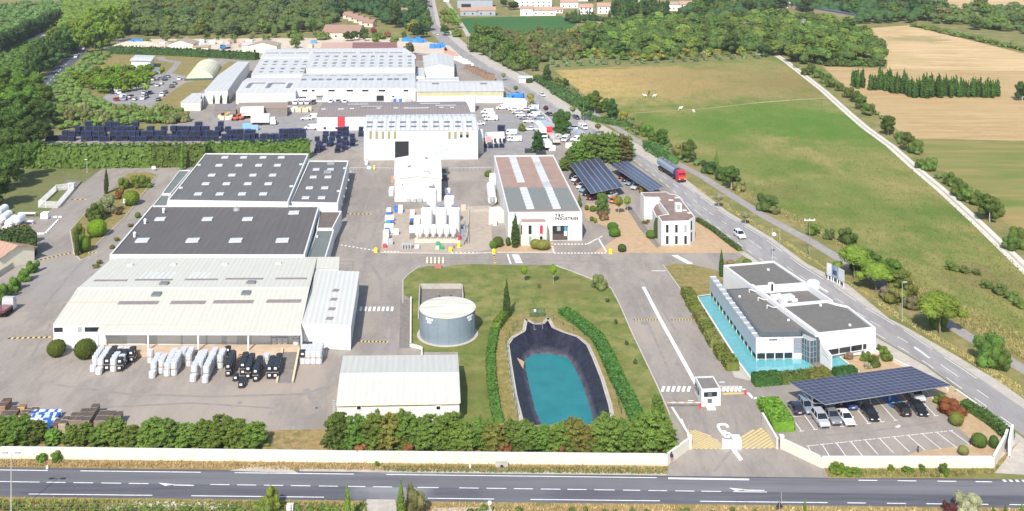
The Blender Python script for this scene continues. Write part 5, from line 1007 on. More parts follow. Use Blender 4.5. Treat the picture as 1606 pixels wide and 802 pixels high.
for r_,z_ in ((.3,3.8),(.6,2.3),(.85,.8),(1,-.05)):
 for i in range(N1):a = 2*math.pi*i/N1;q = 1+.16*math.sin(3*a+1)+.09*math.sin(7*a);vs.append((c.x+20*r_*q*math.cos(a),c.y+8+14*r_*q*math.sin(a),z_*(1+.2*math.sin(5*a))))
hp.add(vs,[(0,1+i,1+(i+1) % N1) for i in range(N1)]+[(1+j*N1+i,1+(j+1)*N1+i,1+(j+1)*N1+(i+1) % N1,1+j*N1+(i+1) % N1) for j in range(3) for i in range(N1)])
solo('sand_heap',hp,g_sand,'wide pale heap of sand beside the cream house at the upper left','heap',smooth=True)
# plants
leaf = leafmat('leaves');needle = leafmat('needles',.8,.12,.45);clip = leafmat('clipped_leaves',.8,.15,.3)
bark = mat('bark',(.17,.13,.10),.9,.25,2);bark_pale = mat('pale_bark',(.42,.39,.33),.9,.25,2)
DK,MD,BR,OL,PN,CY,SV,YE,RD,LY = (.036,.072,.017),(.06,.108,.020),(.105,.165,.018),(.105,.13,.048),(.066,.112,.020),(.028,.06,.014),(.20,.235,.155),(.19,.19,.035),(.11,.034,.022),(.062,.112,.022)
def cloud(lobes,n,size,seed,elong=1.0,up=0.,inner=.18,core=.74,flat=0.,out=0.):
 g = np.random.default_rng(seed);lo = np.array(lobes,float);wt = (lo[:,3]*lo[:,4]+lo[:,4]*lo[:,5]+lo[:,3]*lo[:,5]);k = g.choice(len(lo),n,p=wt/wt.sum());L = lo[k]
 d = g.normal(size=(n,3));d /= np.linalg.norm(d,axis=1)[:,None];r = 1-np.abs(g.normal(size=n))*inner;c = L[:,:3]+d*L[:,3:6]*r[:,None]
 nn = d*(.9 if not out else .25)+g.normal(size=(n,3))*.55;nn[:,2] += flat;nn /= np.linalg.norm(nn,axis=1)[:,None]
 t = g.normal(size=(n,3));t[:,2] += up*3;t += d*out*3;t -= nn*(t*nn).sum(1)[:,None];t /= np.linalg.norm(t,axis=1)[:,None];b = np.cross(nn,t)
 s = size*g.uniform(.6,1.35,n)[:,None];a = t*s*elong;e = b*s*.62
 V = np.stack([c-a*.9-e*.35,c-a*.1-e,c+a,c-a*.1+e],1).reshape(-1,3);V[:,2] = np.maximum(V[:,2],.01)
 F = [(4*i,4*i+1,4*i+2,4*i+3) for i in range(n)];mb = MB();mb.v = [tuple(v) for v in V];mb.f = F;mb.m = [0]*n
 if core:
  for (x,y,z,rx,ry,rz) in lobes:
   prof = [(math.sin(math.pi*j/5)*core,-math.cos(math.pi*j/5)*rz*core) for j in range(6)]
   prof[0] = (.05,prof[0][1]);prof[-1] = (.05,prof[-1][1])
   q = MB().rev((x,y,z),prof,8,0,rx,ry);q.v = [(v[0],v[1],max(.01,v[2])) for v in q.v];mb.add(q.v,q.f)
 return mb
def lobes_for(kind,seed):
 g = random.Random(seed);L = []
 if kind == 'round':
  L.append((0,0,.60,.27,.27,.27))
  for i in range(17):a = 2*math.pi*i/8.5+g.uniform(-.3,.3);h = g.uniform(.26,.82);q = .28*(1-abs(h-.5)*.8);L.append((q*math.cos(a),q*math.sin(a),h,g.uniform(.09,.16),g.uniform(.09,.16),g.uniform(.07,.13)))
  for i in range(3):L.append((g.uniform(-.1,.1),g.uniform(-.1,.1),g.uniform(.8,.9),.13,.13,.11))
 elif kind == 'tall':
  for i in range(14):h = g.uniform(.25,.9);a = g.uniform(0,6.3);q = .16*(1-abs(h-.5));L.append((q*math.cos(a),q*math.sin(a),h,g.uniform(.09,.15),g.uniform(.09,.15),g.uniform(.09,.15)))
  L.append((0,0,.55,.16,.16,.38))
 elif kind == 'pine':
  for i in range(20):a = g.uniform(0,6.3);q = .38*math.sqrt(g.random());L.append((q*math.cos(a),q*math.sin(a),.76-.34*q*q/.13+g.uniform(-.08,.08),g.uniform(.11,.18),g.uniform(.11,.18),g.uniform(.08,.13)))
  L.append((0,0,.64,.36,.36,.22))
 elif kind == 'cypress':
  for i in range(9):h = .06+.88*i/8;q = .105*math.sin(math.pi*min(1,(h+.14)/1.1))**.7*(1.12-h*.55);L.append((g.uniform(-.012,.012),g.uniform(-.012,.012),h,q,q,.105))
 elif kind == 'conifer':
  for i in range(26):
   h = g.uniform(.06,.93);a = g.uniform(0,6.3);q = .30*(1.05-h)**.7;L.append((q*.72*math.cos(a),q*.72*math.sin(a),h+.02,.13*(1.15-h)+.03,.13*(1.15-h)+.03,.075))
  L += [(0,0,.3,.24,.24,.3),(0,0,.62,.14,.14,.3)]
 elif kind == 'bushy':
  for i in range(120):
   h = g.uniform(.06,.93);a = g.uniform(0,6.3);q = .43*(1.0-max(0,h-.35)**1.6*1.1)*g.uniform(.5,1.08);L.append((q*math.cos(a),q*math.sin(a),h,g.uniform(.05,.10),g.uniform(.05,.10),g.uniform(.018,.036)))
  L.append((0,0,.36,.31,.31,.36))
  for i in range(4):L.append((g.uniform(-.16,.16),g.uniform(-.16,.16),g.uniform(.78,.98),.05,.05,.1))
 elif kind == 'shrub':
  for i in range(16):a = g.uniform(0,6.3);q = .5*math.sqrt(g.random());L.append((q*math.cos(a),q*math.sin(a),g.uniform(.22,.74)-.25*q,g.uniform(.17,.29),g.uniform(.17,.29),g.uniform(.15,.25)))
  L.append((0,0,.28,.5,.5,.36))
 elif kind == 'ball':
  L = [(0,0,.5,.5,.5,.5)]
 elif kind == 'mop':
  L = [(0,0,.72,.30,.30,.27)]+[(.2*math.cos(i*1.05),.2*math.sin(i*1.05),.7+g.uniform(-.08,.08),.14,.14,.13) for i in range(6)]
 return L
SPEC = {
 'round':(4600,760,.025,.058,1.2,0,.72,.022,.55),'tall':(3600,620,.022,.052,1.1,.2,.8,.018,.5),'pine':(4200,640,.021,.052,1.2,.1,.8,.02,.75),
 'cypress':(2600,360,.017,.036,1.9,1,.86,.012,.2),'conifer':(3600,520,.024,.055,1.7,.1,.8,.018,.4),'bushy':(9000,700,.022,.060,2.3,.15,.8,.02,.3),
 'shrub':(2600,300,.040,.105,1.1,.1,.85,.02,.2),'ball':(3400,380,.028,.08,1.0,0,.93,.03,.2),'mop':(2600,420,.026,.055,1.1,0,.85,.018,.6)}
PROTO = {}
def protomesh(kind,v,far):
 key = (kind,v,far)
 if key in PROTO:return PROTO[key]
 nn,nf,sn,sf,el,up,core,tr,th = SPEC[kind];lb = lobes_for(kind,31*v+len(kind))
 ball = kind == 'ball'
 mb = cloud(lb,nf if far else nn,sf if far else sn,v*7+3,el,up,.05 if ball else .2,core,flat=.35 if kind == 'pine' else 0,out=.8 if kind in ('bushy','conifer') else 0)
 mm = clip if ball else needle if kind in ('cypress','conifer','pine','bushy') else leaf
 tb = MB();tb.tube((0,0,-.02),(.01,.005,th),tr,7,0,tr*.6)
 if kind in ('round','pine','tall','mop'):
  for i in range(4):a = i*1.6+v;tb.tube((.01,.005,th*.62),(.2*math.cos(a),.2*math.sin(a),th*.62+.2),tr*.5,5,0,tr*.25)
 if far:
  n = len(mb.v);mb.add(tb.v,tb.f,1);PROTO[key] = (mb.mesh('far_'+kind,[mm,bark]),None)
 else:PROTO[key] = (mb.mesh('crown',mm),tb.mesh('trunk',bark_pale if kind in ('round','mop') else bark))
 return PROTO[key]
TN = {'round':('broadleaf_tree','tree'),'tall':('slender_tree','tree'),'pine':('umbrella_pine','pine tree'),'cypress':('cypress_tree','cypress'),'conifer':('conifer_tree','conifer'),'bushy':('screen_conifer','conifer'),'shrub':('shrub','shrub'),'ball':('clipped_shrub','shrub'),'mop':('small_tree','tree')}
def plant(kind,x,y,h,col,label,group=None,wd=1.,far=None,name=None,cat=None,at=None,dep=1.):
 col = (col[0]*1.2,col[1]*1.02,col[2]*.9);p = at or P(x,y);far = (p.y > 430) if far is None else far;v = rnd.randrange(4 if far else 3);me,tk = protomesh(kind,v,far);nm,ct = TN[kind];nm,ct = name or nm,cat or ct
 rz = rnd.uniform(0,6.28) if dep == 1 else 0;s = (h*wd,h*wd*dep,h)
 if tk is None:
  o = bpy.data.objects.new(nm,me);COL.objects.link(o);o.location = p;o.color = rgb(col)
 else:
  o = thing(nm,label,ct,p);c = bpy.data.objects.new('crown',me);COL.objects.link(c);c.parent = o;c.color = rgb(col)
  if kind not in ('ball','shrub','bushy'):t = bpy.data.objects.new('trunk',tk);COL.objects.link(t);t.parent = o
 o.scale = s;o.rotation_euler = (0,0,rz);return tag(o,label,ct,group)
def jit(c,a=.12):q = rnd.uniform(1-a,1+a);return tuple(x*q*rnd.uniform(.94,1.06) for x in c)
def hedge(pts,wd,h,col,label,leafs=26,size=.28,m=None,name='hedge',group=None,closed=False,ragged=.2):
 """a clipped hedge: a solid body with leaves all over its faces"""
 mb = MB();g = np.random.default_rng(int(pts[0][0]*7+pts[0][1]));LV = []
 ps = [P(*p) for p in pts]
 for a,b in zip(ps,ps[1:]):
  d = b-a;L = d.length;d = d/L;n = Vector((-d.y,d.x,0));c = (a+b)/2
  mb.box((c.x,c.y,h*.47),(L+wd*.2,wd*.9,h*.94),math.atan2(d.y,d.x))
  for (nrm,area,f) in ((n,L*h,0),(-n,L*h,1),(Vector((0,0,1)),L*wd,2),(d,wd*h,3),(-d,wd*h,4)):
   for _ in range(int(area*leafs*.25/size/size/10)):
    u,v = rnd.random(),rnd.random()
    if f < 2:p = a+d*(u*L)+nrm*(wd/2+rnd.gauss(0,ragged*.35))+Vector((0,0,v*h))
    elif f == 2:p = a+d*(u*L)+n*((v-.5)*wd)+Vector((0,0,h+rnd.gauss(0,ragged*.5)))
    else:p = (b if f == 3 else a)+nrm*rnd.gauss(.05,ragged*.3)+n*((u-.5)*wd)+Vector((0,0,v*h))
    LV.append((p,nrm))
 for p,nrm in LV:
  q = (nrm+Vector((rnd.gauss(0,.5),rnd.gauss(0,.5),rnd.gauss(0,.5)+.2))).normalized();t = q.orthogonal();t.rotate(__import__('mathutils').Quaternion(q,rnd.uniform(0,6.28)));e = q.cross(t);s = size*rnd.uniform(.6,1.3);p.z = max(.02,p.z)
  mb.add([p-t*s,p-e*s*.6,p+t*s,p+e*s*.6],((0,1,2,3),))
 return solo(name,mb,m or clip,label,'hedge',ps[0],group,color=col)
def cypress(x,yb,yt,label,wd=1.,col=CY,group=None):
 k = CAM_H/(yb+HZ);return plant('cypress',x,yb,(yb-yt)*k,jit(col,.1),label,group,wd)
# slim cypresses that stand alone
cypress(285.5,267,222,'slim cypress standing against the long hedge behind the dark workshop',.8,LY)
cypress(166.5,304,263,'pointed cypress on the grassy island, above the silvery bush',.9)
cypress(121,401,351,'slim cypress at the lower tip of the grassy island',.8)
cypress(808,388,335.5,'thick cypress in front of the two-storey porch of the lettered factory',1.35)
cypress(1131.5,434,391.5,'cypress at the rear corner of the modern office',1.0)
cypress(794.5,499,439,'dark pointed cypress on the lawn above the clipped hedge of the pond',1.0)
cypress(544.5,828,759,'tall cypress by the near verge, left of the driveway',.9,MD)
cypress(629,832,753,'tall cypress by the near verge, right of the driveway',.95,MD)
cypress(1262.5,806,780,'thin young cypress on the near verge below the road sign',.8,MD)
for i,x in enumerate((1558,1577,1603)):cypress(x,818,793-3*(i == 2),f'short clipped cypress on the near verge, {nth(i)} of three right of the silver shrub',1.6,MD,'short cypresses on the near verge')
for i,x in enumerate((316,335.5,346.5,357.5)):cypress(x,169-(i > 0)*6,150-(i > 0)*2,f'small dark cypress in the row before the diagonal white shed, {nth(i)} from the left',1.3,CY,'small cypresses before the diagonal shed')
cypress(1124,272,236,'narrow bright cypress among the trees along the cycle path',1.1,MD)
cypress(909,325,305,'small cypress-like shrub at the gravel corner beside the far solar roof',1.6,MD)
# the cypress row in the stubble field
xs = []
for i in range(60):
 x = 1338+i*3.85
 if 1355 < x < 1363:continue
 xs.append(x)
for i,x in enumerate(xs):
 yb = 137.5+min(1,max(0,(x-1338)/95))*11 + (4 if x > 1420 else 0) + rnd.uniform(-2,2);k = CAM_H/(yb+HZ);hh = rnd.uniform(24,36)*k*(1.1 if 1380 < x < 1500 else .95)
 plant('cypress',x,yb,hh,jit((.030,.068,.014),.15),'dark cypress in the dense row across the straw field','cypresses in the field row',rnd.uniform(.85,1.6),True)
# long hedge behind the works and other big hedges
hedge([(36,262),(130,262),(240,261)],4.2,7.0,(.075,.115,.022),'very tall hedge with rusty patches, left stretch behind the lawn',20,.55,leaf,ragged=.9)
hedge([(240,261),(322,260)],4.0,7.0,(.068,.105,.02),'very tall hedge, middle stretch beside the slim cypress',20,.55,leaf,ragged=.9)
hedge([(322,252),(420,251),(484,247)],4.0,5.6,(.07,.11,.02),'tall hedge behind the back edge of the dark workshop roof',20,.5,leaf,ragged=.7)
for i in range(7):x = 60+i*29+rnd.uniform(-8,8);plant('shrub',x,258,rnd.uniform(4.5,6.5),jit((.16,.10,.035) if i % 2 else (.13,.13,.03),.2),'patchy rusty shrub growing into the tall hedge','rusty shrubs in the tall hedge',.55,False)
hedge([(176,84),(250,86),(330,90),(402,94)],5,4.0,(.035,.062,.016),'dark straight hedge between the sand lot and the dry grass',14,.7,leaf,ragged=.6)
hedge([(-30,403),(20,403),(50,397)],5.5,5.6,(.042,.065,.018),'tall dark brownish hedge at the left edge below the white tanks',26,.33,leaf,ragged=.6)
hedge([(4,392),(46,384)],2.0,5.0,(.12,.11,.03),'yellowish back of the tall dark hedge at the left edge',20,.33,leaf,ragged=.6)
for a,b in (((794,492),(779,516)),((777,518),(771,545)),):pass
hedge([(795,494),(778,518)],1.5,1.5,(.075,.13,.018),'narrow clipped hedge angling from the pointed cypress to the pond hedge',30,.16)
hedge([(776,520),(769,560),(771,600),(776,640),(782,664)],1.5,.8,(.055,.105,.018),'low clipped hedge along the left side of the pond',30,.16)
hedge([(884,490),(912,511),(938,533),(952,560),(968,596),(988,634),(1000,662)],2.5,.9,(.045,.095,.018),'broad low clipped hedge curving along the right side of the pond',30,.18)
blk = [(1078,468),(1086,484),(1097,503),(1107,521),(1117,539),(1130,559),(1143,575)]
for i,(x,y) in enumerate(blk):
 a,b = (x-2,y-6.5),(x+6,y+6.5);hedge([a,b],2.3,1.6,jit((.085,.10,.02) if i not in (2,4) else (.11,.125,.035),.1),f'square clipped shrub beside the turquoise pool, {nth(i)} from the far end',34,.15,name='clipped_block',group='clipped blocks along the pool')
hedge([(1183,603),(1200,601.5),(1222,600)],2.2,1.7,(.032,.075,.016),'rounded dark hedge along the front end of the pool, left piece',34,.16)
hedge([(1224,600),(1263,596)],2.0,1.5,(.06,.085,.018),'rounded hedge turning orange along the front end of the pool',34,.16)
hedge([(1268,594),(1297,590)],2.0,1.4,(.09,.095,.02),'yellowing rounded hedge beside the entrance walk',34,.16)
hedge([(1310,590),(1340,586)],1.9,1.2,(.028,.07,.016),'small dark rounded hedge at the end of the narrow basin',34,.16)
hedge([(1204,637),(1214,650),(1229,676)],3.6,1.5,(.085,.15,.016),'bright green clipped hedge between the gate wall and the visitor car park',34,.16)
plant('shrub',1197,640,1.7,SV,'silvery shrub at the head of the bright hedge by the gate',None,.8)
hedge([(1094,347),(1118,362),(1145,383),(1160,394)],1.1,.9,(.055,.075,.02),'low patchy hedge along the side road beyond the brown-roofed office',26,.2,leaf)
hedge([(1512,640),(1540,655),(1568,676),(1583,690)],1.6,1.3,(.055,.09,.02),'low shrub hedge inside the corner wall along the side road',30,.18,leaf)
# round and clipped shrubs
def ball(x,yb,yt,label,col=(.04,.075,.014),wd=1.,group=None,kind='ball'):return plant(kind,x,yb,(yb-yt)*CAM_H/(yb+HZ),col,label,group,wd)
ball(88.5,559,533,'smaller of two round dark bushes at the left end of the cream shed',(.05,.08,.014),1.1);ball(133.5,562,532,'larger of two round dark bushes at the left end of the cream shed',(.042,.075,.012),1.12)
ball(781,387,371.5,'round bush beside the small cabinet left of the lettered factory',(.05,.08,.014),1.15);ball(773.5,390,377.5,'small round bush in front of a rounder one left of the lettered factory',MD,1.0);ball(797,386,372,'narrow dark bush left of the thick cypress',DK,.6)
ball(851,391,376.5,'broad pale green clipped bush under the porch windows',(.125,.15,.04),1.7);plant('ball',840,390,2.3,(.13,.155,.04),'left lobe of the broad pale green bush under the porch windows',None,1.2)
ball(961,361,349,'upper of two clipped bushes on the gravel',(.05,.10,.014),1.5);ball(964,371,357.5,'lower of two clipped bushes on the gravel',(.05,.105,.014),1.4);ball(975.5,395,383,'small dark round bush alone on the gravel by the cross lane',DK,1.15)
ball(928,347,339.5,'tiny paired bush on the gravel edge below the trees, left one',MD,.9);ball(933.5,349.5,341.5,'tiny paired bush on the gravel edge below the trees, right one',BR,.8)
ball(920,330,321.5,'small round bush near the parked cars, left one',MD,.8);ball(929.5,332,322.5,'small round bush near the parked cars, right one',MD,1.1)
ball(1021,373.5,361,'round bush at the left foot of the brown-roofed office',MD,1.3);ball(1030,374,341,'tall narrow creeper-like shrub on the corner of the brown-roofed office',DK,.3)
for i,(x,y) in enumerate(((1009,350.5),(1013,351.5),(1016,349))):ball(x,y,y-5,f'small potted shrub beside the office wing, {nth(i)} of three',(.09,.09,.03),.9,'potted shrubs by the office wing','shrub')
ball(1143,419,404,'thin bare-looking shrub beside the rear cypress of the modern office',(.12,.10,.06),.9,None,'shrub');ball(1172,416,406.5,'flat green shrub behind the rear block of the modern office',MD,1.6)
ball(1536,701,680,'dark round bush in the corner bed',(.05,.085,.016),1.15);ball(1559,703,683,'dark narrow bush in the corner bed against the wall',(.035,.07,.014),.75);ball(1511,714,699,'small pale round bush by the front wall of the car park',(.11,.135,.045),1.1)
ball(1500,667,647,'round green bush below the red-leaved shrub',(.09,.125,.028),1.1);ball(1495,652,626,'red and green leaved shrub behind the car park',(.13,.06,.022),1.3,None,'shrub');ball(1477,634,616,'dark green shrub at the right end of the solar roof',MD,1.1,None,'shrub')
for x,y,h,c,lab in ((1330,563,1.6,(.11,.08,.07),'purplish small shrub in the office garden'),(1357,566,2.0,MD,'spreading green shrub in the middle of the office garden'),(1372,575,2.2,(.05,.09,.02),'larger dark shrub near the garden edge'),(1390,566,2.4,(.07,.12,.02),'bright shrub at the right of the office garden'),(1362,578,1.4,SV,'silvery flowering shrub in the office garden'),(1383,553,1.8,(.06,.10,.02),'shrub against the corner of the white office block')):plant('shrub',x,y,h,c,lab,None,.8)
for x,yb,yt,c,k,w_,lab in ((196,296,274,(.075,.12,.02),'shrub',.75,'spreading shrub at the upper end of the grassy island'),(226,294,271,(.07,.11,.02),'shrub',.9,'dense shrub mass at the top corner of the grassy island'),(214,290,272,(.10,.14,.02),'shrub',.8,'bright shrub in the upper mass of the grassy island'),(186,312,294,(.10,.06,.025),'shrub',.7,'reddish shrub beside the pointed cypress'),
  (205,322,299,(.085,.145,.018),'ball',1.15,'bright rounded bush on the right edge of the grassy island'),(165,335,297,(.11,.14,.075),'shrub',.62,'large silvery shrub on the grassy island'),(148,347,316,(.045,.085,.016),'shrub',.75,'big dark green shrub on the grassy island'),(152,371,344,(.09,.16,.012),'ball',1.1,'bright yellow-green clipped bush on the grassy island'),
  (124,380,347,(.08,.125,.02),'shrub',.5,'small palm-like shrub above the slim cypress'),(131,395,370,(.065,.12,.014),'ball',.9,'rounded bush beside the slim cypress at the island tip'),(186,337,326,(.09,.06,.03),'shrub',.9,'low reddish ground shrub by the white sign'),(216,342,333,MD,'ball',1.0,'small dark bush by the lane left of the dark hall')):ball(x,yb,yt,lab,c,w_,None,k)
for i,(x,y) in enumerate(((205,356),(183,378),(176,390),(156,414),(150,420))):plant('shrub',x,y,1.1,jit((.08,.10,.03)),f'low scrubby plant along the left wall of the dark hall, {nth(i)} from the top','scrubby plants along the hall',1.1)
for i,(x,y,h) in enumerate(((52,428,3.6),(38,441,3.8),(24,455,3.8),(10,467,4.0),(-4,480,4.2))):plant('shrub',x,y,h,jit((.055,.12,.02)),f'leafy green tree beside the yard at the left edge, {nth(i)} from the far end','leafy trees at the left edge',.62,False,'broadleaf_tree','tree')
# screens of conifers along the front wall
fx = [(-14,698,4.4),(10,697,4.6),(34,699,4.4),(58,698,4.0),(84,700,2.6),(112,700,4.0),(134,700,4.2),(156,701,3.8),(178,701,4.6),(204,702,3.4),(238,703,4.2),(262,703,4.0),(292,704,4.4),(320,704,4.4),(346,705,4.9),(372,705,5.2),(398,705,4.6)]
for i,(x,y,h) in enumerate(fx):plant('bushy',x,y-4,h*rnd.uniform(.7,1.02),jit((.072,.125,.024),.16),f'bushy conifer inside the front wall below the goods yard, {nth(i)} from the left','conifers inside the front wall, left group',rnd.uniform(1.0,1.35))
for i in range(22):
 x = 534+i*24.3;x += rnd.uniform(-5,5);plant('bushy',x,705+rnd.uniform(-4,2)+(x-534)*.007,rnd.uniform(4.2,5.8)*(1 if x < 790 or x > 940 else .82),jit(LY if i not in (3,10,15,16) else (.085,.098,.026),.12),f'bushy conifer of the dense screen between pond and front wall, {nth(i)} from the left','conifers of the dense front screen',rnd.uniform(.95,1.2))
for i in range(6):x = 560+i*78+rnd.uniform(-15,15);plant('shrub',x,714,rnd.uniform(1.5,2.4),jit((.12,.065,.03),.2),f'brownish dying undergrowth at the foot of the dense screen, {nth(i)} from the left','brown undergrowth of the front screen',.8)
plant('bushy',1031,657,4.0,LY,'single bushy conifer beside the drive at the end of the pond hedge',None,.55)
plant('mop',822,444,4.0,(.10,.19,.02),'young staked tree on the lawn, left of two',None,.6);plant('mop',868,446,4.6,(.10,.19,.02),'young staked tree on the lawn, right of two',None,.5)
plant('shrub',941,453,3.4,(.085,.12,.045),'rounded grey-green bush on the lawn edge by the drive',None,.85)
for x,y,lab in ((966,508,'sparse small shrub near the lawn edge, upper'),(983,541,'sparse small shrub near the lawn edge, middle'),(996,571,'dark little shrub near the lawn edge, lower'),(846,452,'tiny plant on the lawn between the young trees'),(953,474,'tiny plant on the lawn below the rounded bush')):plant('shrub',x,y,1.1,jit((.05,.085,.03)),lab,None,.6)
plant('round',944,338,6.2,(.06,.115,.028),'leafy tree in front of the left far solar roof',None,.85,False);plant('mop',970,337,5.2,(.12,.15,.03),'yellowish pollarded tree on the gravel',None,.8);plant('mop',984,333,4.6,(.10,.15,.03),'thin-branched tree on the gravel right of the yellowish one',None,.7);plant('shrub',946,345,3.2,(.12,.10,.05),'brownish shrub under the leafy tree',None,.7)
plant('shrub',1008,303,2.4,(.13,.13,.025),'yellow-green shrub behind the brown-roofed office',None,.8)
for i,(x,y,h,w_) in enumerate(((893,266,6,.7),(905,262,8,.8),(922,258,9.5,.9),(940,250,9,.9),(958,254,9.5,.9),(974,252,8.5,.9),(985,247,7,.7),(915,250,8,.8),(884,268,4,.9))):plant('bushy',x,y,h,jit(LY if i != 5 else (.075,.085,.028),.12),f'spreading conifer in the clump behind the far solar roofs, {nth(i)} in the clump','conifers behind the far solar roofs',w_*1.05,False)
plant('round',881,214,10.2,(.035,.075,.018),'large dark rounded tree at the end of the van park',None,.95,False);plant('round',882,216,6.5,(.035,.075,.018),'lower dark tree under the large rounded one',None,1.2,False)
plant('bushy',843,240,7.5,(.022,.055,.014),'dark lumpy conifer beside the parked lorries',None,.62,False);plant('shrub',818,206,3.4,(.09,.13,.03),'leafy shrub alone on the van park',None,.7,False)
plant('shrub',755,236,5,(.08,.10,.03),'climbing shrub at the right foot of the tall white hall',None,.35,False);plant('shrub',765,277,2.6,MD,'dark shrub at the wall behind the lettered factory',None,.7,False)
for x,y,h,c,lab in ((809,147,3.6,(.06,.075,.03),'small dark round street tree beside the far end of the shed'),(790,127,4.0,(.10,.13,.06),'thin street tree by the factory corner'),(832,165,5.2,(.13,.15,.05),'pale green street tree beside the white store front'),(833,169,4.2,(.17,.17,.02),'yellow bushy tree beside the white store front'),(856,180,3.8,(.07,.025,.03),'small purple-leaved tree on the footway'),(898,183,4.2,(.12,.16,.07),'pale flowering tree on the verge above the white car'),(938,210,4.0,(.08,.085,.03),'round olive-brown tree on the verge behind the white van'),(963,225,4.4,(.20,.23,.16),'whitish flowering tree on the verge beyond the conifers'),
  (1127.5,327,4.6,(.17,.20,.13),'round white-flowering tree on the verge, farther of two'),(1169,353.5,4.0,(.15,.185,.11),'round white-flowering tree on the verge, nearer of two'),(699,84,3.4,(.06,.035,.03),'dark reddish street tree by the rubble')):plant('mop',x,y,h,c,lab,None,.95,y < 180)
plant('round',641,87,7.5,(.085,.105,.045),'olive-coloured tree in the sand lot behind the rear factory hall',None,1.15);plant('round',463,76,6.8,(.07,.12,.03),'spreading tree beside the cream barn',None,1.2)
# trees between the cycle path and the meadow
row = [('round',822,100,7,MD,.9),('round',838,112,7,MD,.9),('conifer',858,133,10,(.026,.06,.018),.9),('shrub',829,130,3,DK,.9),('round',887,141,5.5,DK,.9),('shrub',875,133,4,MD,.8),('shrub',900,150,4,OL,.9),('round',919,189,10,(.04,.085,.02),.85),('round',933,178,9.5,(.06,.11,.022),.9),('round',949,176,6,MD,.9),('round',960,188,8.5,(.03,.07,.02),.85),('shrub',977,189,5,(.15,.16,.03),.7),('shrub',986,196,4.5,(.10,.14,.06),.8),('shrub',1003,206,4.8,OL,.8),('shrub',1018,214,5.5,MD,.75),('round',1038,232,7,(.05,.095,.02),.95),('shrub',1024,222,4,MD,.8),('shrub',1064,246,5,OL,.8),('round',1081,254,7.5,(.06,.105,.022),.95),('shrub',1112,271,5,(.025,.055,.015),.85),('shrub',1133,283,5.5,DK,.7),('round',1147,296,7,(.045,.085,.018),1.1),('shrub',1158,300,4,OL,.8),('shrub',1202,330,6,(.05,.085,.022),.75),('shrub',1216,336,2.6,OL,.9),('shrub',1275,368,4,MD,.7),('shrub',1300,375,3,(.05,.10,.03),.8),('shrub',1330,383,4.6,(.045,.085,.022),.8)]
for i,(k,x,y,h,c,w_) in enumerate(row):
 kind = {'round':'tree','shrub':'bush','conifer':'conifer'}[k];plant(k,x,y,h,jit(c,.1),f'{kind} between the cycle path and the meadow, {nth(i)} in line from the far end','trees along the cycle path',w_,False)
for i,(a,b,h,w_) in enumerate((((842,126),(925,172),2.2,4),((868,145),(905,168),2.4,3),((930,190),(985,200),2,2.5),((1015,232),(1055,258),2.6,3.5))):hedge([a,b],w_,h,(.06,.115,.03),f'loose green reed belt beside the cycle path, {nth(i)} stretch from the far end',14,.5,leaf,'reed_belt',ragged=1.0)
k_ = lambda yb,yt:(yb-yt)*CAM_H/(yb+HZ)
plant('pine',1340,438,k_(438,380),(.072,.125,.018),'umbrella pine beside the hoardings, farther of two bright ones',None,1.15,False);plant('pine',1374,457,k_(457,405),(.078,.13,.018),'umbrella pine beside the hoardings, nearer of two bright ones',None,1.25,False)
plant('round',1362,436,6.6,(.05,.095,.02),'dense dark tree filling the gap between the bright pines',None,1.2,False);plant('round',1412,462,5.6,(.085,.12,.03),'yellowish leafy tree behind the greenish lamp post',None,1.15,False);plant('round',1399,452,6.8,(.06,.11,.022),'dark leafy tree behind the two bright pines',None,1.1,False);plant('shrub',1352,430,5,DK,'dark thicket under the farther bright pine',None,.8,False);plant('shrub',1402,474,4.6,(.10,.12,.035),'sprawling yellowish thicket in front of the lamp post',None,.8,False);plant('shrub',1424,464,4.4,(.09,.12,.03),'sprawling thicket behind the lamp post',None,.75,False);plant('shrub',1392,468,3.4,(.10,.09,.075),'greyish twiggy thicket below the bright pines',None,.9,False);plant('shrub',1428,484,3.4,(.09,.10,.05),'grey-green scrub beside the large umbrella pine',None,.8,False)
plant('pine',1474,524,k_(524,449),(.078,.128,.018),'large umbrella pine leaning over the cycle path',None,1.18,False);plant('shrub',1468,512,5.2,(.06,.11,.018),'lower foliage of the large umbrella pine',None,.6,False);plant('shrub',1552,573,6.6,(.05,.105,.022),'dense dark bush beside the cycle path at the right edge',None,.72,False);plant('shrub',1566,578,5,(.055,.11,.022),'lower lobe of the dense bush at the right edge',None,.7,False)
for i,(x,y,h) in enumerate(((1495,424,2.2),(1512,428,1.8),(1532,431,1.6),(1550,452,2),(1568,461,2.4),(1586,470,2.2),(1600,482,2))):plant('shrub',x,y,h,jit((.07,.115,.03)),f'low scrub in the lower right corner of the meadow, {nth(i)} from the left','low scrub in the meadow corner',1.1,False)
row = [(1262,118,4.5),(1272,119,7),(1283,122,6.5),(1295,131,6.5),(1304,137,6),(1318,143,5),(1330,153,6),(1341,160,6.5),(1350,172,7),(1362,180,6.5),(1393,212,8),(1413,222,4.5),(1424,236,7),(1434,240,6),(1444,264,4),(1458,268,5.5),(1492,292,5),(1505,308,6),(1517,316,5.5),(1533,322,5),(1552,348,8),(1562,340,6),(1586,392,5),(1600,388,6),(1597,140,0)]
for i,(x,y,h) in enumerate(row):
 if h:plant('round' if h > 6.8 else 'shrub',x,y,h*.95,jit((.055,.095,.022),.15),f'bushy tree along the white farm track, {nth(i)} from its far end','bushy trees along the white track',1.0 if h > 6.8 else .72,False)
plant('round',1603,158,8.5,(.035,.075,.02),'round dark tree at the right edge beside the cypress row',None,1.1,False)
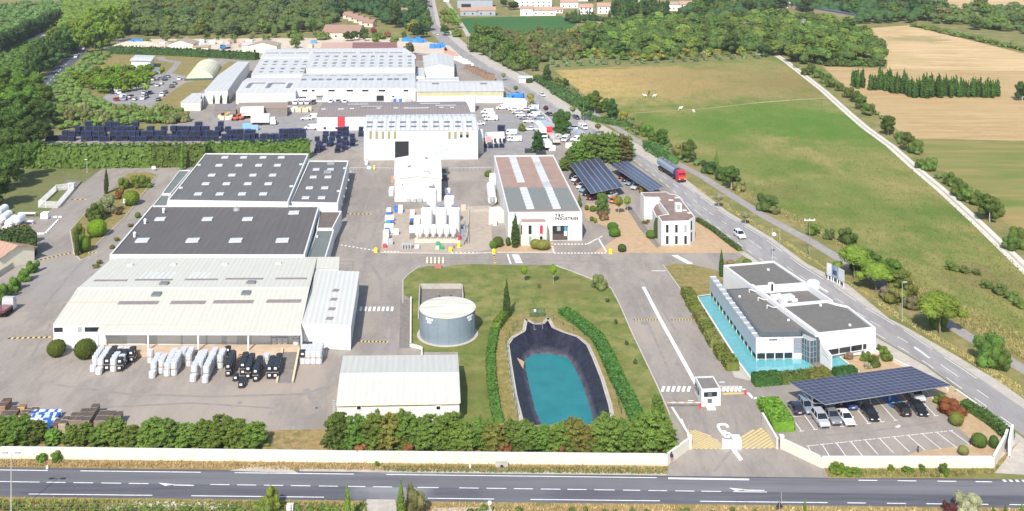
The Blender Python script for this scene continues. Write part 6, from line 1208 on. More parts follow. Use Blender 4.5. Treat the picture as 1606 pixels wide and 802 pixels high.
for j,(y0,y1) in enumerate(((105,92),(101.5,90),(98,88),(94.5,86))):
 for i in range(17):
  t = i/16;x = 872+t*318+rnd.uniform(-4,4)-j*2;y = y0+(y1-y0)*t+rnd.uniform(-.4,.4);plant('shrub',x,y,rnd.uniform(2.4,3.6),jit((.10,.15,.07),.15),'small grey-green olive tree in the planted rows at the head of the meadow','olive trees in rows',rnd.uniform(.7,.9),True,'olive_tree','olive tree')
# car park orchard, scrub and woods at the upper left
rows = [(150,147,222,143,7),(128,140,232,134,10),(112,133,240,126,12),(150,122,236,117,8)]
n_ = 0
for (xa,ya,xb,yb,n) in rows:
 for i in range(n):t = (i+.5)/n;plant('round',xa+(xb-xa)*t+rnd.uniform(-3,3),ya+(yb-ya)*t+rnd.uniform(-1.5,1.5),rnd.uniform(5,6.6),jit((.085,.155,.018),.15),f'bright green car park tree, {nth(i)} from the left in the {nth(rows.index((xa, ya, xb, yb, n)))} row from the front','bright trees of the staff car park',rnd.uniform(1.0,1.3),True)
for i,(x,y) in enumerate(((196,152),(229,150),(240,128),(254,121))):plant('mop',x,y,5.2,jit((.11,.16,.02)),f'small round tree shading the parked cars, {nth(i)} from the left','small trees between the parked cars',.9,True)
for i in range(26):x = 100+i*7.6+rnd.uniform(-4,4);plant('shrub',x,193+rnd.uniform(-14,5),rnd.uniform(4,7),jit((.10,.125,.05) if i % 3 else (.075,.12,.022),.2),'grey-green scrub bush between the staff car park and the net crates','scrub beside the net crates',.7,True,'scrub_bush','bush')
for i,(x,y,h) in enumerate(((8,300,12),(-12,330,13),(30,284,12),(14,262,13),(58,262,9),(44,240,13),(5,230,14),(66,226,8),(26,212,13),(52,204,12),(-6,205,14),(76,194,9),(18,186,13),(46,178,12),(-4,172,13),(68,168,10),(30,158,12),(4,148,12),(54,150,11))):plant('round',x,y,h,jit((.042,.082,.016) if y > 190 else (.06,.115,.018),.18),f'big dark broadleaf tree massed along the left edge, {nth(i)} counted from the nearest','big dark trees at the left edge',1.0,False)
plant('shrub',42,215,6.5,(.17,.20,.13),'pale silvery bush in front of the dark trees at the left',None,.7,False)
for i,(x,y,h) in enumerate(((44,130,14),(54,121,15),(64,112,15),(76,103,15),(50,108,13),(66,98,14),(88,94,17),(100,86,18),(84,82,15),(135,84,21),(148,86,18),(160,84,16),(142,70,22),(155,64,22),(168,60,22),(182,56,21),(128,76,18),(150,76,20),(172,72,16),(185,66,15),(196,52,20),(136,62,20),(120,70,16))):plant('round' if i % 3 else 'tall',x,y,h,jit((.035,.072,.016) if i < 8 else (.085,.15,.018),.15),f'tall plane tree beside the country road, {nth(i)} along it','tall plane trees along the country road',.85,True)
for i in range(30):t = i/29;plant('conifer' if i % 2 else 'tall',-4+t*98,86-t*52,rnd.uniform(10,13),jit((.03,.062,.018),.15),'dark tree of the dense windbreak along the far field path','trees of the dense windbreak',.9,True)
def inpoly(g0,x,y):
 c = False
 for i in range(len(g0)):
  a,b = g0[i],g0[i-1]
  if (a.y > y) != (b.y > y) and x < (b.x-a.x)*(y-a.y)/(b.y-a.y)+a.x:c = not c
 return c
def mass(name,label,pts,step,r,h,col,leafs=22,size=.75,asp=1.3,m=None):
 """woodland or scrub that reads as one mass: clumps of leaves over the whole area"""
 g0 = [P(*p) for p in pts];L = [];y = min(p.y for p in g0)
 while y < max(p.y for p in g0):
  x = min(p.x for p in g0)
  while x < max(p.x for p in g0):
   xx,yy = x+rnd.uniform(-.5,.5)*step,y+rnd.uniform(-.5,.5)*step*asp
   if inpoly(g0,xx,yy):q = rnd.uniform(.65,1.25);L.append((xx,yy,h*rnd.uniform(.3,.75),r*q,r*q,h*.42*rnd.uniform(.7,1.2)))
   x += step
  y += step*asp
 mb = cloud(L,int(len(L)*leafs),size,5,1.2,0,.12,.82);o = structure(name,mb,m or leaf,'stuff');o.color = rgb(col);o['label'] = label;return o
def scatter(n,pts,kinds,hs,cols,label,group,mind,wd=(.85,1.1),yf=1.0):
 g0 = [P(*p) for p in pts];xs = [p.x for p in g0];ys = [p.y for p in g0];done = [];tries = 0
 while len(done) < n and tries < 60000:
  tries += 1;x,y = rnd.uniform(min(xs),max(xs)),rnd.uniform(min(ys),max(ys))
  if inpoly(g0,x,y) and all((x-q[0])**2+((y-q[1])/yf)**2 > mind*mind for q in done):done.append((x,y))
 for (x,y) in done:plant(rnd.choice(kinds),0,0,rnd.uniform(*hs),jit(rnd.choice(cols),.16),label,group,rnd.uniform(*wd),True,at=Vector((x,y,0)))
mass('orchard_mass','green orchard and scrub beyond the dense windbreak',[(-30,72),(-30,14),(40,8),(110,6),(110,18),(60,44)],7,3.2,4.5,(.075,.12,.03))
mass('bright_wood_mass','bright green wood behind the plane trees',[(92,48),(100,20),(108,-12),(215,-12),(205,20),(190,40),(150,52),(120,60)],6,4.5,9,(.10,.16,.025))
mass('distant_woods','distant woods and tree lines beyond the town',[(-200,-20),(-500,-60),(-700,-95),(2300,-95),(2100,-60),(1800,-22),(1500,-30),(1250,-16),(900,-34),(700,-22),(400,-14),(100,-26)],46,17,15,(.05,.085,.03),30,4.5,2.2)
mass('vine_rows','green vines of the small vineyard',[(-40,124),(-20,96),(30,72),(66,60),(76,64),(62,92),(50,128)],3.2,1.4,1.8,(.07,.14,.02),16,.5)
mass('wood_mass','dense dark wood behind the sand lot',[(185,58),(200,16),(250,-8),(470,-10),(530,14),(530,40),(505,50),(380,55),(300,57)],6.2,4.2,7,(.07,.105,.026))
mass('grove_mass','dark understorey of the conifer grove beside the far road',[(515,30),(520,-10),(664,-10),(664,20),(668,46),(655,52),(610,40),(560,20)],6.5,4,8,(.03,.06,.018))
mass('pine_wood_mass','green understorey of the wide pine wood',[(905,78),(925,52),(1000,40),(1100,37),(1200,32),(1300,38),(1340,52),(1372,75),(1392,98),(1385,103),(1300,103),(1255,101),(1200,85),(1100,88),(1010,94),(960,91)],5.6,3.9,7.5,(.058,.105,.022),24,.7)
mass('far_wood_mass','dark far wood above the straw fields',[(1060,30),(1095,14),(1180,-12),(1400,-12),(1430,4),(1470,10),(1475,30),(1430,38),(1345,38),(1340,28),(1210,12),(1215,30),(1120,34)],7.5,4.8,9,(.038,.075,.022))
mass('upper_right_thicket','mixed thicket beyond the even strip at the upper right',[(1440,34),(1475,18),(1530,14),(1800,18),(1800,62),(1640,58),(1540,46)],8,4.2,6,(.075,.115,.03))
mass('roadside_thicket','green thicket right of the far road',[(734,82),(740,62),(760,55),(790,58),(880,55),(915,62),(918,80),(900,92),(860,97),(828,104),(815,114),(795,108),(765,92)],4.6,2.8,4.6,(.075,.11,.03))
mass('left_edge_scrub','green scrub on the left slope and along the country road',[(40,220),(60,190),(84,166),(70,150),(100,118),(140,86),(176,84),(150,112),(120,140),(150,160),(215,172),(292,182),(290,196),(130,200),(70,216)],4.2,2.2,3.0,(.095,.135,.032),20,.55)
mass('left_wood_mass','dark undergrowth of the big trees at the left edge',[(-60,330),(-40,300),(10,250),(34,200),(60,165),(60,140),(30,140),(-60,180)],4.6,2.8,4.5,(.035,.07,.016),22,.6)
mass('plane_wood_mass','dark undergrowth below the plane trees of the country road',[(66,128),(96,98),(134,72),(190,52),(196,34),(170,30),(110,62),(70,96)],5,3.2,5.5,(.04,.08,.02))
mass('town_tree_mass','dark trees between the far white houses',[(885,37),(890,31),(960,33),(1000,26),(1050,26),(1085,32),(1130,31),(1130,36),(1040,42),(960,40),(930,38)],5.5,3,4.5,(.035,.07,.02))
mass('track_scrub','low bushy growth along the white track',[(1240,104),(1262,112),(1300,132),(1345,168),(1400,216),(1450,262),(1530,330),(1606,395),(1606,372),(1530,312),(1460,256),(1410,210),(1350,158),(1310,128),(1280,112)],5.2,1.5,1.6,(.085,.11,.035),16,.5)
mass('path_scrub','low bushy growth between the cycle path and the meadow',[(846,112),(905,152),(985,190),(1040,220),(1120,264),(1160,292),(1152,300),(1100,270),(1030,232),(950,184),(880,140)],4,1.5,1.6,(.085,.13,.035),16,.45)
scatter(95,[(190,60),(205,18),(300,6),(470,4),(520,20),(520,44),(500,52),(380,57),(300,58)],['round','round','tall'],(8,11.5),[MD,DK,(.09,.13,.03),(.075,.11,.04),(.05,.085,.035)],'dark broadleaf tree of the wood behind the sand lot','trees of the wood behind the sand lot',8.5,(1.0,1.3),1.5)
scatter(24,[(205,62),(500,58),(640,60),(640,68),(500,64),(380,64),(230,70)],['shrub','round'],(3,6),[OL,MD,(.07,.11,.03)],'small tree on the grass edge behind the sand lot','small trees behind the sand lot',9,(.9,1.2))
for i,(x,y) in enumerate(((467,53),(493,55),(512,50),(545,65),(556,64),(571,60))):plant('cypress' if i < 2 else 'round',x,y,10 if i < 2 else 6.5,jit(CY if i < 2 else DK),f'dark garden tree around the brown-roofed bungalow, {nth(i)} from the left','garden trees of the bungalow',1.3,True)
for i,(x,y,c) in enumerate(((586,52,(.16,.05,.05)),(608,58,(.13,.05,.04)),(601,62,MD),(620,64,OL),(590,66,MD))):plant('shrub',x,y,4.2,c,f'garden shrub right of the bungalow, {nth(i)} of five','garden shrubs of the bungalow',.9,True)
scatter(50,[(520,30),(520,-6),(664,-6),(664,20),(672,48),(660,58),(640,56),(625,50),(600,40),(560,18)],['conifer','conifer','tall'],(15,20),[(.022,.05,.016),(.03,.06,.018),DK],'tall dark conifer of the grove beside the far road','dark conifers beside the far road',8,(.75,1.0),1.5)
for i,(x,y,h,c) in enumerate(((648,56,11,(.12,.15,.03)),(655,60,10,(.022,.05,.018)),(664,59,9.5,(.022,.05,.018)))):plant('round',x,y,h,c,f'rounded tree beside the parked blue crates, {nth(i)} from the left','rounded trees by the blue crates',1.1,True)
for i,(x,y,h) in enumerate(((697,33,10),(706,34,11),(703,48,12),(712,40,9),(718,44,8),(716,58,6))):plant('pine' if i < 5 else 'shrub',x,y,h,jit(PN),f'pine on the corner between the far road and the far lane, {nth(i)} in the group','pines between the far road and lane',.95,True)
scatter(26,[(734,82),(738,60),(760,55),(792,62),(812,84),(828,106),(818,116),(795,108),(765,92)],['round','tall','round'],(7.5,10.5),[MD,(.05,.10,.02),(.075,.13,.025)],'broadleaf tree of the thicket right of the far road','trees of the thicket right of the far road',6.5,(.95,1.25),1.4)
scatter(44,[(800,70),(790,58),(880,55),(915,62),(920,80),(905,92),(860,96),(828,100)],['shrub','shrub','round'],(4.5,8),[(.085,.085,.035),OL,MD,(.12,.13,.03),(.07,.075,.035)],'mixed scrub tree between the thicket and the dry clearing','mixed scrub below the green field',6,(.9,1.1),1.3)
scatter(150,[(905,70),(925,52),(1000,40),(1100,37),(1200,32),(1300,38),(1340,52),(1372,75),(1392,98),(1385,103),(1300,103),(1255,101),(1200,85),(1100,88),(1010,94),(960,91)],['pine','pine','round'],(9,12),[PN,(.055,.10,.02),(.075,.125,.024),(.045,.085,.02)],'umbrella pine of the wide wood beyond the olive rows','trees of the wide pine wood',10.0,(1.05,1.4),1.6)
for i,(x,y,h,c) in enumerate(((1262,48,9,(.17,.20,.19)),(1290,48,8,(.15,.19,.17)),(1170,50,8,(.16,.15,.12)))):plant('pine',x,y,h,c,f'grey-blue tree showing pale among the pines, {nth(i)} of three','pale trees in the pine wood',1.2,True)
scatter(26,[(905,92),(960,93),(1010,96),(1100,92),(1190,85),(1190,82),(1100,88),(1000,91),(930,86)],['shrub'],(4,6),[(.10,.13,.02),(.13,.14,.03),MD],'yellow-green bush along the foot of the pine wood','bushes along the pine wood',6,(.9,1.2))
plant('round',1198,90,7.5,(.03,.07,.02),'round dark oak at the head of the white track',None,1.2,True);plant('conifer',1374,86,8,DK,'pointed conifer at the field corner of the pine wood',None,.9,True)
for i in range(10):plant('shrub',1300+i*9,104,rnd.uniform(3.5,5.5),jit((.045,.085,.02)),f'dark bush along the field edge of the pine wood, {nth(i)} from the left','bushes on the field edge of the wood',1.0,True)
def clump(n,x0,x1,y0,y1,hs,kinds,cols,label,group):
 for i in range(n):plant(rnd.choice(kinds),rnd.uniform(x0,x1),rnd.uniform(y0,y1),rnd.uniform(*hs),jit(rnd.choice(cols),.15),label,group,rnd.uniform(.8,1.15),True)
clump(14,889,938,26,36,(6,9),['conifer','cypress','cypress'],[CY,DK],'short dark cypress before the pink-roofed houses','dark cypresses before the pink roofs')
clump(2,952,958,33,36,(9,10),['cypress'],[CY],'paired cypress alone before the broad white house','paired cypresses')
clump(18,962,1000,18,36,(12,15),['conifer','tall'],[CY,DK],'tall dark tree in the left clump before the white houses','left clump of tall dark trees')
clump(22,1004,1046,24,38,(12,17),['conifer','tall','cypress'],[CY,DK],'tall dark tree in the right clump before the white houses','right clump of tall dark trees')
clump(16,1085,1140,18,34,(9,14),['conifer','round'],[CY,DK,MD],'dark tree between the pinkish houses and the pine wood','dark trees by the pinkish houses')
scatter(70,[(1100,34),(1095,20),(1180,-8),(1340,-8),(1420,6),(1480,16),(1475,32),(1430,40),(1345,40),(1340,30),(1210,12),(1230,30)],['conifer','round','tall'],(11,16),[DK,CY,MD,(.05,.085,.03)],'dark tree of the far wood above the straw field','trees of the far wood above the field',8,(.95,1.3),1.6)
scatter(40,[(1440,38),(1470,22),(1520,16),(1800,18),(1800,60),(1606,52),(1540,50),(1500,46)],['round','shrub','tall'],(7,13),[MD,OL,(.085,.13,.03),(.10,.13,.07),DK],'mixed tree beyond the young orchard strip at the upper right','mixed trees at the upper right',8,(1.0,1.35),1.5)
for i in range(34):t = i/33;plant('shrub',1432+t*190,42+t*41+rnd.uniform(-1,1),rnd.uniform(3.2,4.4),jit((.085,.135,.04),.12),'young tree in the even strip along the upper straw field','young trees of the even strip',1.0,True,'young_tree','tree')
for i in range(8):t = i/7;plant('round',1474+t*8,20-t*22,16,jit(OL,.1),'tall poplar-like tree at the top behind the straw field','tall trees at the top right',.8,True)
scatter(16,[(660,0),(560,-14),(1100,-16),(1100,-6),(960,-4),(880,-2),(790,-2)],['round','conifer'],(6,10),[DK,MD],'tree among the far houses at the upper edge','trees among the far houses',12)
for i,(x,y) in enumerate(((698,56),(790,11),(802,16),(808,15),(927,4),(940,6))):plant('round',x,y,7,jit(DK),f'dark round tree beside the far white buildings, {nth(i)} from the left','round trees by the far white buildings',1.3,True)
for i,x in enumerate((801,809,815)):cypress(x,57,48,f'thin dark cypress standing in the far green field, {nth(i)} of three',1.2,CY,'thin cypresses in the green field')
plant('shrub',845,56,4,DK,'single dark bush at the lower edge of the far green field',None,1.0,True)
# near verge
plant('shrub',1518,806,3.8,(.20,.25,.17),'silver-green rounded shrub on the near verge at the right',None,.7);plant('shrub',1489,808,2.4,(.06,.025,.025),'dark reddish shrub left of the silver one on the near verge',None,.6)
plant('shrub',648,812,5.6,(.10,.12,.05),'sparse spiky pale shrub beside the right cypress',None,.42);plant('shrub',424,806,4.2,(.10,.15,.03),'bushy light green sapling on the near verge left of the driveway',None,.5);plant('shrub',415,812,3,(.08,.13,.03),'lower green bush under the light sapling',None,.8)
for i,(x,y,h) in enumerate(((64,724.5,1.6),(88,724.5,1.9),(592,731,.9))):plant('shrub',x,y,h,(.06,.12,.02),f'small weed bush against the front wall, {nth(i)} from the left','weed bushes against the front wall',.7)
for i,(x,y,h,w_) in enumerate(((1312,742,1.8,1.0),(1326,744,1.2,1.4),(1344,744,.9,1.5),(1397,738,.9,1),(1424,741,.9,1.6),(1446,738,1.0,.8),(1480,745,2.1,.55))):plant('shrub',x,y,h,jit((.065,.12,.018)),f'green bush on the grass outside the car park wall, {nth(i)} from the left','green bushes outside the car park wall',w_)
mass('bottom_verge_weeds','low green weeds along the bottom verge',[(640,800),(1210,801),(1210,815),(640,815)],2.2,.5,.7,(.085,.12,.03),60,.14,1)
mass('fence_weeds','low green weeds behind the wire fence',[(-20,793),(150,797),(400,797),(570,796),(570,815),(-20,815)],1.3,.5,.6,(.085,.13,.026),60,.14,1)
def tufts(name,pts,n,h,col,z0=0.):
 g0 = [P(*p) for p in pts];xs = [p.x for p in g0];ys = [p.y for p in g0];mb = MB();c = 0
 py = [Vector(p).to_3d() for p in pts]
 while c < n:
  px,yy = rnd.uniform(min(p[0] for p in pts),max(p[0] for p in pts)),rnd.uniform(min(p[1] for p in pts),max(p[1] for p in pts))
  if not inpoly(py,px,yy):continue
  x,y,_ = P(px,yy)
  c += 1
  for k in range(3):
   a = rnd.uniform(0,6.28);s = h*rnd.uniform(.4,1.2);dx,dy = math.cos(a)*s*.5,math.sin(a)*s*.5;lx,ly = rnd.gauss(0,s*.35),rnd.gauss(0,s*.35)
   mb.add([(x-dx*.5,y-dy*.5,z0),(x+dx*.5,y+dy*.5,z0),(x+lx,y+ly,s)],((0,1,2),))
 o = structure(name,mb,leaf,'stuff');o.color = rgb(col);o['label'] = name.replace('_',' ');return o
tufts('dry_verge_grass',[(-20,721),(1046,732),(1046,743),(450,737),(-20,732)],2600,.34,(.30,.23,.12))
tufts('green_verge_grass',[(600,732),(1046,735),(1046,744),(600,740)],1500,.35,(.13,.16,.05))
tufts('corner_verge_grass',[(1294,737),(1560,737),(1590,705),(1560,742),(1480,749),(1300,749)],1800,.38,(.19,.19,.065))
tufts('near_verge_grass',[(-20,784),(575,790),(575,812),(-20,812)],3000,.45,(.17,.18,.05))
tufts('dry_near_verge_grass',[(640,790),(1620,800),(1620,815),(640,815)],2200,.36,(.29,.22,.11))
tufts('roadside_dry_grass',[(1080,290),(1128,312),(1330,442),(1430,505),(1600,605),(1606,625),(1500,555),(1400,495),(1330,445),(1210,372)],2200,.36,(.27,.225,.10))
tufts('cycle_path_dry_grass',[(1150,303),(1330,395),(1500,505),(1606,565),(1640,545),(1490,470),(1330,384),(1160,290)],2600,.5,(.25,.22,.09))
MEAD = [(868,109),(1110,96),(1225,94),(1327,178),(1432,266),(1532,354),(1640,460),(1640,560),(1480,466),(1330,381),(1215,319),(1030,212),(940,165)]
tufts('meadow_grass_tufts',MEAD,9000,.34,(.12,.15,.036))
tufts('meadow_yellow_tufts',MEAD,4000,.36,(.2,.17,.06))
tufts('pond_bank_grass',[(796,500),(776,540),(776,640),(800,680),(796,560),(800,540)],500,.3,(.2,.18,.06))
# vehicles
paint = paintmat('car_paint');tyre = mat('tyre_rubber',(.022,.022,.022),.85);cg = mat('car_glass',(.016,.02,.024),.1,.05,1,spec=.6);rim_m = mat('wheel_rim',(.45,.46,.47),.35,.05,1,metal=.5)
lampw = mat('headlamp_lens',(.75,.77,.78),.2,.03);lampr = mat('tail_lamp_lens',(.35,.02,.02),.3,.03);plate = mat('number_plate',(.75,.75,.68),.5,.03);trim = mat('dark_trim',(.03,.03,.032),.6)
def loft(st,zb=.24):
 """car body: stations (y, half width, top height); rounded shoulders"""
 mb = MB();vs = []
 for y,w_,zt in st:
  for x,z in ((-w_*.92,zb),(-w_,zb+.22),(-w_,zt-.16),(-w_*.93,zt-.03),(-w_*.6,zt),(w_*.6,zt),(w_*.93,zt-.03),(w_,zt-.16),(w_,zb+.22),(w_*.92,zb)):vs.append((x,y,z))
 n = len(st);fs = [(j*10+i,j*10+i+1,(j+1)*10+i+1,(j+1)*10+i) for j in range(n-1) for i in range(9)]+[((j+1)*10,(j+1)*10+9,j*10+9,j*10) for j in range(n-1)]
 fs += [tuple(range(9,-1,-1)),tuple(range((n-1)*10,n*10))];return mb.add(vs,[f[::-1] for f in fs])
def cabin(lo,hi,z0,z1,mb=None,mi=0):
 (a0,a1,aw),(b0,b1,bw) = lo,hi;mb = mb or MB()
 return mb.add([(-aw,a0,z0),(aw,a0,z0),(aw,a1,z0),(-aw,a1,z0),(-bw,b0,z1),(bw,b0,z1),(bw,b1,z1),(-bw,b1,z1)],((4,5,6,7),(0,1,5,4),(1,2,6,5),(2,3,7,6),(3,0,4,7)),mi)
CARS = {
'hatch':dict(st=[(-2.02,.74,.78),(-1.95,.82,.93),(-1.2,.87,.98),(.4,.88,.96),(.95,.87,.93),(1.65,.82,.80),(1.98,.70,.64)],cab=((-1.93,.95,.80),(-1.5,.12,.63),.93,1.44),wb=1.25,L=4.0),
'saloon':dict(st=[(-2.28,.74,.80),(-2.2,.84,.95),(-1.5,.89,.98),(.5,.9,.96),(1.05,.89,.92),(1.95,.84,.80),(2.27,.70,.62)],cab=((-1.75,1.05,.80),(-.95,.25,.63),.94,1.42),wb=1.38,L=4.55),
'estate':dict(st=[(-2.25,.76,.82),(-2.18,.86,.97),(-1.5,.9,1.0),(.5,.91,.99),(1.05,.9,.96),(1.9,.85,.85),(2.22,.72,.66)],cab=((-2.14,1.05,.83),(-1.82,.28,.67),.97,1.55),wb=1.36,L=4.5),
'suv':dict(st=[(-2.15,.80,.9),(-2.08,.9,1.08),(-1.4,.93,1.12),(.5,.94,1.1),(1.0,.93,1.06),(1.85,.88,.97),(2.15,.76,.74)],cab=((-2.05,.98,.86),(-1.7,.3,.70),1.07,1.68),wb=1.33,L=4.35),
'van':dict(st=[(-2.6,.92,1.95),(-2.52,.97,2.0),(.9,.97,1.98),(1.45,.95,1.62),(1.9,.93,1.16),(2.35,.9,1.02),(2.62,.78,.74)],cab=None,wb=1.65,L=5.2)}
CP_ = {}
def car_meshes(kind):
 if kind in CP_:return CP_[kind]
 s = CARS[kind];body = loft(s['st']);win = MB()
 if s['cab']:
  lo,hi,z0,z1 = s['cab'];cabin(lo,hi,z0,z1,win);b0,b1,bw = hi
  rf = MB();rf.box((0,(b0+b1)/2-.03,z1+.025),(bw*2+.05,b1-b0+.16,.06));body.add(rf.v,rf.f)
  for sx in (-1,1):
   for (p,q) in (((lo[2]*sx,lo[1],z0),(bw*sx,b1,z1)),((lo[2]*sx,lo[0],z0),(bw*sx,b0,z1)),(((lo[2]+.005)*sx,(lo[0]+lo[1])*.5-.1,z0),((bw+.01)*sx,(b0+b1)*.5,z1))):body.tube(p,q,.05,4)
   body.box((sx*(lo[2]+.14),lo[1]-.25,z0+.02),(.2,.1,.14))
 else:
  win.add([(-.86,1.5,1.66),(.86,1.5,1.66),(.88,1.94,1.18),(-.88,1.94,1.18)],((3,2,1,0),));win.v = [(v[0],v[1]+.06,v[2]+.03) for v in win.v]
  for sx in (-1,1):win.add([(sx*.985,.5,1.2),(sx*.985,1.5,1.2),(sx*.985,1.2,1.72),(sx*.985,.5,1.78)],((0,1,2,3),));body.box((sx*1.08,1.5,1.3),(.16,.1,.26))
  win.box((0,-2.605,1.5),(1.3,.03,.5))
 wh = MB();wh.tube((-.11,0,0),(.11,0,0),.325,16);rm_ = MB();rm_.tube((-.118,0,0),(.118,0,0),.2,12)
 CP_[kind] = (body,win,wh,rm_);return CP_[kind]
PC = {}
def car_proto(kind,far):
 k = (kind,far)
 if k in PC:return PC[k]
 s = CARS[kind];body,win,wh,rm_ = car_meshes(kind);yb,yf = s['st'][0],s['st'][-1];wx = s['st'][2][1]-.1
 if far:
  mb = MB();mb.add(body.v,body.f,0);mb.add(win.v,win.f,1)
  for sx in (-1,1):
   for sy in (-1,1):mb.add([(v[0]+sx*wx,v[1]+sy*s['wb'],v[2]+.325) for v in wh.v],wh.f,2)
   mb.box((sx*yf[1]*.75,yf[0]-.02,.6),(.3,.12,.14),0,3);mb.box((sx*yb[1]*.85,yb[0],.8),(.2,.1,.18),0,4)
  t = solo('parked_van' if kind == 'van' else 'parked_car',mb,[paint,cg,tyre,lampw,lampr],'-','van' if kind == 'van' else 'car',Vector())
 else:
  t = thing('parked_van' if kind == 'van' else 'parked_car','-','van' if kind == 'van' else 'car',(0,0,0));part('body',body,paint,t);part('windows',win,cg,t)
  for sx in (-1,1):
   for sy in (-1,1):
    w1 = part('wheel',wh.mesh('wheel',tyre),None,t);w1.location = (sx*wx,sy*s['wb'],.325);part('rim',rm_.mesh('rim',rim_m),None,w1)
   part('headlight',MB().box((sx*yf[1]*.8,yf[0]-.06,yf[2]-.06),(.32,.2,.14)),lampw,t);part('tail_light',MB().box((sx*yb[1]*.88,yb[0]+.03,.84),(.22,.12,.2)),lampr,t)
  part('number_plate',MB().box((0,yb[0]-.01,.58),(.5,.03,.12)),plate,t);part('bumper',MB().box((0,yf[0]-.02,.36),(1.3,.12,.16)),trim,t);part('bumper',MB().box((0,yb[0]+.02,.36),(1.4,.1,.16)),trim,t)
 PC[k] = t;return t
CC = {'white':(.76,.76,.755),'black':(.012,.012,.014),'silver':(.47,.48,.50),'grey':(.20,.21,.225),'navy':(.018,.028,.055),'blue-grey':(.22,.29,.36),'red':(.38,.02,.02),'dark red':(.13,.012,.016),'orange':(.75,.16,.02),'dark grey':(.06,.063,.07),'blue':(.03,.12,.35)}
def car(kind,col,x,y,rz,label,group=None,far=None):
 p = P(x,y);far = p.y > 380 if far is None else far;pr = car_proto(kind,far);o = inst(pr,p,rz,1,label,group,{'':CC[col],'body':CC[col]});return o
hb = head((1225,631),(1257,676.4))
for kind,col,x,y,f,lab in (('hatch','navy',1248,644,1,'dark navy hatchback at the open left end of the large solar roof'),('estate','blue-grey',1265,642,0,'pale blue-grey estate car half under the left corner of the large solar roof'),('suv','silver',1287,663,0,'silver SUV in the front bay right of the first roof post'),('suv','grey',1305,659,0,'mid-grey SUV between the silver SUV and the white car'),
  ('saloon','white',1326,660,0,'white car with dark glass between the grey SUV and an empty bay'),('hatch','black',1365,654,0,'black hatchback beside the middle roof post'),('hatch','black',1414,646,1,'black hatchback with red tail lamps by the blue painted bay'),('saloon','black',1440,645,0,'long black saloon at the right end of the front bays'),
  ('suv','silver',1436,624,0,'silver SUV in the shade behind the long black saloon'),('hatch','dark grey',1288,633,0,'dark car in the shade behind the silver SUV'),('saloon','blue',1330,635,1,'blue car in the shade behind the empty bay'),('suv','silver',1350,633,1,'silver car in the shade behind the middle post'),('estate','black',1306,630,0,'black estate in the deep shade behind the grey SUV')):
 car(kind,col,x,y,hb+(0 if f else 0)+math.pi*(1 if f else 0),lab,'cars in the visitor car park',False)
hc = head((945,262),(908,276))
for kind,col,x,y,lab in (('hatch','navy',899.5,279,'dark blue car first from the far end of the left far solar roof'),('hatch','white',904,284,'white car second from the far end of the left far solar roof'),('hatch','dark red',908,289,'dark red car third from the far end of the left far solar roof'),('estate','white',913,295,'white car fourth from the far end of the left far solar roof'),('suv','blue-grey',917,300,'blue-grey car fifth from the far end of the left far solar roof'),('hatch','black',921.5,306,'black car sixth from the far end of the left far solar roof'),('estate','dark red',929,312,'dark red estate at the near corner of the left far solar roof')):car(kind,col,x,y,hc,lab,'cars under the left far solar roof',False)
for kind,col,x,y,lab in (('saloon','grey',958,305,'grey car behind the leafy tree under the near edge of the left far solar roof'),('suv','silver',960,309,'silver car behind the leafy tree beside the left far solar roof'),('hatch','orange',965,317,'orange-red car glimpsed behind the yellowish pollarded tree')):car(kind,col,x,y,hc+math.pi,lab,'cars behind the leafy tree',False)
for kind,col,x,y,lab in (('suv','silver',998,296,'silver car nearest us under the right far solar roof'),('saloon','blue-grey',989,289,'blue-grey car second nearest under the right far solar roof'),('hatch','dark grey',982,283.5,'dark car third nearest under the right far solar roof'),('hatch','dark red',977,279.5,'maroon car farthest under the right far solar roof')):car(kind,col,x,y,hc,lab,'cars under the right far solar roof',False)
hr = head((1089,333),(1167,393))
car('suv','white',1160,372,hr,'white SUV driving on the side road past the brown-roofed office',None,False)
for kind,col,x,y,d,lab in (('van','white',914.5,202,0,'white van driving on the side road below the large dark tree'),('saloon','dark grey',904,186.5,0,'black car on the far edge of the side road'),('saloon','white',850,151,0,'white car on the pale shoulder opposite the white store front'),('hatch','dark grey',861,181,1,'dark car parked beside the purple-leaved tree'),('hatch','white',685,55,1,'white car on the far bend of the side road'),('saloon','navy',676,11.5,0,'blue car on the far straight, nearer of two'),('hatch','red',672,4.5,0,'reddish car on the far straight, farther of two')):car(kind,col,x,y,head((865,187),(930,220) if y > 100 else (950,228)) + math.pi*d,lab,'vehicles on the side road',y < 130)
hcr = head((92,112),(131,76));car('hatch','white',119,90.5,hcr+math.pi,'white car on the country road, nearer of two',None,True);car('hatch','white',131,78,hcr,'white car on the country road, farther of two by the plane trunks',None,True)
hv = head((845,186),(812,172))+R(8)
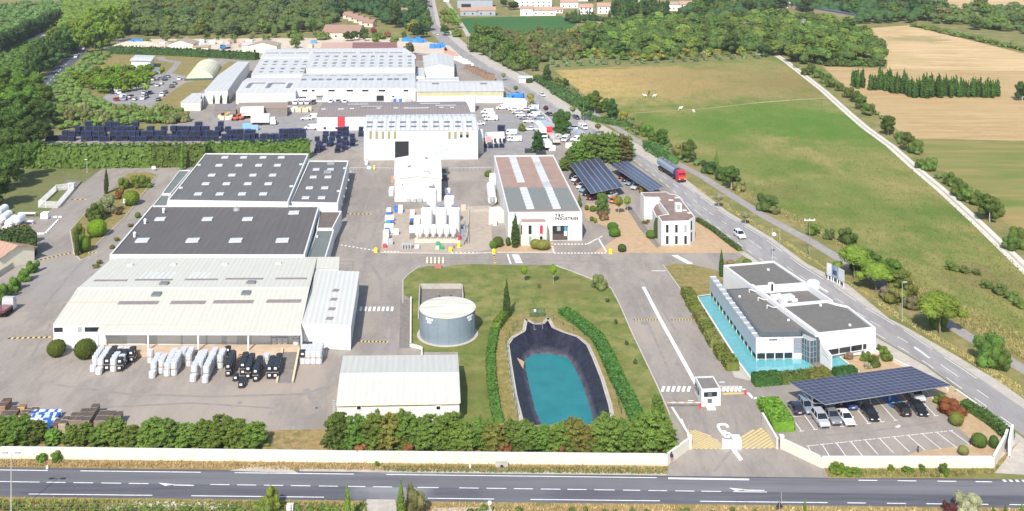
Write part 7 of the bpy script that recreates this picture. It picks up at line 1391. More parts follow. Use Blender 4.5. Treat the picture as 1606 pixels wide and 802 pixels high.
for i,(k,c,x,y,h) in enumerate((('van','white',764,178,0),('van','white',766.5,183.5,0),('van','white',770,189,0),('van','white',788,171.5,.1),('saloon','white',806,174,.2),('saloon','silver',811.5,178.5,.2),('hatch','white',817,183,.2),('hatch','grey',822,187.5,.2),('saloon','white',829.5,192.5,.2),('hatch','silver',824,174.5,.2),('van','white',836,172,.2),('hatch','navy',834,177.5,.2),('van','white',838,183,.2),('suv','blue-grey',845,187,.2),('saloon','silver',850,192,.2),('saloon','white',831,204.5,.1),('van','white',800,211.5,.1),('hatch','white',804,216.5,.1),('van','white',807,222,.1),('saloon','white',752,196,.1),('van','white',887,221,1.2),('van','white',906,221.5,.3),('hatch','white',911.5,227,.3),('suv','blue-grey',898,204,.3),('van','white',874,218.5,.8))):
 ht = math.pi/2+.05+(0 if h < .15 else -.25 if h < .5 else h)
 where,j = ('stacked by the brown hall end',i) if i < 3 else ('standing clear of the rows on the van park',0) if i == 3 else ('in the left column by the long white wall',i-4) if i < 9 else ('in the right column by the long white wall',i-9) if i < 15 else ('on the open tarmac of the van park',i-15) if i < 20 else ('in the yard behind the conifer clump',i-20)
 car(k,c,x,y,ht,f'{c} {"van" if k == "van" else "car"} {where}'+(f', {nth(j)} from its upper end' if i != 3 else ''),'vehicles of the van park')
for i,x in enumerate((455,464.5,473.5,482.5,491.5)):car('suv' if i in (0,4) else 'van','dark grey' if i in (0,4) else 'white',x,163,math.pi,f'vehicle parked nose out before the front factory wall, {nth(i)} from the left of five','vehicles before the factory wall')
for i,x in enumerate((519,530,541)):car('saloon',('white','grey','white')[i],x,161.5,math.pi,f'car parked before the factory wall behind the brown roof, {nth(i)} from the left of three','cars behind the brown roof')
car('van','white',488.5,203,math.pi/2,'white van with a dark rack left of the white hall with the red panel');car('saloon','white',481,188,math.pi/2,'white car left of the brown-roofed hall, the nearer of two');car('van','white',491.5,186,math.pi/2,'white van touching the left corner of the brown-roofed hall')
hs_ = head((224,157),(232,149))
for i,(k,c,x,y) in enumerate(sorted((('suv','black',175,147),('van','white',184.5,147),('hatch','red',182,158),('van','white',191.5,154),('suv','blue-grey',195,157.5),('saloon','black',206,154),('hatch','silver',211,157),('suv','white',224,156),('hatch','dark grey',229.5,153.5),('saloon','silver',226,147),('saloon','dark grey',235,147),('hatch','navy',248.5,158),('suv','white',254,151),('hatch','navy',259.5,146.5),('suv','dark grey',269.5,137),('saloon','grey',274,132.5),('saloon','white',281.5,125),('saloon','silver',247,135.5),('hatch','white',253,132),('hatch','silver',251.5,125),('suv','navy',259,126),('saloon','blue-grey',263.5,122),('hatch','white',240,126),('hatch','dark red',233,127),('hatch','white',227,138)),key=lambda q:q[2])):
 j = i;car(k,c,x,y,hs_+(math.pi if i in (0,2,9) else 0)+(.5 if i < 4 else 0),f'{c} {"van" if k == "van" else "car"} in the staff car park by bright trees, {nth(i)} from the left','cars in the staff car park')
def truck(name,label,x,y,rz,L,cab,box,h,frame_only=False,group=None,cab_len=2.1):
 p = P(x,y);t = thing(name,label,'lorry' if cab else 'trailer',(0,0,0),group);y0 = -L/2
 by1 = L/2-(cab_len+.35 if cab else 0)
 b = MB();b.box((0,(y0+by1)/2,1.15+h/2),(2.5,by1-y0,h));part('cargo_box',b,paint,t,color=box[0])
 part('box_roof',MB().box((0,(y0+by1)/2,1.18+h),(2.46,by1-y0-.06,.06)),paint,t,color=box[1])
 part('rear_door',MB().box((0,y0-.03,1.15+h/2),(2.4,.06,h-.1)),paint,t,color=box[2])
 part('chassis',MB().box((0,0,.85),(1.1,L-.4,.35)),trim,t)
 if cab:
  c0 = L/2-cab_len/2;m1 = MB();m1.box((0,c0,1.2),(2.4,cab_len,1.5));m1.add([(-1.2,L/2-cab_len,1.95),(1.2,L/2-cab_len,1.95),(1.2,L/2,1.95),(-1.2,L/2,1.95),(-1.1,L/2-cab_len,2.95),(1.1,L/2-cab_len,2.95),(1.1,L/2-.45,2.95),(-1.1,L/2-.45,2.95)],((4,5,6,7),(0,1,5,4),(1,2,6,5),(2,3,7,6),(3,0,4,7)));part('cab',m1,paint,t,color=cab)
  part('windscreen',MB().add([(-1.05,L/2-.02,2.0),(1.05,L/2-.02,2.0),(1.0,L/2-.38,2.8),(-1.0,L/2-.38,2.8)],((0,1,2,3),)),cg,t);part('grille',MB().box((0,L/2+.02,1.1),(1.9,.08,.7)),trim,t)
 for sx in (-1,1):
  for yy in ((L/2-1.4,) if cab else ())+(y0+1.2,y0+2.4)+((y0+3.6,) if L > 9 else ()):part('wheel',MB().tube((sx*1.0-.15,yy,.5),(sx*1.0+.15,yy,.5),.5,14),tyre,t)
 t.location = p;t.rotation_euler = (0,0,rz);return t
W3 = ((.83,.83,.82),)*3
truck('delivery_lorry','white box lorry in the goods yard facing right',414,196,-math.pi/2,9.5,(.84,.84,.84),W3,3.0);truck('box_trailer','white box trailer behind the box lorry in the goods yard',396,185,-math.pi/2+.1,9,None,W3,3.2)
hl = head((842,203),(856,221));truck('curtain_lorry','long lorry with a cream-roofed trailer facing us beside the lumpy conifer',848,214,hl,15,(.84,.84,.84),((.80,.80,.78),(.74,.73,.62),(.8,.8,.78)),2.9);truck('red_ended_trailer','grey-topped trailer with a red front beside the cream-roofed lorry',856,210,hl+math.pi,12,None,((.68,.06,.06),(.42,.42,.43),(.70,.045,.05)),2.8)
truck('flat_trailer','low pale flatbed trailer right of the cream-roofed lorry',868,223,hl,12,None,((.62,.55,.47),(.66,.60,.53),(.62,.5,.42)),.9);truck('cream_box_body','cream box body standing on the ground below the parked lorries',858,234,hl,6,None,((.78,.76,.66),)*3,1.8)
a,b = P(1036,265),P(1070,287);L = (b-a).length;c = (a+b)/2;tk = thing('tanker_lorry','red-cabbed tanker lorry with a bluish silver tank parked on the shoulder','lorry',(0,0,0));y0 = -L/2
tkm = mat('tank_silver',(.40,.47,.56),.3,.06,.8,metal=.45)
part('tank',MB().tube((0,y0,2.35),(0,L/2-4.0,2.25),1.28,20),tkm,tk);part('tank_band',MB().tube((0,L/2-4.1,2.25),(0,L/2-3.4,2.25),1.31,20),mat('deep_blue',(.03,.05,.17),.4),tk);part('walkway',MB().box((0,y0+(L-4)/2,3.66),(.9,L-4.6,.08)).box((-.45,y0+(L-4)/2,3.85),(.05,L-4.6,.3)).box((.45,y0+(L-4)/2,3.85),(.05,L-4.6,.3)),m_steel,tk)
for i in range(3):part('manhole',MB().rev((0,y0+2.2+i*3.2,3.66),[(.3,0),(.3,.22)],10),trim,tk)
part('blue_mark',MB().box((-1.27,y0+2.6,2.5),(.05,2.0,.7)).box((1.27,y0+2.6,2.5),(.05,2.0,.7)),mat('sky_blue_mark',(.10,.30,.55),.5),tk)
part('chassis',MB().box((0,-.3,.95),(2.2,L-2,.4)),trim,tk);m1 = MB();m1.box((0,L/2-1.1,1.45),(2.45,2.2,1.9));m1.add([(-1.22,L/2-2.2,2.4),(1.22,L/2-2.2,2.4),(1.22,L/2,2.4),(-1.22,L/2,2.4),(-1.12,L/2-2.2,3.5),(1.12,L/2-2.2,3.5),(1.12,L/2-.5,3.5),(-1.12,L/2-.5,3.5)],((4,5,6,7),(0,1,5,4),(1,2,6,5),(2,3,7,6),(3,0,4,7)))
part('cab',m1,mat('tanker_red',(.52,.02,.045),.35),tk);part('windscreen',MB().add([(-1.1,L/2-.01,2.45),(1.1,L/2-.01,2.45),(1.02,L/2-.42,3.3),(-1.02,L/2-.42,3.3)],((0,1,2,3),)),cg,tk);part('grille',MB().box((0,L/2+.03,1.6),(2.2,.08,.5)),mat('orange_grille',(.75,.12,.03),.5),tk);part('bumper',MB().box((0,L/2+.02,.75),(2.45,.2,.5)),trim,tk)
for sx in (-1,1):
 for yy in (L/2-1.4,L/2-4.6,y0+1.4,y0+2.8,y0+4.2):w1 = part('wheel',MB().tube((sx*1.0-.17,yy,.52),(sx*1.0+.17,yy,.52),.52,16),tyre,tk);part('hub',MB().tube((sx*1.0-.18,yy,.52),(sx*1.0+.18,yy,.52),.22,10),rim_m,w1)
 part('headlight',MB().box((sx*.9,L/2+.06,1.05),(.4,.08,.25)),lampw,tk)
tk.location = c;tk.rotation_euler = (0,0,math.atan2(-(b-a).x,(b-a).y))
def machine(label,x,y,col,name='telehandler'):
 p = P(x,y);t = thing(name,label,'machine',p);part('body',MB().box((p.x,p.y,1.0),(2.6,1.6,1.0)),paint,t,color=col);part('cab',MB().box((p.x-.3,p.y,1.95),(1.1,1.2,.9)),cg,t);part('boom',MB().tube((p.x-1,p.y,1.5),(p.x+2.6,p.y,2.8),.18),paint,t,color=col)
 for sx in (-1,1):
  for sy in (-1,1):part('wheel',MB().tube((p.x+sx*.9,p.y+sy*.8-.15,.5),(p.x+sx*.9,p.y+sy*.8+.15,.5),.5,10),tyre,t)
machine('orange loader left of two beside the white trailer',369,189,(.62,.12,.05));machine('orange loader right of two beside the white trailer',377,188,(.65,.14,.06));machine('yellow digger in front of the low store',351,187,(.75,.45,.06),'digger')
truck('small_flatbed','small dark red flatbed with white sacks at the left edge of the yard',7,493,head((-8,505),(20,484)),5.2,(.5,.5,.52),((.15,.03,.035),(.18,.04,.04),(.15,.03,.03)),.45,cab_len=1.4)
truck('blue_tipper','blue-cabbed tipper lorry in the sand lot',354,77,2.6,7,(.06,.25,.6),((.5,.48,.45),(.55,.5,.45),(.5,.48,.45)),1.4)
# goods, street furniture, animals, people
plastic = paintmat('plastic_wrap',.55,0,0.1);wood = mat('weathered_timber',(.34,.255,.195),.9,.2,1.5,dirt=(.22,.19,.165),dscale=.5);woodn = mat('fresh_timber',(.58,.37,.22),.85,.15,1.2);labelm = mat('paper_label',(.85,.85,.85),.6,.03)
def bag_proto(name,withlabel):
 mb = MB();q = .54;h = 1.12;mb.rev((0,0,.1),[(q*1.30,0),(q*1.38,.12),(q*1.40,h*.5),(q*1.38,h-.12),(q*1.24,h-.02),(.1,h)],8);a = math.pi/8
 mb.v = [(v[0]*math.cos(a)-v[1]*math.sin(a),v[0]*math.sin(a)+v[1]*math.cos(a),v[2]) for v in mb.v];lim = q
 mb.v = [(max(-lim,min(lim,v[0])),max(-lim,min(lim,v[1])),v[2]) for v in mb.v];mb.box((0,0,.06),(1.06,1.06,.11),0,1)
 if withlabel:mb.box((.0,-.545,.78),(.46,.012,.34),0,2);mb.box((.545,.1,.8),(.012,.4,.3),0,2)
 else:mb.box((.0,-.545,.55),(.3,.012,.22),0,3)
 return solo(name,mb,[plastic,wood,labelm,mat('grey_print',(.45,.47,.5),.6)],'-','pallet load',Vector())
bw,bb = bag_proto('white_pallet_load',False),bag_proto('black_pallet_load',True);DV = Vector((-.095,.995,0));nb_ = [0]
def brow(x,y,n,cols,where,single=0,lay=2,z0=0.,gname=None):
 f = P(x,y);rz = R(5.5)
 for i in range(n):
  for l in range(1 if i < single else lay):
   c = cols[(i*2+l) % len(cols)];p = f+DV*(i*1.14+.55)+Vector((rnd.uniform(-.05,.05),rnd.uniform(-.03,.03),z0+l*1.22));nb_[0] += 1
   tier = '' if lay == 1 or i < single else 'upper ' if l else 'lower '
   inst(bw if c == 'w' else bb,p,rz+rnd.uniform(-.05,.05),(rnd.uniform(.96,1.03),)*2+(rnd.uniform(.95,1.03),),f'{tier}{"white" if c == "w" else "black"} wrapped load, {nth(i)} from the front, {where}',gname or 'wrapped loads before the dock',{'':(.56,.57,.58) if c == 'w' else (.022,.026,.034)})
G1 = [(145,585,5,'w',1),(153.5,589.5,6,'w',1),(167.2,583.5,5,'b',0),(176.8,584.5,5,'wwwwwwbb',0),(187,584.5,5,'bbbwbb',0),(205.3,571,2,'b',0)]
for i,(x,y,n,c,s) in enumerate(G1):brow(x,y,n,c,f'{nth(i)} row, leftmost block',s)
G2 = [(235,571,1,'w',0),(237.5,595,5,'w',1),(252,587,3,'w',0),(261.5,591.5,6,'w',0),(271.5,590.5,5,'w',0),(286.5,571,2,'w',0),(295.5,576,3,'w',0),(302,600.5,7,'w',1),(312.5,589.5,5,'w',0),(321,602,7,'w',1),(333,577,3,'w',0),(345,579,3,'w',0),(357.5,592.5,5,'b',0),(356.5,566.5,1,'b',0)]
for i,(x,y,n,c,s) in enumerate(G2):brow(x,y,n,c,f'{nth(i)} row, long middle block',s)
G3 = [(368.5,600,1,'b',1),(378,610.5,2,'b',2),(380,590,4,'b',0),(388.5,596.5,5,'b',0),(400.5,600.5,5,'b',0),(417.5,577.5,1,'w',0),(422.5,596,4,'b',0),(432,596,5,'b',0)]
for i,(x,y,n,c,s) in enumerate(G3):brow(x,y,n,c,f'{nth(i)} row, block by the ramp',s)
for i,(x,c) in enumerate(((474.7,'wbwwwwwb'),(483,'wwwwbwwb'),(491.5,'wwwwwwbw'),(500,'wwwwwwww'))):brow(x,572.5,4,c,f'{nth(i)} row, block right of the ramp',0)
for i,x in enumerate((430.5,439,447.5)):brow(x,548.5,1,'w',f'standing on the dock, {nth(i)} of three',1,1,1.0)
for k in range(3):p = P(464.5,549)+Vector((0,0,1.0+k*1.22));inst(bw,p,R(5),1,f'{nth(k)} white wrapped load up in the stack beside the last canopy post','stack by the canopy post',{'':(.56,.57,.58)})
def crate_stack(x,y,wd,dp,h,m,label,group=None):
 f = P(x,y);t = thing('crate_stack',label,'crate stack',f,group);n = max(2,int(h/.19));mb = MB();gap = MB();c = f+DV*(dp/2);rz = R(5.5)
 gap.box((c.x,c.y,h/2),(wd*.93,dp*.97,h),rz)
 for k in range(n):mb.box((c.x+rnd.uniform(-.02,.02),c.y,(k+.62)*h/n),(wd,dp,h/n*.55),rz)
 nx = max(2,int(dp/1.2))
 for k in range(nx+1):q = f+DV*(dp*k/nx);mb.box((q.x,q.y,h+.01),(wd*1.01,.06,.05),rz)
 part('planks',mb,m,t);part('gap_shadow',gap,mat('painted_gap_shade',(.10,.08,.065),.9),t)  # dark core paints the shade in the gaps between the planks
pal = [(110,676,1.1,2.6,1.7,wood),(121.5,676.5,1.15,4.0,1.75,wood),(133.5,678,1.2,5.8,1.8,wood),(155,676,1.6,3.4,1.6,wood),(168,677,1.0,3.4,1.7,wood),(179,678,1.0,3.4,1.7,wood),(97,682,1.1,2.6,1.7,mat('pale_timber',(.56,.45,.33),.85,.12,1.2)),(84,684,1.05,2.6,1.5,mat('reddish_timber',(.33,.20,.16),.85,.15,1.2)),
 (2,667,1.3,2.4,1.2,wood),(14,666,1.5,3.4,1.4,wood),(1,652,1.4,3.0,1.5,mat('orange_brown_timber',(.42,.25,.16),.85,.15,1.2)),(34,664,1.2,2.0,1.2,woodn),(28,668,1.0,2.0,1.0,mat('orange_brown_timber',(.42,.25,.16),.85)),(33,654,1.1,1.2,1.6,mat('honey_timber',(.66,.42,.20),.8,.1,1)),(48,659,1.2,2.4,1.0,mat('honey_timber',(.66,.42,.20),.8))]
for i,(x,y,wd,dp,h,m) in enumerate(pal):crate_stack(x,y,wd,dp,h,m,f'{m.name.replace("_", " ")} pallet stack by the front conifers, {nth(sorted(range(len(pal)), key=lambda q: pal[q][0]).index(i))} from the left','pallet stacks behind the front conifers')
def drum_proto():
 mb = MB();mb.rev((0,0,0),[(.29,0),(.3,.05),(.3,.28),(.315,.3),(.3,.32),(.3,.58),(.315,.6),(.3,.62),(.3,.86)],12,0);mb.rev((0,0,.86),[(.3,0),(.26,.035),(.08,.04)],12,1);return solo('drum',mb,[plastic,paintmat('drum_lid',.5,0,.1)],'-','drum',Vector())
dr = drum_proto()
for i in range(10):
 for j in range(5):
  p = P(45+i*4.6+j*1.6,671-j*4.5)+Vector((rnd.uniform(-.1,.1),0,0));c = rnd.choice(((.02,.12,.45),(.02,.10,.40),(.75,.77,.78),(.55,.62,.66))) if j > 1 else rnd.choice(((.02,.12,.45),(.70,.74,.74),(.5,.6,.6)))
  inst(dr,p,0,1.15,f'{"blue" if c[0] < .1 else "pale"} plastic drum in the block beside the honey timber, {nth(i)} in {nth(j)} line','block of plastic drums',{'':c})
def cage_proto():
 mb = MB();W,D,H = 2.3,1.7,1.75;mb.box((0,0,H*.52),(W*.9,D*.9,H*.86),0,1)
 for sx in (-1,1):
  for sy in (-1,1):mb.box((sx*W/2,sy*D/2,H/2),(.14,.14,H))
  for z in (.1,H):mb.box((sx*W/2,0,z),(.12,D,.12))
 for sy in (-1,1):
  for z in (.1,H):mb.box((0,sy*D/2,z),(W,.12,.12))
 return solo('net_crate',mb,[mat('navy_frame',(.03,.06,.19),.6,.4,1),mat('black_netting',(.018,.018,.026),.9,.7,2.5)],'-','crate',Vector())
cg_ = cage_proto();nc = [0]
def cages(x0,x1,y,step,layers,where,sc=1.0,drop=.06,grp='stacked net crates'):
 n = int((x1-x0)/step)+1
 for i in range(n):
  if rnd.random() < drop:continue
  k = rnd.choice(layers)
  for l in range(k):
   p = P(x0+i*step,y+rnd.uniform(-.6,.6));p.z = l*1.8*sc;p.x += rnd.uniform(-.35,.35);inst(cg_,p,rnd.uniform(-.22,.22),(sc*rnd.uniform(.8,1.02),sc*rnd.uniform(.85,1),sc),f'navy net crate {where}, '+(f'{nth(i)} from left, ' if n > 1 else '')+f'{("bottom", "second", "third")[l]} tier',grp)
cages(76,345,221,9.4,(1,2,2,3),'in the front line by the tall hedge');cages(122,345,214,9.6,(1,2,2),'in the middle line by the tall hedge');cages(128,222,206,10.6,(1,2,2),'in the rear line by the tall hedge');cages(300,380,206,11.5,(1,1,2),'in the rear line near the low stores',1,.3)
cages(352,482,226,8.8,(1,2,2,3),'before the goods yard');cages(356,470,218,11,(1,1,2),'in the rear line before the goods yard',1,.2);cages(360,396,219,9,(2,),'in the denser clump before the goods yard',1,0);cages(500,566,214,11,(1,2),'in the open rows under the red panel',.95,.2)
for j,x in enumerate((497,507,518,530,541,552)):cages(x,x+1,240-(j % 3)*5,5,(1,2),f'near part of the {nth(j)} lane by the tall white hall',.85,0);cages(x+2,x+3,228-(j % 2)*4,5,(2,),f'far part of the {nth(j)} lane by the tall white hall',.85,0.1)
cages(785,788,213.5,8,(2,),'on the small walled bay',1.1,0);cages(752,790,232,9,(1,),'at the foot of the small walled bay',.7,0)
def boxy(x,y,wd,dp,h,col,label,name='storage_box',cat='container',group=None,lid=None,rz=.03):
 p = P(x,y);t = thing(name,label,cat,p,group);part('body',MB().box((p.x,p.y,h*.5+.06),(wd,dp,h),rz,0,.98),plastic,t,color=col);part('pallet',MB().box((p.x,p.y,.05),(wd*1.04,dp*1.04,.1),rz),wood,t)
 part('lid',MB().box((p.x,p.y,h+.1),(wd*.9,dp*.9,.08),rz),plastic,t,color=lid or tuple(min(1,c*1.1+.03) for c in col));return t
BL,WH,GY,TE = (.03,.14,.48),(.82,.83,.84),(.40,.42,.43),(.04,.32,.33)
goods = [(610,336,1.2,1.2,1.5,WH,'white box with a blue rim at the head of the left line'),(609.5,341,1.2,.8,1.2,BL,'blue box second in the left line'),(611,347,2.4,1.0,1.4,WH,'wide white container in the left line'),(612,352,2.2,.9,.9,BL,'blue and white low container in the left line'),(608.5,354.5,1.4,1.0,1.1,TE,'teal container in the left line'),(606.5,361,1.2,1.2,1.4,WH,'white container above the blue one in the left line'),(613.5,364.5,1.2,1.4,2.0,WH,'tall white container right of the left line'),(607,367.5,1.2,1.2,1.4,BL,'blue container in the middle of the left line'),(621.5,368,1.3,1.2,1.2,WH,'white container standing alone right of the left line'),(605.5,376,1.4,1.6,2.2,WH,'tall white container low in the left line'),(605,383,1.3,1.3,1.4,WH,'white container near the foot of the left line'),(613,383.5,1.1,1.1,1.2,GY,'grey mesh container beside the foot of the left line'),(603.5,388.5,.9,.9,.8,(.45,.06,.07),'red container at the foot of the left line'),
  (621,328.5,1.0,1.0,.9,BL,'blue drum block upper left of the court'),(621.5,333,1.0,1.0,.9,BL,'lower blue drum block upper left of the court'),(628,334,1.2,1.2,1.9,WH,'tall white container beside the blue drum blocks'),(628.5,323.5-8,1.1,1.1,1.4,WH,'white tank against the gabled warehouse wall, first'),(634,315.5,1.1,1.1,1.6,WH,'white tank against the gabled warehouse wall, second'),(641,316.5,1.1,1.1,.9,GY,'grey mesh box against the gabled warehouse wall'),(650,317,1.1,1.1,.9,GY,'second grey mesh box against the gabled warehouse wall'),(658,317,1.4,1.1,1.1,GY,'third grey mesh box against the gabled warehouse wall'),
  (647,337,1.3,1.2,1.2,(.62,.54,.55),'pale pinkish bale left of the silos'),(646.5,343,1.2,1.0,.9,WH,'white bale left of the silos'),(646.5,349,1.1,.9,.9,BL,'blue box left of the silos'),(646,355,1.2,1.2,1.0,(.03,.03,.035),'black box left of the silos'),(646.5,365,1.4,1.3,1.6,WH,'tall white container left of the silos'),(647,374,1.4,1.2,1.1,(.16,.16,.17),'dark grey skip with a white lid left of the silos'),
  (616,287,.9,1.4,1.9,(.45,.26,.17),'brown timber stack by the left wall of the gabled warehouse'),(614,306,1.3,2.8,2.0,WH,'white container by the left wall of the gabled warehouse'),(702,304,1.6,1.6,1.4,WH,'white chiller right of the gabled warehouse'),(698,273,2.0,2.0,1.8,(.10,.11,.12),'dark unit against the right wall of the gabled warehouse'),(696,283,2.2,2.4,1.8,(.08,.08,.09),'second dark unit against the right wall of the gabled warehouse')]
for x,y,wd,dp,h,c,lab in goods:boxy(x,y,wd,dp,h,c,lab,group='goods around the silos')
for i in range(8):boxy(631+i*2.2,391-(i % 2)*2.2,.30,.30,1.3,GY,f'grey gas cylinder rack by the front kerb, {nth(i)} from the left','gas_cylinder','cylinder','gas cylinders by the front kerb')
boxy(654,390,1.2,1.0,.8,(.5,.5,.5),'grey trolley beside the gas cylinders','trolley','trolley');boxy(687,386.5,1.1,.8,1.0,(.08,.28,.18),'green crate before the silos, rear one','green_crate','crate');boxy(686,391.5,.9,.8,.7,(.5,.55,.5),'pale crate beside the green ones');boxy(692.5,391,1.1,.8,.7,(.02,.30,.10),'bright green crate before the silos','green_crate','crate');boxy(706,389,1.8,1.0,.9,(.36,.26,.32),'mauve tarpaulin heap before the silos','tarpaulin','tarpaulin');boxy(720.5,378,.7,.7,1.3,(.42,.04,.06),'red hydrant cabinet right of the silos','hydrant','hydrant')
boxy(727,330.5,1.4,1.4,1.4,(.55,.45,.36),'tan concrete block on the court edge right of the silos','concrete_block','block');boxy(737,331.5,1.8,1.2,.9,(.40,.34,.29),'brown concrete block on the court edge','concrete_block','block')
ww = MB();a_,b_ = P(731,333),P(768,331.5);d = b_-a_;c = (a_+b_)/2;ww.box((c.x,c.y,.4),(d.length,.3,.8),math.atan2(d.y,d.x));solo('low_wall',ww,m_conc,'low concrete wall between the silo court and the yard behind','wall')
fw_ = MB();a_,b_ = P(549,268),P(616,268.5);ww = MB();ww.tube(a_+Vector((0,0,1.0)),b_+Vector((0,0,1.0)),.06)
for i in range(14):q = a_.lerp(b_,i/13);ww.tube(q,q+Vector((0,0,1.0)),.05)
solo('rail_fence',ww,m_gutter,'thin rail fence across the lane left of the gabled warehouse','fence');a_,b_ = P(694,269),P(773,267.5);ww = MB();ww.tube(a_+Vector((0,0,1.0)),b_+Vector((0,0,1.0)),.06)
for i in range(14):q = a_.lerp(b_,i/13);ww.tube(q,q+Vector((0,0,1.0)),.05)
solo('rail_fence',ww,m_gutter,'thin rail fence between the gabled warehouse and the lettered factory','fence')
boxy(579,266,1.4,.8,.8,(.45,.6,.55),'pale green pump set on the lane by the rail fence','pump_set','pump');boxy(587,266.5,.6,.6,1.2,(.8,.62,.05),'yellow cabinet on the lane by the rail fence','cabinet','cabinet');boxy(574.5,259,.8,.8,1.8,WH,'white cabinet with a dark top by the tall white hall corner','cabinet','cabinet',lid=(.1,.1,.1))
def cone(x,y,label):
 p = P(x,y);t = thing('traffic_cone',label,'traffic cone',p,'striped cones on the cross lane');part('base',MB().box((p.x,p.y,.04),(.7,.7,.08)),m_black,t);part('body',MB().rev((p.x,p.y,.08),[(.36,0),(.1,1.35)],12),mat('cone_white',(.82,.80,.72),.5),t)
 part('stripe',MB().rev((p.x,p.y,.0),[(.335,.22),(.29,.45)],12).rev((p.x,p.y,.0),[(.235,.74),(.19,.98)],12),mat('cone_ochre',(.62,.42,.1),.5),t)
for i,x in enumerate((670,676.3,682.4,688.6,695)):cone(x,413,f'tall striped cone on the cross lane, {nth(i)} from the left')
boxy(687,420,1.6,.9,.4,(.5,.12,.12),'red and white barrier board lying by the striped cones','barrier_board','barrier')
ybm = mat('bollard_yellow',(.85,.68,.02),.5,.05)
for i,(x,y,w_) in enumerate(((589.5,396,0),(706.5,395,0),(719.5,388,0),(774.5,398,0),(957.5,398,0))):
 p = P(x,y);t = thing('yellow_bollard','yellow hydrant bollard '+('left of the silo court','at the right front corner of the silo court','beside the red hydrant cabinet','at the corner of the front bed','at the right end of the dashed drive')[i],'bollard',p,'yellow bollards');part('body',MB().rev(p,[(.45,0),(.45,.9),(.3,1.1),(.12,1.2)],12),ybm,t);part('foot',MB().box((p.x,p.y,.04),(1.1,1.1,.08)),m_conc,t)
ww = MB();a_,b_ = P(708,394),P(718.5,388);ww.tube(a_+Vector((0,0,.8)),b_+Vector((0,0,.8)),.05);solo('chain_rail',ww,m_brown,'brown rail between two yellow bollards beside the silo court','rail')
def pole(x,yb,yt,label,cat='lamp post',name='lamp_post',r=.09,arms=(),m=None,head=None):
 p = P(x,yb);h = (yb-yt)*CAM_H/(yb+HZ);t = thing(name,label,cat,p);m = m or m_gutter
 part('post',MB().tube(p-Vector((0,0,.1)),p+Vector((0,0,h)),r,8,0,r*.6),m,t);part('foot',MB().rev(p,[(r*2.2,0),(r*2.0,.2)],8),m_conc,t)
 for dx,dz in arms:
  part('arm',MB().tube(p+Vector((0,0,h)),p+Vector((dx,0,h+dz)),r*.5,6),m,t)
  if head:part('lamp_head',MB().box((p.x+dx*1.15,p.y,h+dz+.02),(.75,.36,.14)),head,t)
 return p,h,t
pole(17.5,812,711,'tall double-headed lamp post on the near verge at the left',arms=((-.75,.02),(.75,.02)),head=m_gutter)
pole(1415,504,443,'greenish lamp post beside the sprawling thicket on the side road',m=mat('green_post',(.30,.40,.30),.6),arms=((.5,.05),),head=m_gutter)
p,h,t = pole(1270,406,344,'timber utility pole with a white crossarm beside the cycle path','utility pole','utility_pole',.1,m=mat('pale_pole',(.25,.23,.20),.9));part('crossarm',MB().box((p.x,p.y,h-.25),(2.6,.14,.16)),m_wht,t)
for k in (-1.15,0,1.15):part('insulator',MB().rev((p.x+k,p.y,h-.15),[(.07,0),(.1,.15),(.04,.3)],8),m_wht,t)
p,h,t = pole(1211,406,358,'grey pole with a pale round lamp by the side road bend');part('globe',MB().rev((p.x+.5,p.y,h-2.0),[(.1,0),(.45,.3),(.5,.6),(.1,1.0)],12),m_wht,t)
pole(1223,388,358,'thin pale pole on the verge right of the side road',r=.06);pole(915.5,191,160,'green lamp post beside the black car on the side road',m=mat('green_post',(.3,.4,.3),.6));pole(734.5,80,52,'pole at the edge of the thicket, farther of two','pole');pole(768.5,96,62,'pole at the edge of the thicket, nearer of two','pole');pole(136.5,271,251,'white-headed lamp post on the lawn by the tall hedge',arms=((-.3,.1),),head=m_wht);pole(823,62,48,'thin pale pole standing in the far green field','pole',r=.06);pole(11,98,84,'pale pole in the vineyard','pole');pole(127,96,84,'pale pole beside the country road cars','pole')
pole(1090,304,291,'thin sign pole on the verge behind the tanker lorry','sign pole',r=.05);pole(1225.5,800,772,'thin post behind the road sign on the near verge','post','marker_post',.04)
for x,yb,yt,lab in ((241,268,262,'square white sign at the top of the grassy island'),(195,325,314,'upright white sign among the island shrubs')):
 p,h,t = pole(x,yb,yt,lab,'sign','sign_board',.04);part('board',MB().box((p.x,p.y-.06,h-.2),(1.2 if x > 200 else .7,.06,1.0 if x > 200 else 1.3)),m_wht,t)
p,h,t = pole(1154,577,567,'white notice board on two legs at the end of the clipped blocks','notice board','notice_board',.04);part('board',MB().box((p.x-.2,p.y-.08,h),(1.1,.07,.7)),m_wht,t);part('second_leg',MB().tube((p.x-.7,p.y,0),(p.x-.7,p.y,h),.04),m_wht,t)
p,h,t = pole(1222.5,806,786,'back of a dark triangular road sign on the near verge','road sign','road_sign',.04);part('board',MB().add([(p.x-.55,p.y,h-.9),(p.x+.55,p.y,h-.9),(p.x,p.y,h),(p.x-.55,p.y+.04,h-.9),(p.x+.55,p.y+.04,h-.9),(p.x,p.y+.04,h)],((0,1,2),(5,4,3),(0,1,4,3),(1,2,5,4),(2,0,3,5))),trim,t)
p,h,t = pole(768,812,791,'short lamp with a white globe on the near verge','globe lamp','globe_lamp',.05);part('globe',MB().rev((p.x,p.y,h-.1),[(.06,0),(.26,.15),(.3,.3),(.22,.48),(.04,.56)],12),m_wht,t)
for i,(x,y) in enumerate(((1053.5,0),)):pass
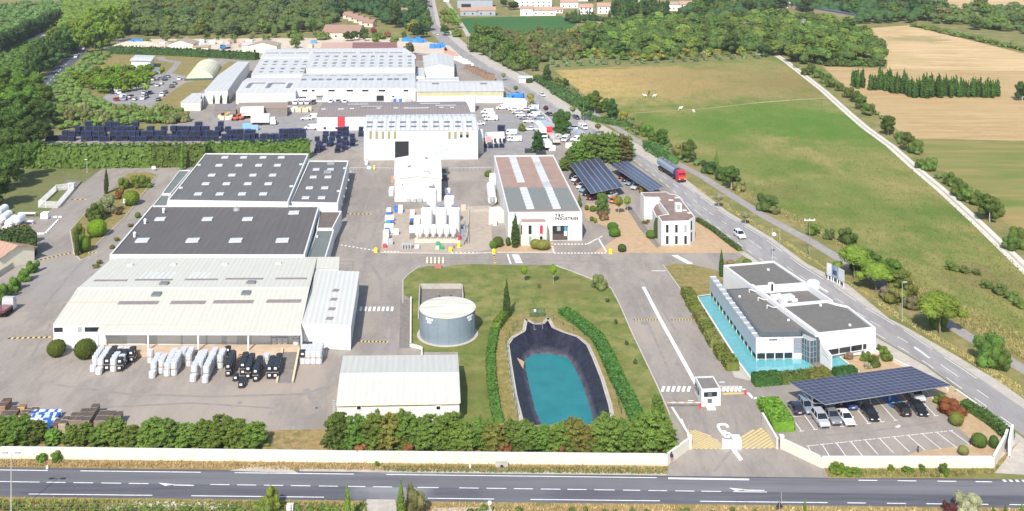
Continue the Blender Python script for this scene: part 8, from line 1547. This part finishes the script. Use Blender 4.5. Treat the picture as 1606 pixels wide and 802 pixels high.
for x0,y0,x1,y1,lab in ((1297,439,1304,441.5,'pale hoarding panel beside the pines, left of three'),(1305,442,1314,446,'blue and white hoarding panel beside the pines, centre of three'),(1315,447,1324,452,'pale hoarding panel beside the pines, right of three')):
 a_,b_ = P(x0,y0),P(x1,y1);t = thing('hoarding',lab,'hoarding',a_,'hoardings by the pines');u = (b_-a_)/2;z = Vector((0,0,1));c = (a_+b_)/2
 part('board',MB().obox(c+z*2.5,u,Vector((.06,.03,0)),z*1.35),mat('hoarding_pale',(.55,.58,.60),.5,.12,.5) if 'pale' in lab else mat('hoarding_blue',(.22,.28,.36),.5,.5,.8),t)
 if 'blue' in lab:part('blue_print',MB().obox(c+z*2.3-Vector((.08,.05,0)),u*.7,Vector((.03,.02,0)),z*.5),mat('hoarding_navy',(.05,.07,.12),.5),t)
 for q in (a_.lerp(b_,.15),a_.lerp(b_,.85)):part('leg',MB().box((q.x+.1,q.y+.06,.75),(.16,.16,1.5)),m_wht,t)
def posts(pts,n,h,label,rails=(.5,1.0),m=None,r=.05,pic=0,name='fence'):
 ps = [P(*p) for p in pts];m = m or m_gutter;t = thing(name,label,'fence',ps[0]);rl = MB();L = [(b-a).length for a,b in zip(ps,ps[1:])];tot = sum(L);pm = MB()
 for i in range(n):
  d = tot*i/(n-1);k = 0
  while k < len(L)-1 and d > L[k]:d -= L[k];k += 1
  q = ps[k].lerp(ps[k+1],min(1,d/L[k]));part('post',MB().tube(q-Vector((0,0,.05)),q+Vector((0,0,h)),r,6),m,t)
 for a,b in zip(ps,ps[1:]):
  for f in rails:rl.tube(a+Vector((0,0,h*f)),b+Vector((0,0,h*f)),r*.45,5)
  if pic:
   k = int((b-a).length/pic)
   for i in range(k):q = a.lerp(b,(i+.5)/k);rl.box((q.x,q.y,h*.5),(.12,.05,h*.95),math.atan2((b-a).y,(b-a).x))
 part('rails',rl,m,t);return t
posts([(60,326),(88,300),(116,297),(90,327),(60,326)],22,1.9,'white picket fence around the dry grass plot by the bend',m=m_wht,pic=.3);q = [P(96,296),P(119,296),P(128,286),P(104,284)]
kp = thing('manhole_slab','grey concrete slab with a pale hatch behind the picket fence','slab',P(112,291));part('slab',MB().prism([v.to_2d() for v in q],0,.35),g_slab,kp);p = P(112,290);part('hatch',MB().box((p.x,p.y,.45),(2.0,1.2,.2)),mat('pale_hatch',(.55,.62,.52),.6),kp)
posts([(-20,806),(150,804),(300,803),(480,806)],22,1.25,'rusty wire fence along the bottom left verge',(.3,.6,.95),mat('rusty_post',(.22,.16,.11),.9),.04)
posts([(811,512),(803,523),(793,540),(797,570),(805,620),(812,655)],14,1.3,'green wire fence along the left bank of the pond',(.5,1),mat('fence_green',(.03,.14,.07),.6),.05);posts([(868,503),(890,515),(925,532),(946,555),(960,600),(974,650)],14,1.3,'green wire fence along the right bank of the pond',(.5,1),mat('fence_green',(.03,.14,.07),.6),.05)
posts([(831,497.5),(854,497)],3,1.7,'green gate in the fence above the pond inlet',(.1,.5,1),mat('fence_green',(.03,.14,.07),.6),.07,.35,'pond_gate')
p = P(839,497);solo('gate_notice',MB().box((p.x,p.y-.15,1.35),(.45,.04,.4)),m_wht,'small white notice on the green gate above the pond','notice')
inl = thing('pond_inlet','concrete inlet frame at the head of the black-lined pond','inlet',P(844,512));c = P(844,514,-.6);mb = MB()
for dx in (-.85,.85):mb.box((c.x+dx,c.y,-.55),(.16,1.8,.9))
mb.box((c.x,c.y-.9,-.75),(1.8,.16,.5));part('frame',mb,mat('dark_concrete',(.16,.16,.18),.8),inl);part('pipe',MB().tube((c.x-.3,c.y+.8,-.3),(c.x+.2,c.y-.6,-.6),.16),m_gutter,inl)
fl = P(816,572,-2.2);solo('liner_fold',MB().add([(fl.x-1.3,fl.y+1.6,-1.3),(fl.x+.8,fl.y+1.0,-2.2),(fl.x+.5,fl.y-1.8,-2.35),(fl.x-1.3,fl.y+1.6,-1.22),(fl.x+.8,fl.y+1.0,-2.1),(fl.x+.5,fl.y-1.8,-2.25)],((3,5,4),(0,1,2),(0,3,4,1),(1,4,5,2),(2,5,3,0))),g_tan,'tan flap of loose liner on the left bank of the pond','liner flap')
for i,(x,y,yt,L_) in enumerate(((14,362,340,4),(25,359,337,4),(2,356,338,5),(-4,346,330,5))):
 k = CAM_H/(y+HZ);r_ = 1.1;c = P(x,y);t = thing('pressure_vessel',f'white domed pressure vessel on cradles above the dark hedge, {("second", "first", "third", "fourth")[i]} from the right','tank',c,'white pressure vessels');a_ = Vector((c.x,c.y,1.9));u = DV;mb = MB()
 mb.tube(a_,a_+u*L_,r_,18);mb.rev((a_.x,a_.y,a_.z-r_),[(.01,.0),(r_*.7,r_*.3),(r_,r_),(r_*.7,r_*1.7),(.01,r_*2)],16);part('body',mb,siw,t)
 for f in (.2,.8):q = a_+u*L_*f;part('cradle',MB().box((q.x,q.y,.4),(2.0,.4,.8),R(5)),m_conc,t)
boxy(11,369,1.9,1.6,2.2,WH,'white plant box in front of the pressure vessels','plant_box','cabinet');boxy(71,343,1.9,1.6,1.6,WH,'white cabinet at the corner of the tank yard','cabinet','cabinet')
for (x0,y0,x1,y1,lab) in ((28,352.5,53,351,'white pipe bench across the tank yard'),(28,340,57,338,'low pale wall at the back of the tank yard')):
 a_,b_ = P(x0,y0),P(x1,y1);d = b_-a_;c = (a_+b_)/2;solo('pipe_bench',MB().box((c.x,c.y,.8),(d.length,.9,.25)).box((a_.x+.2,a_.y,.35),(.2,.7,.7)).box((b_.x-.2,b_.y,.35),(.2,.7,.7)),m_wht,lab,'bench')
mk3 = MB()
for (x0,y0,x1,y1,n) in ((76,341,98,341,3),(92,345,72,366,8),(70,367,44,368,4)):
 for i in range(n):p = P(x0+(x1-x0)*(i+.5)/n,y0+(y1-y0)*(i+.5)/n);mk3.box((p.x,p.y,.14),(.9,.45,.34),math.atan2((P(x1,y1)-P(x0,y0)).y,(P(x1,y1)-P(x0,y0)).x))
 for i in range(n):pass
for i,(x0,y0,x1,y1,n) in enumerate(((76,341,98,341,3),(92,345,72,366,8),(70,367,44,368,4))):
 for j in range(n):
  p = P(x0+(x1-x0)*(j+.5)/n,y0+(y1-y0)*(j+.5)/n);mb = MB().box((p.x,p.y,.14),(.95,.42,.34),math.atan2((P(x1,y1)-P(x0,y0)).y,(P(x1,y1)-P(x0,y0)).x));solo('kerb_block',mb,m_wht,f'white kerb block edging the tank yard, {nth(j)} along the {("rear", "diagonal", "front")[i]} side','kerb block',group='white kerb blocks of the tank yard')
yw = posts([(-5,437),(28,415)],3,1.4,'cream garden wall beside the small tiled outbuilding',(.5,),wm_,.1,.14,'garden_wall')
def crates_blue(x0,x1,y,n,label,h=2.0,col=(.03,.22,.62)):
 for i in range(n):boxy(x0+(x1-x0)*(i+.5)/n,y+rnd.uniform(-1.5,1.5),3.2,2.6,h*rnd.uniform(.7,1.3),tuple(c*rnd.uniform(.8,1.3) for c in col),f'{label}, {nth(i)} from the left','blue_crate_block','crate block',label.split(',')[0]+' group',rz=rnd.uniform(-.3,.3))
crates_blue(632,666,66,8,'blue plastic crate block beside the olive tree in the sand lot');crates_blue(676,696,75,5,'blue plastic crate block by the side road in the sand lot');crates_blue(202,226,66,4,'blue crate block on the sand heap',1.6);crates_blue(796,818,156,5,'blue and dark crate block behind the white store front',1.8);crates_blue(382,404,203,2,'pale blue skip in front of the white box lorry',1.3,(.20,.42,.62));crates_blue(466,475,82,2,'grey bale beside the cream barn',1.8,(.4,.42,.45))
for i in range(12):t_ = i/11;crate_stack(734+t_*34+(i % 2)*3,109+t_*17+(i % 2),3.4,3.0,rnd.uniform(2,3.2),mat('orange_brown_timber',(.42,.25,.16),.85) if i % 3 else wood,f'reddish timber stack along the side road, {nth(i)} from the far end','timber stacks along the side road')
for i in range(6):boxy(716+i*4.5,93+i*2.2,2.8,2.4,rnd.uniform(1.2,2.2),WH,f'white wrapped bale above the reddish timber stacks, {nth(i)} from the far end','white_bale','bale','white bales above the timber')
for i in range(5):boxy(700+i*3.4,82+i*1.6,3,2.5,1.3,(.50,.27,.21),f'pink rubble bag heap at the roadside, {nth(i)} from the far end','rubble_heap','heap','rubble at the roadside')
crate_stack(657,95,4,3,2.4,wood,'brown pallet stack left of the tall gabled hall')
for i in range(26):x = 250+rnd.uniform(0,250);boxy(x,74+rnd.uniform(-6,3)-(x > 300)*2,rnd.uniform(2,4.5),rnd.uniform(2,3.5),rnd.uniform(.8,2.2),rnd.choice(((.55,.42,.32),(.40,.40,.40),(.60,.55,.48),(.10,.28,.5),(.62,.5,.38),(.3,.22,.17),WH)),'small pile of building materials in the sand lot','material_pile','pile','material piles in the sand lot',rz=rnd.uniform(-.5,.5))
for i in range(9):boxy(343+i*2.8,183+(i % 3)*2.5,1.8,1.4,1.1,rnd.choice(((.7,.3,.25),WH,(.7,.6,.45),(.65,.66,.68))),f'small heap of pallets and bags left of the orange loaders, {nth(i)} of nine','pallet_heap','heap','heaps left of the orange loaders')
for i in range(7):boxy(452+i*5.4,174+(i % 2)*2,2.4,1.8,1.5,rnd.choice(((.72,.58,.38),(.40,.42,.20),(.7,.68,.62))),f'mixed crate right of the open-fronted store, {nth(i)} from the left','mixed_crate','crate','crates right of the open store')
for i in range(9):boxy(606+i*4.6,160,1.5,1.3,1.2,rnd.choice((WH,BL,(.6,.4,.36),GY)),f'small load before the factory wall behind the brown roof, {nth(i)} from the left','small_load','load','loads behind the brown roof')
for i,(x,y,c) in enumerate(((885,211,GY),(893,212,(.55,.56,.55)),(902,209,GY),(909,211,(.3,.36,.42)),(881,209,WH),(899,214,(.25,.27,.29)),(866,236,(.7,.68,.6)),(892,232,(.74,.72,.62)))):boxy(x,y,2.4,1.6,1.5,c,f'scrap and parts pile in the yard behind the conifer clump, {nth(i)} of eight','parts_pile','pile','parts piles behind the conifer clump')
for i,(x,y) in enumerate(((828,240),(846,243),(851,243.5))):boxy(x,y,2.2,1.6,1.3,(.03,.03,.035),f'black bin at the back edge of the lettered factory, {nth(i)} from the left','black_bin','bin','black bins behind the lettered factory')
for x,y,lab in ((1440,710,'short dark bollard light at the front bed of the car park'),(1522,697.5,'short dark bollard light at the right end of the bays'),(1204,661,'dark keypad post inside the gate wall, farther one'),(1209,674,'dark keypad post inside the gate wall, nearer one')):
 p = P(x,y);t = thing('bollard_light',lab,'bollard light',p);part('post',MB().rev(p,[(.09,0),(.09,.8)],8),trim,t);part('cap',MB().rev((p.x,p.y,.8),[(.13,0),(.13,.12),(.05,.18)],8),trim,t)
for x,y,lab in ((737,733.5,'whitish marker stone on the verge below the front wall'),(74,735,'tiny white reflector post beside the front road')):p = P(x,y);solo('marker_stone',MB().rev(p,[(.2,0),(.16,.35),(.05,.45)],8),m_wht,lab,'marker')
cu = P(787,733);t = thing('culvert','small concrete culvert mouth in the front verge','culvert',cu);part('headwall',MB().box((cu.x,cu.y,.3),(1.9,.5,.9)),m_conc,t);part('mouth',MB().tube((cu.x,cu.y-.28,.25),(cu.x,cu.y-.1,.25),.25,12),m_black,t)
p = P(455,803);t = thing('utility_box','white meter box on the near verge','utility box',p);part('body',MB().box((p.x,p.y,.55),(.9,.5,1.1)),m_wht,t);part('door',MB().box((p.x,p.y-.26,.6),(.7,.03,.8)),mat('box_door',(.7,.7,.7),.5),t)
def animal(x,y,rz,col,label):
 p = P(x,y);me = bpy.data.meshes.new('body');V = [(0,0,1.15),(.55,0,1.15),(1.0,0,1.35),(1.35,0,.75 if rnd.random() < .6 else 1.7),(1.6,0,.45),(-.75,0,1.2),(-1.0,0,.7),(.6,.2,.75),(.62,.2,.38),(.62,.2,.02),(.6,-.2,.75),(.58,-.2,.38),(.58,-.2,.02),(-.7,.2,.8),(-.82,.2,.4),(-.78,.2,.02),(-.7,-.2,.8),(-.78,-.2,.4),(-.74,-.2,.02)]
 E = [(0,1),(1,2),(2,3),(3,4),(0,5),(5,6),(1,7),(7,8),(8,9),(1,10),(10,11),(11,12),(5,13),(13,14),(14,15),(5,16),(16,17),(17,18)]
 if V[3][2] > 1:V[4] = (1.65,0,1.6)
 me.from_pydata(V,E,[]);o = bpy.data.objects.new('grazing_horse',me);COL.objects.link(o);rad = [.42,.4,.26,.17,.12,.38,.05,.17,.09,.08,.17,.09,.08,.18,.09,.08,.18,.09,.08]
 md = o.modifiers.new('skin','SKIN');
 for i,r_ in enumerate(rad):me.skin_vertices[0].data[i].radius = (r_,r_)
 me.skin_vertices[0].data[0].use_root = True;sb = o.modifiers.new('sub','SUBSURF');sb.levels = sb.render_levels = 1
 me.materials.append(paintmat('animal_coat',.8,0,0) if 'animal_coat' not in MATS else MATS['animal_coat']);o.color = rgb(col);o.location = p;o.scale = (.82,)*3;o.rotation_euler = (0,0,rz);return tag(o,label,'horse','animals grazing in the meadow')
for x,y,rz,c,lab in ((1012,152.5,3.0,(.78,.75,.68),'white grazing animal left of a close pair in the meadow'),(1026,153,.2,(.8,.77,.7),'white grazing animal right of a close pair in the meadow'),(1017.5,148,1.2,(.10,.085,.07),'dark animal behind the close white pair in the meadow'),(1067,172.5,.1,(.78,.75,.68),'white animal grazing alone nearer in the meadow'),(1088,177,1.9,(.75,.72,.65),'small white animal on the trail right of the lone one')):animal(x,y,rz,c,lab)
def person(x,y,rz,label):
 p = P(x,y);me = bpy.data.meshes.new('person');V = [(0,0,.92),(0,.01,1.12),(0,.02,1.36),(0,.03,1.48),(0,.05,1.60),(0,.05,1.70),(.1,0,.88),(.11,.16,.50),(.11,.06,.08),(.11,.2,.03),(-.1,0,.88),(-.1,-.04,.48),(-.1,-.28,.12),(-.1,-.18,.03),(.2,.02,1.40),(.26,-.06,1.12),(.25,.06,.88),(-.2,.02,1.40),(-.27,.06,1.12),(-.25,.22,.95)]
 E = [(0,1),(1,2),(2,3),(3,4),(4,5),(0,6),(6,7),(7,8),(8,9),(0,10),(10,11),(11,12),(12,13),(2,14),(14,15),(15,16),(2,17),(17,18),(18,19)]
 me.from_pydata(V,E,[]);o = bpy.data.objects.new('person',me);COL.objects.link(o);o.modifiers.new('skin','SKIN');rad = [.15,.13,.16,.06,.095,.08,.1,.065,.045,.04,.1,.065,.045,.04,.06,.045,.035,.06,.045,.035]
 for i,r_ in enumerate(rad):me.skin_vertices[0].data[i].radius = (r_,r_*.85)
 me.skin_vertices[0].data[0].use_root = True;sb = o.modifiers.new('sub','SUBSURF');sb.levels = sb.render_levels = 2
 me.materials.append(mat('skin',(.45,.28,.2),.6));o.location = p;o.rotation_euler = (0,0,rz);tag(o,label,'person');ORG[o.name] = Vector()
 sh = MB();sh.rev((0,.02,.95),[(.19,0),(.2,.2),(.235,.42),(.19,.52),(.08,.56)],14,0,1,.72)
 for s in (-1,1):sh.tube((s*.2,.02,1.42),(s*.27,-.06*s,1.12),.078,8)
 part('jacket',sh,mat('dark_jacket',(.03,.03,.04),.8),o);tr = MB();tr.tube((.1,0,.97),(.11,.16,.5),.115,8,0,.085).tube((.11,.16,.5),(.11,.07,.12),.085,8,0,.06).tube((-.1,0,.97),(-.1,-.04,.48),.115,8,0,.085).tube((-.1,-.04,.48),(-.1,-.26,.16),.085,8,0,.06);part('trousers',tr,mat('pinkish_trousers',(.42,.25,.25),.8),o)
 hr_ = MB();hr_.rev((0,.03,1.58),[(.1,0),(.115,.08),(.1,.16),(.03,.2)],12);part('hair',hr_,mat('dark_hair',(.03,.022,.018),.8),o);part('bag',MB().box((-.3,.15,.78),(.1,.3,.32)),m_wht,o)
 return o
person(1053,727.5,head((1053,727),(1062,712)),'person in a dark jacket walking past the end of the long front wall')
for i,x in enumerate((1010,1013.5)):pass
for o in list(SC.objects):
 if o.get('label') == '-':bpy.data.objects.remove(o)
hz = MB().box((0,4300,43),(9200,9400,94));hm = bpy.data.materials.new('haze');hm.use_nodes = True;nt = hm.node_tree;nt.nodes.remove(nt.nodes['Principled BSDF']);pv_ = nt.nodes.new('ShaderNodeVolumePrincipled');pv_.inputs['Color'].default_value = (.86,.91,1,1);pv_.inputs['Density'].default_value = .0001;pv_.inputs['Anisotropy'].default_value = .2
nt.links.new(pv_.outputs[0],nt.nodes['Material Output'].inputs['Volume']);structure('haze',hz,hm,'stuff')
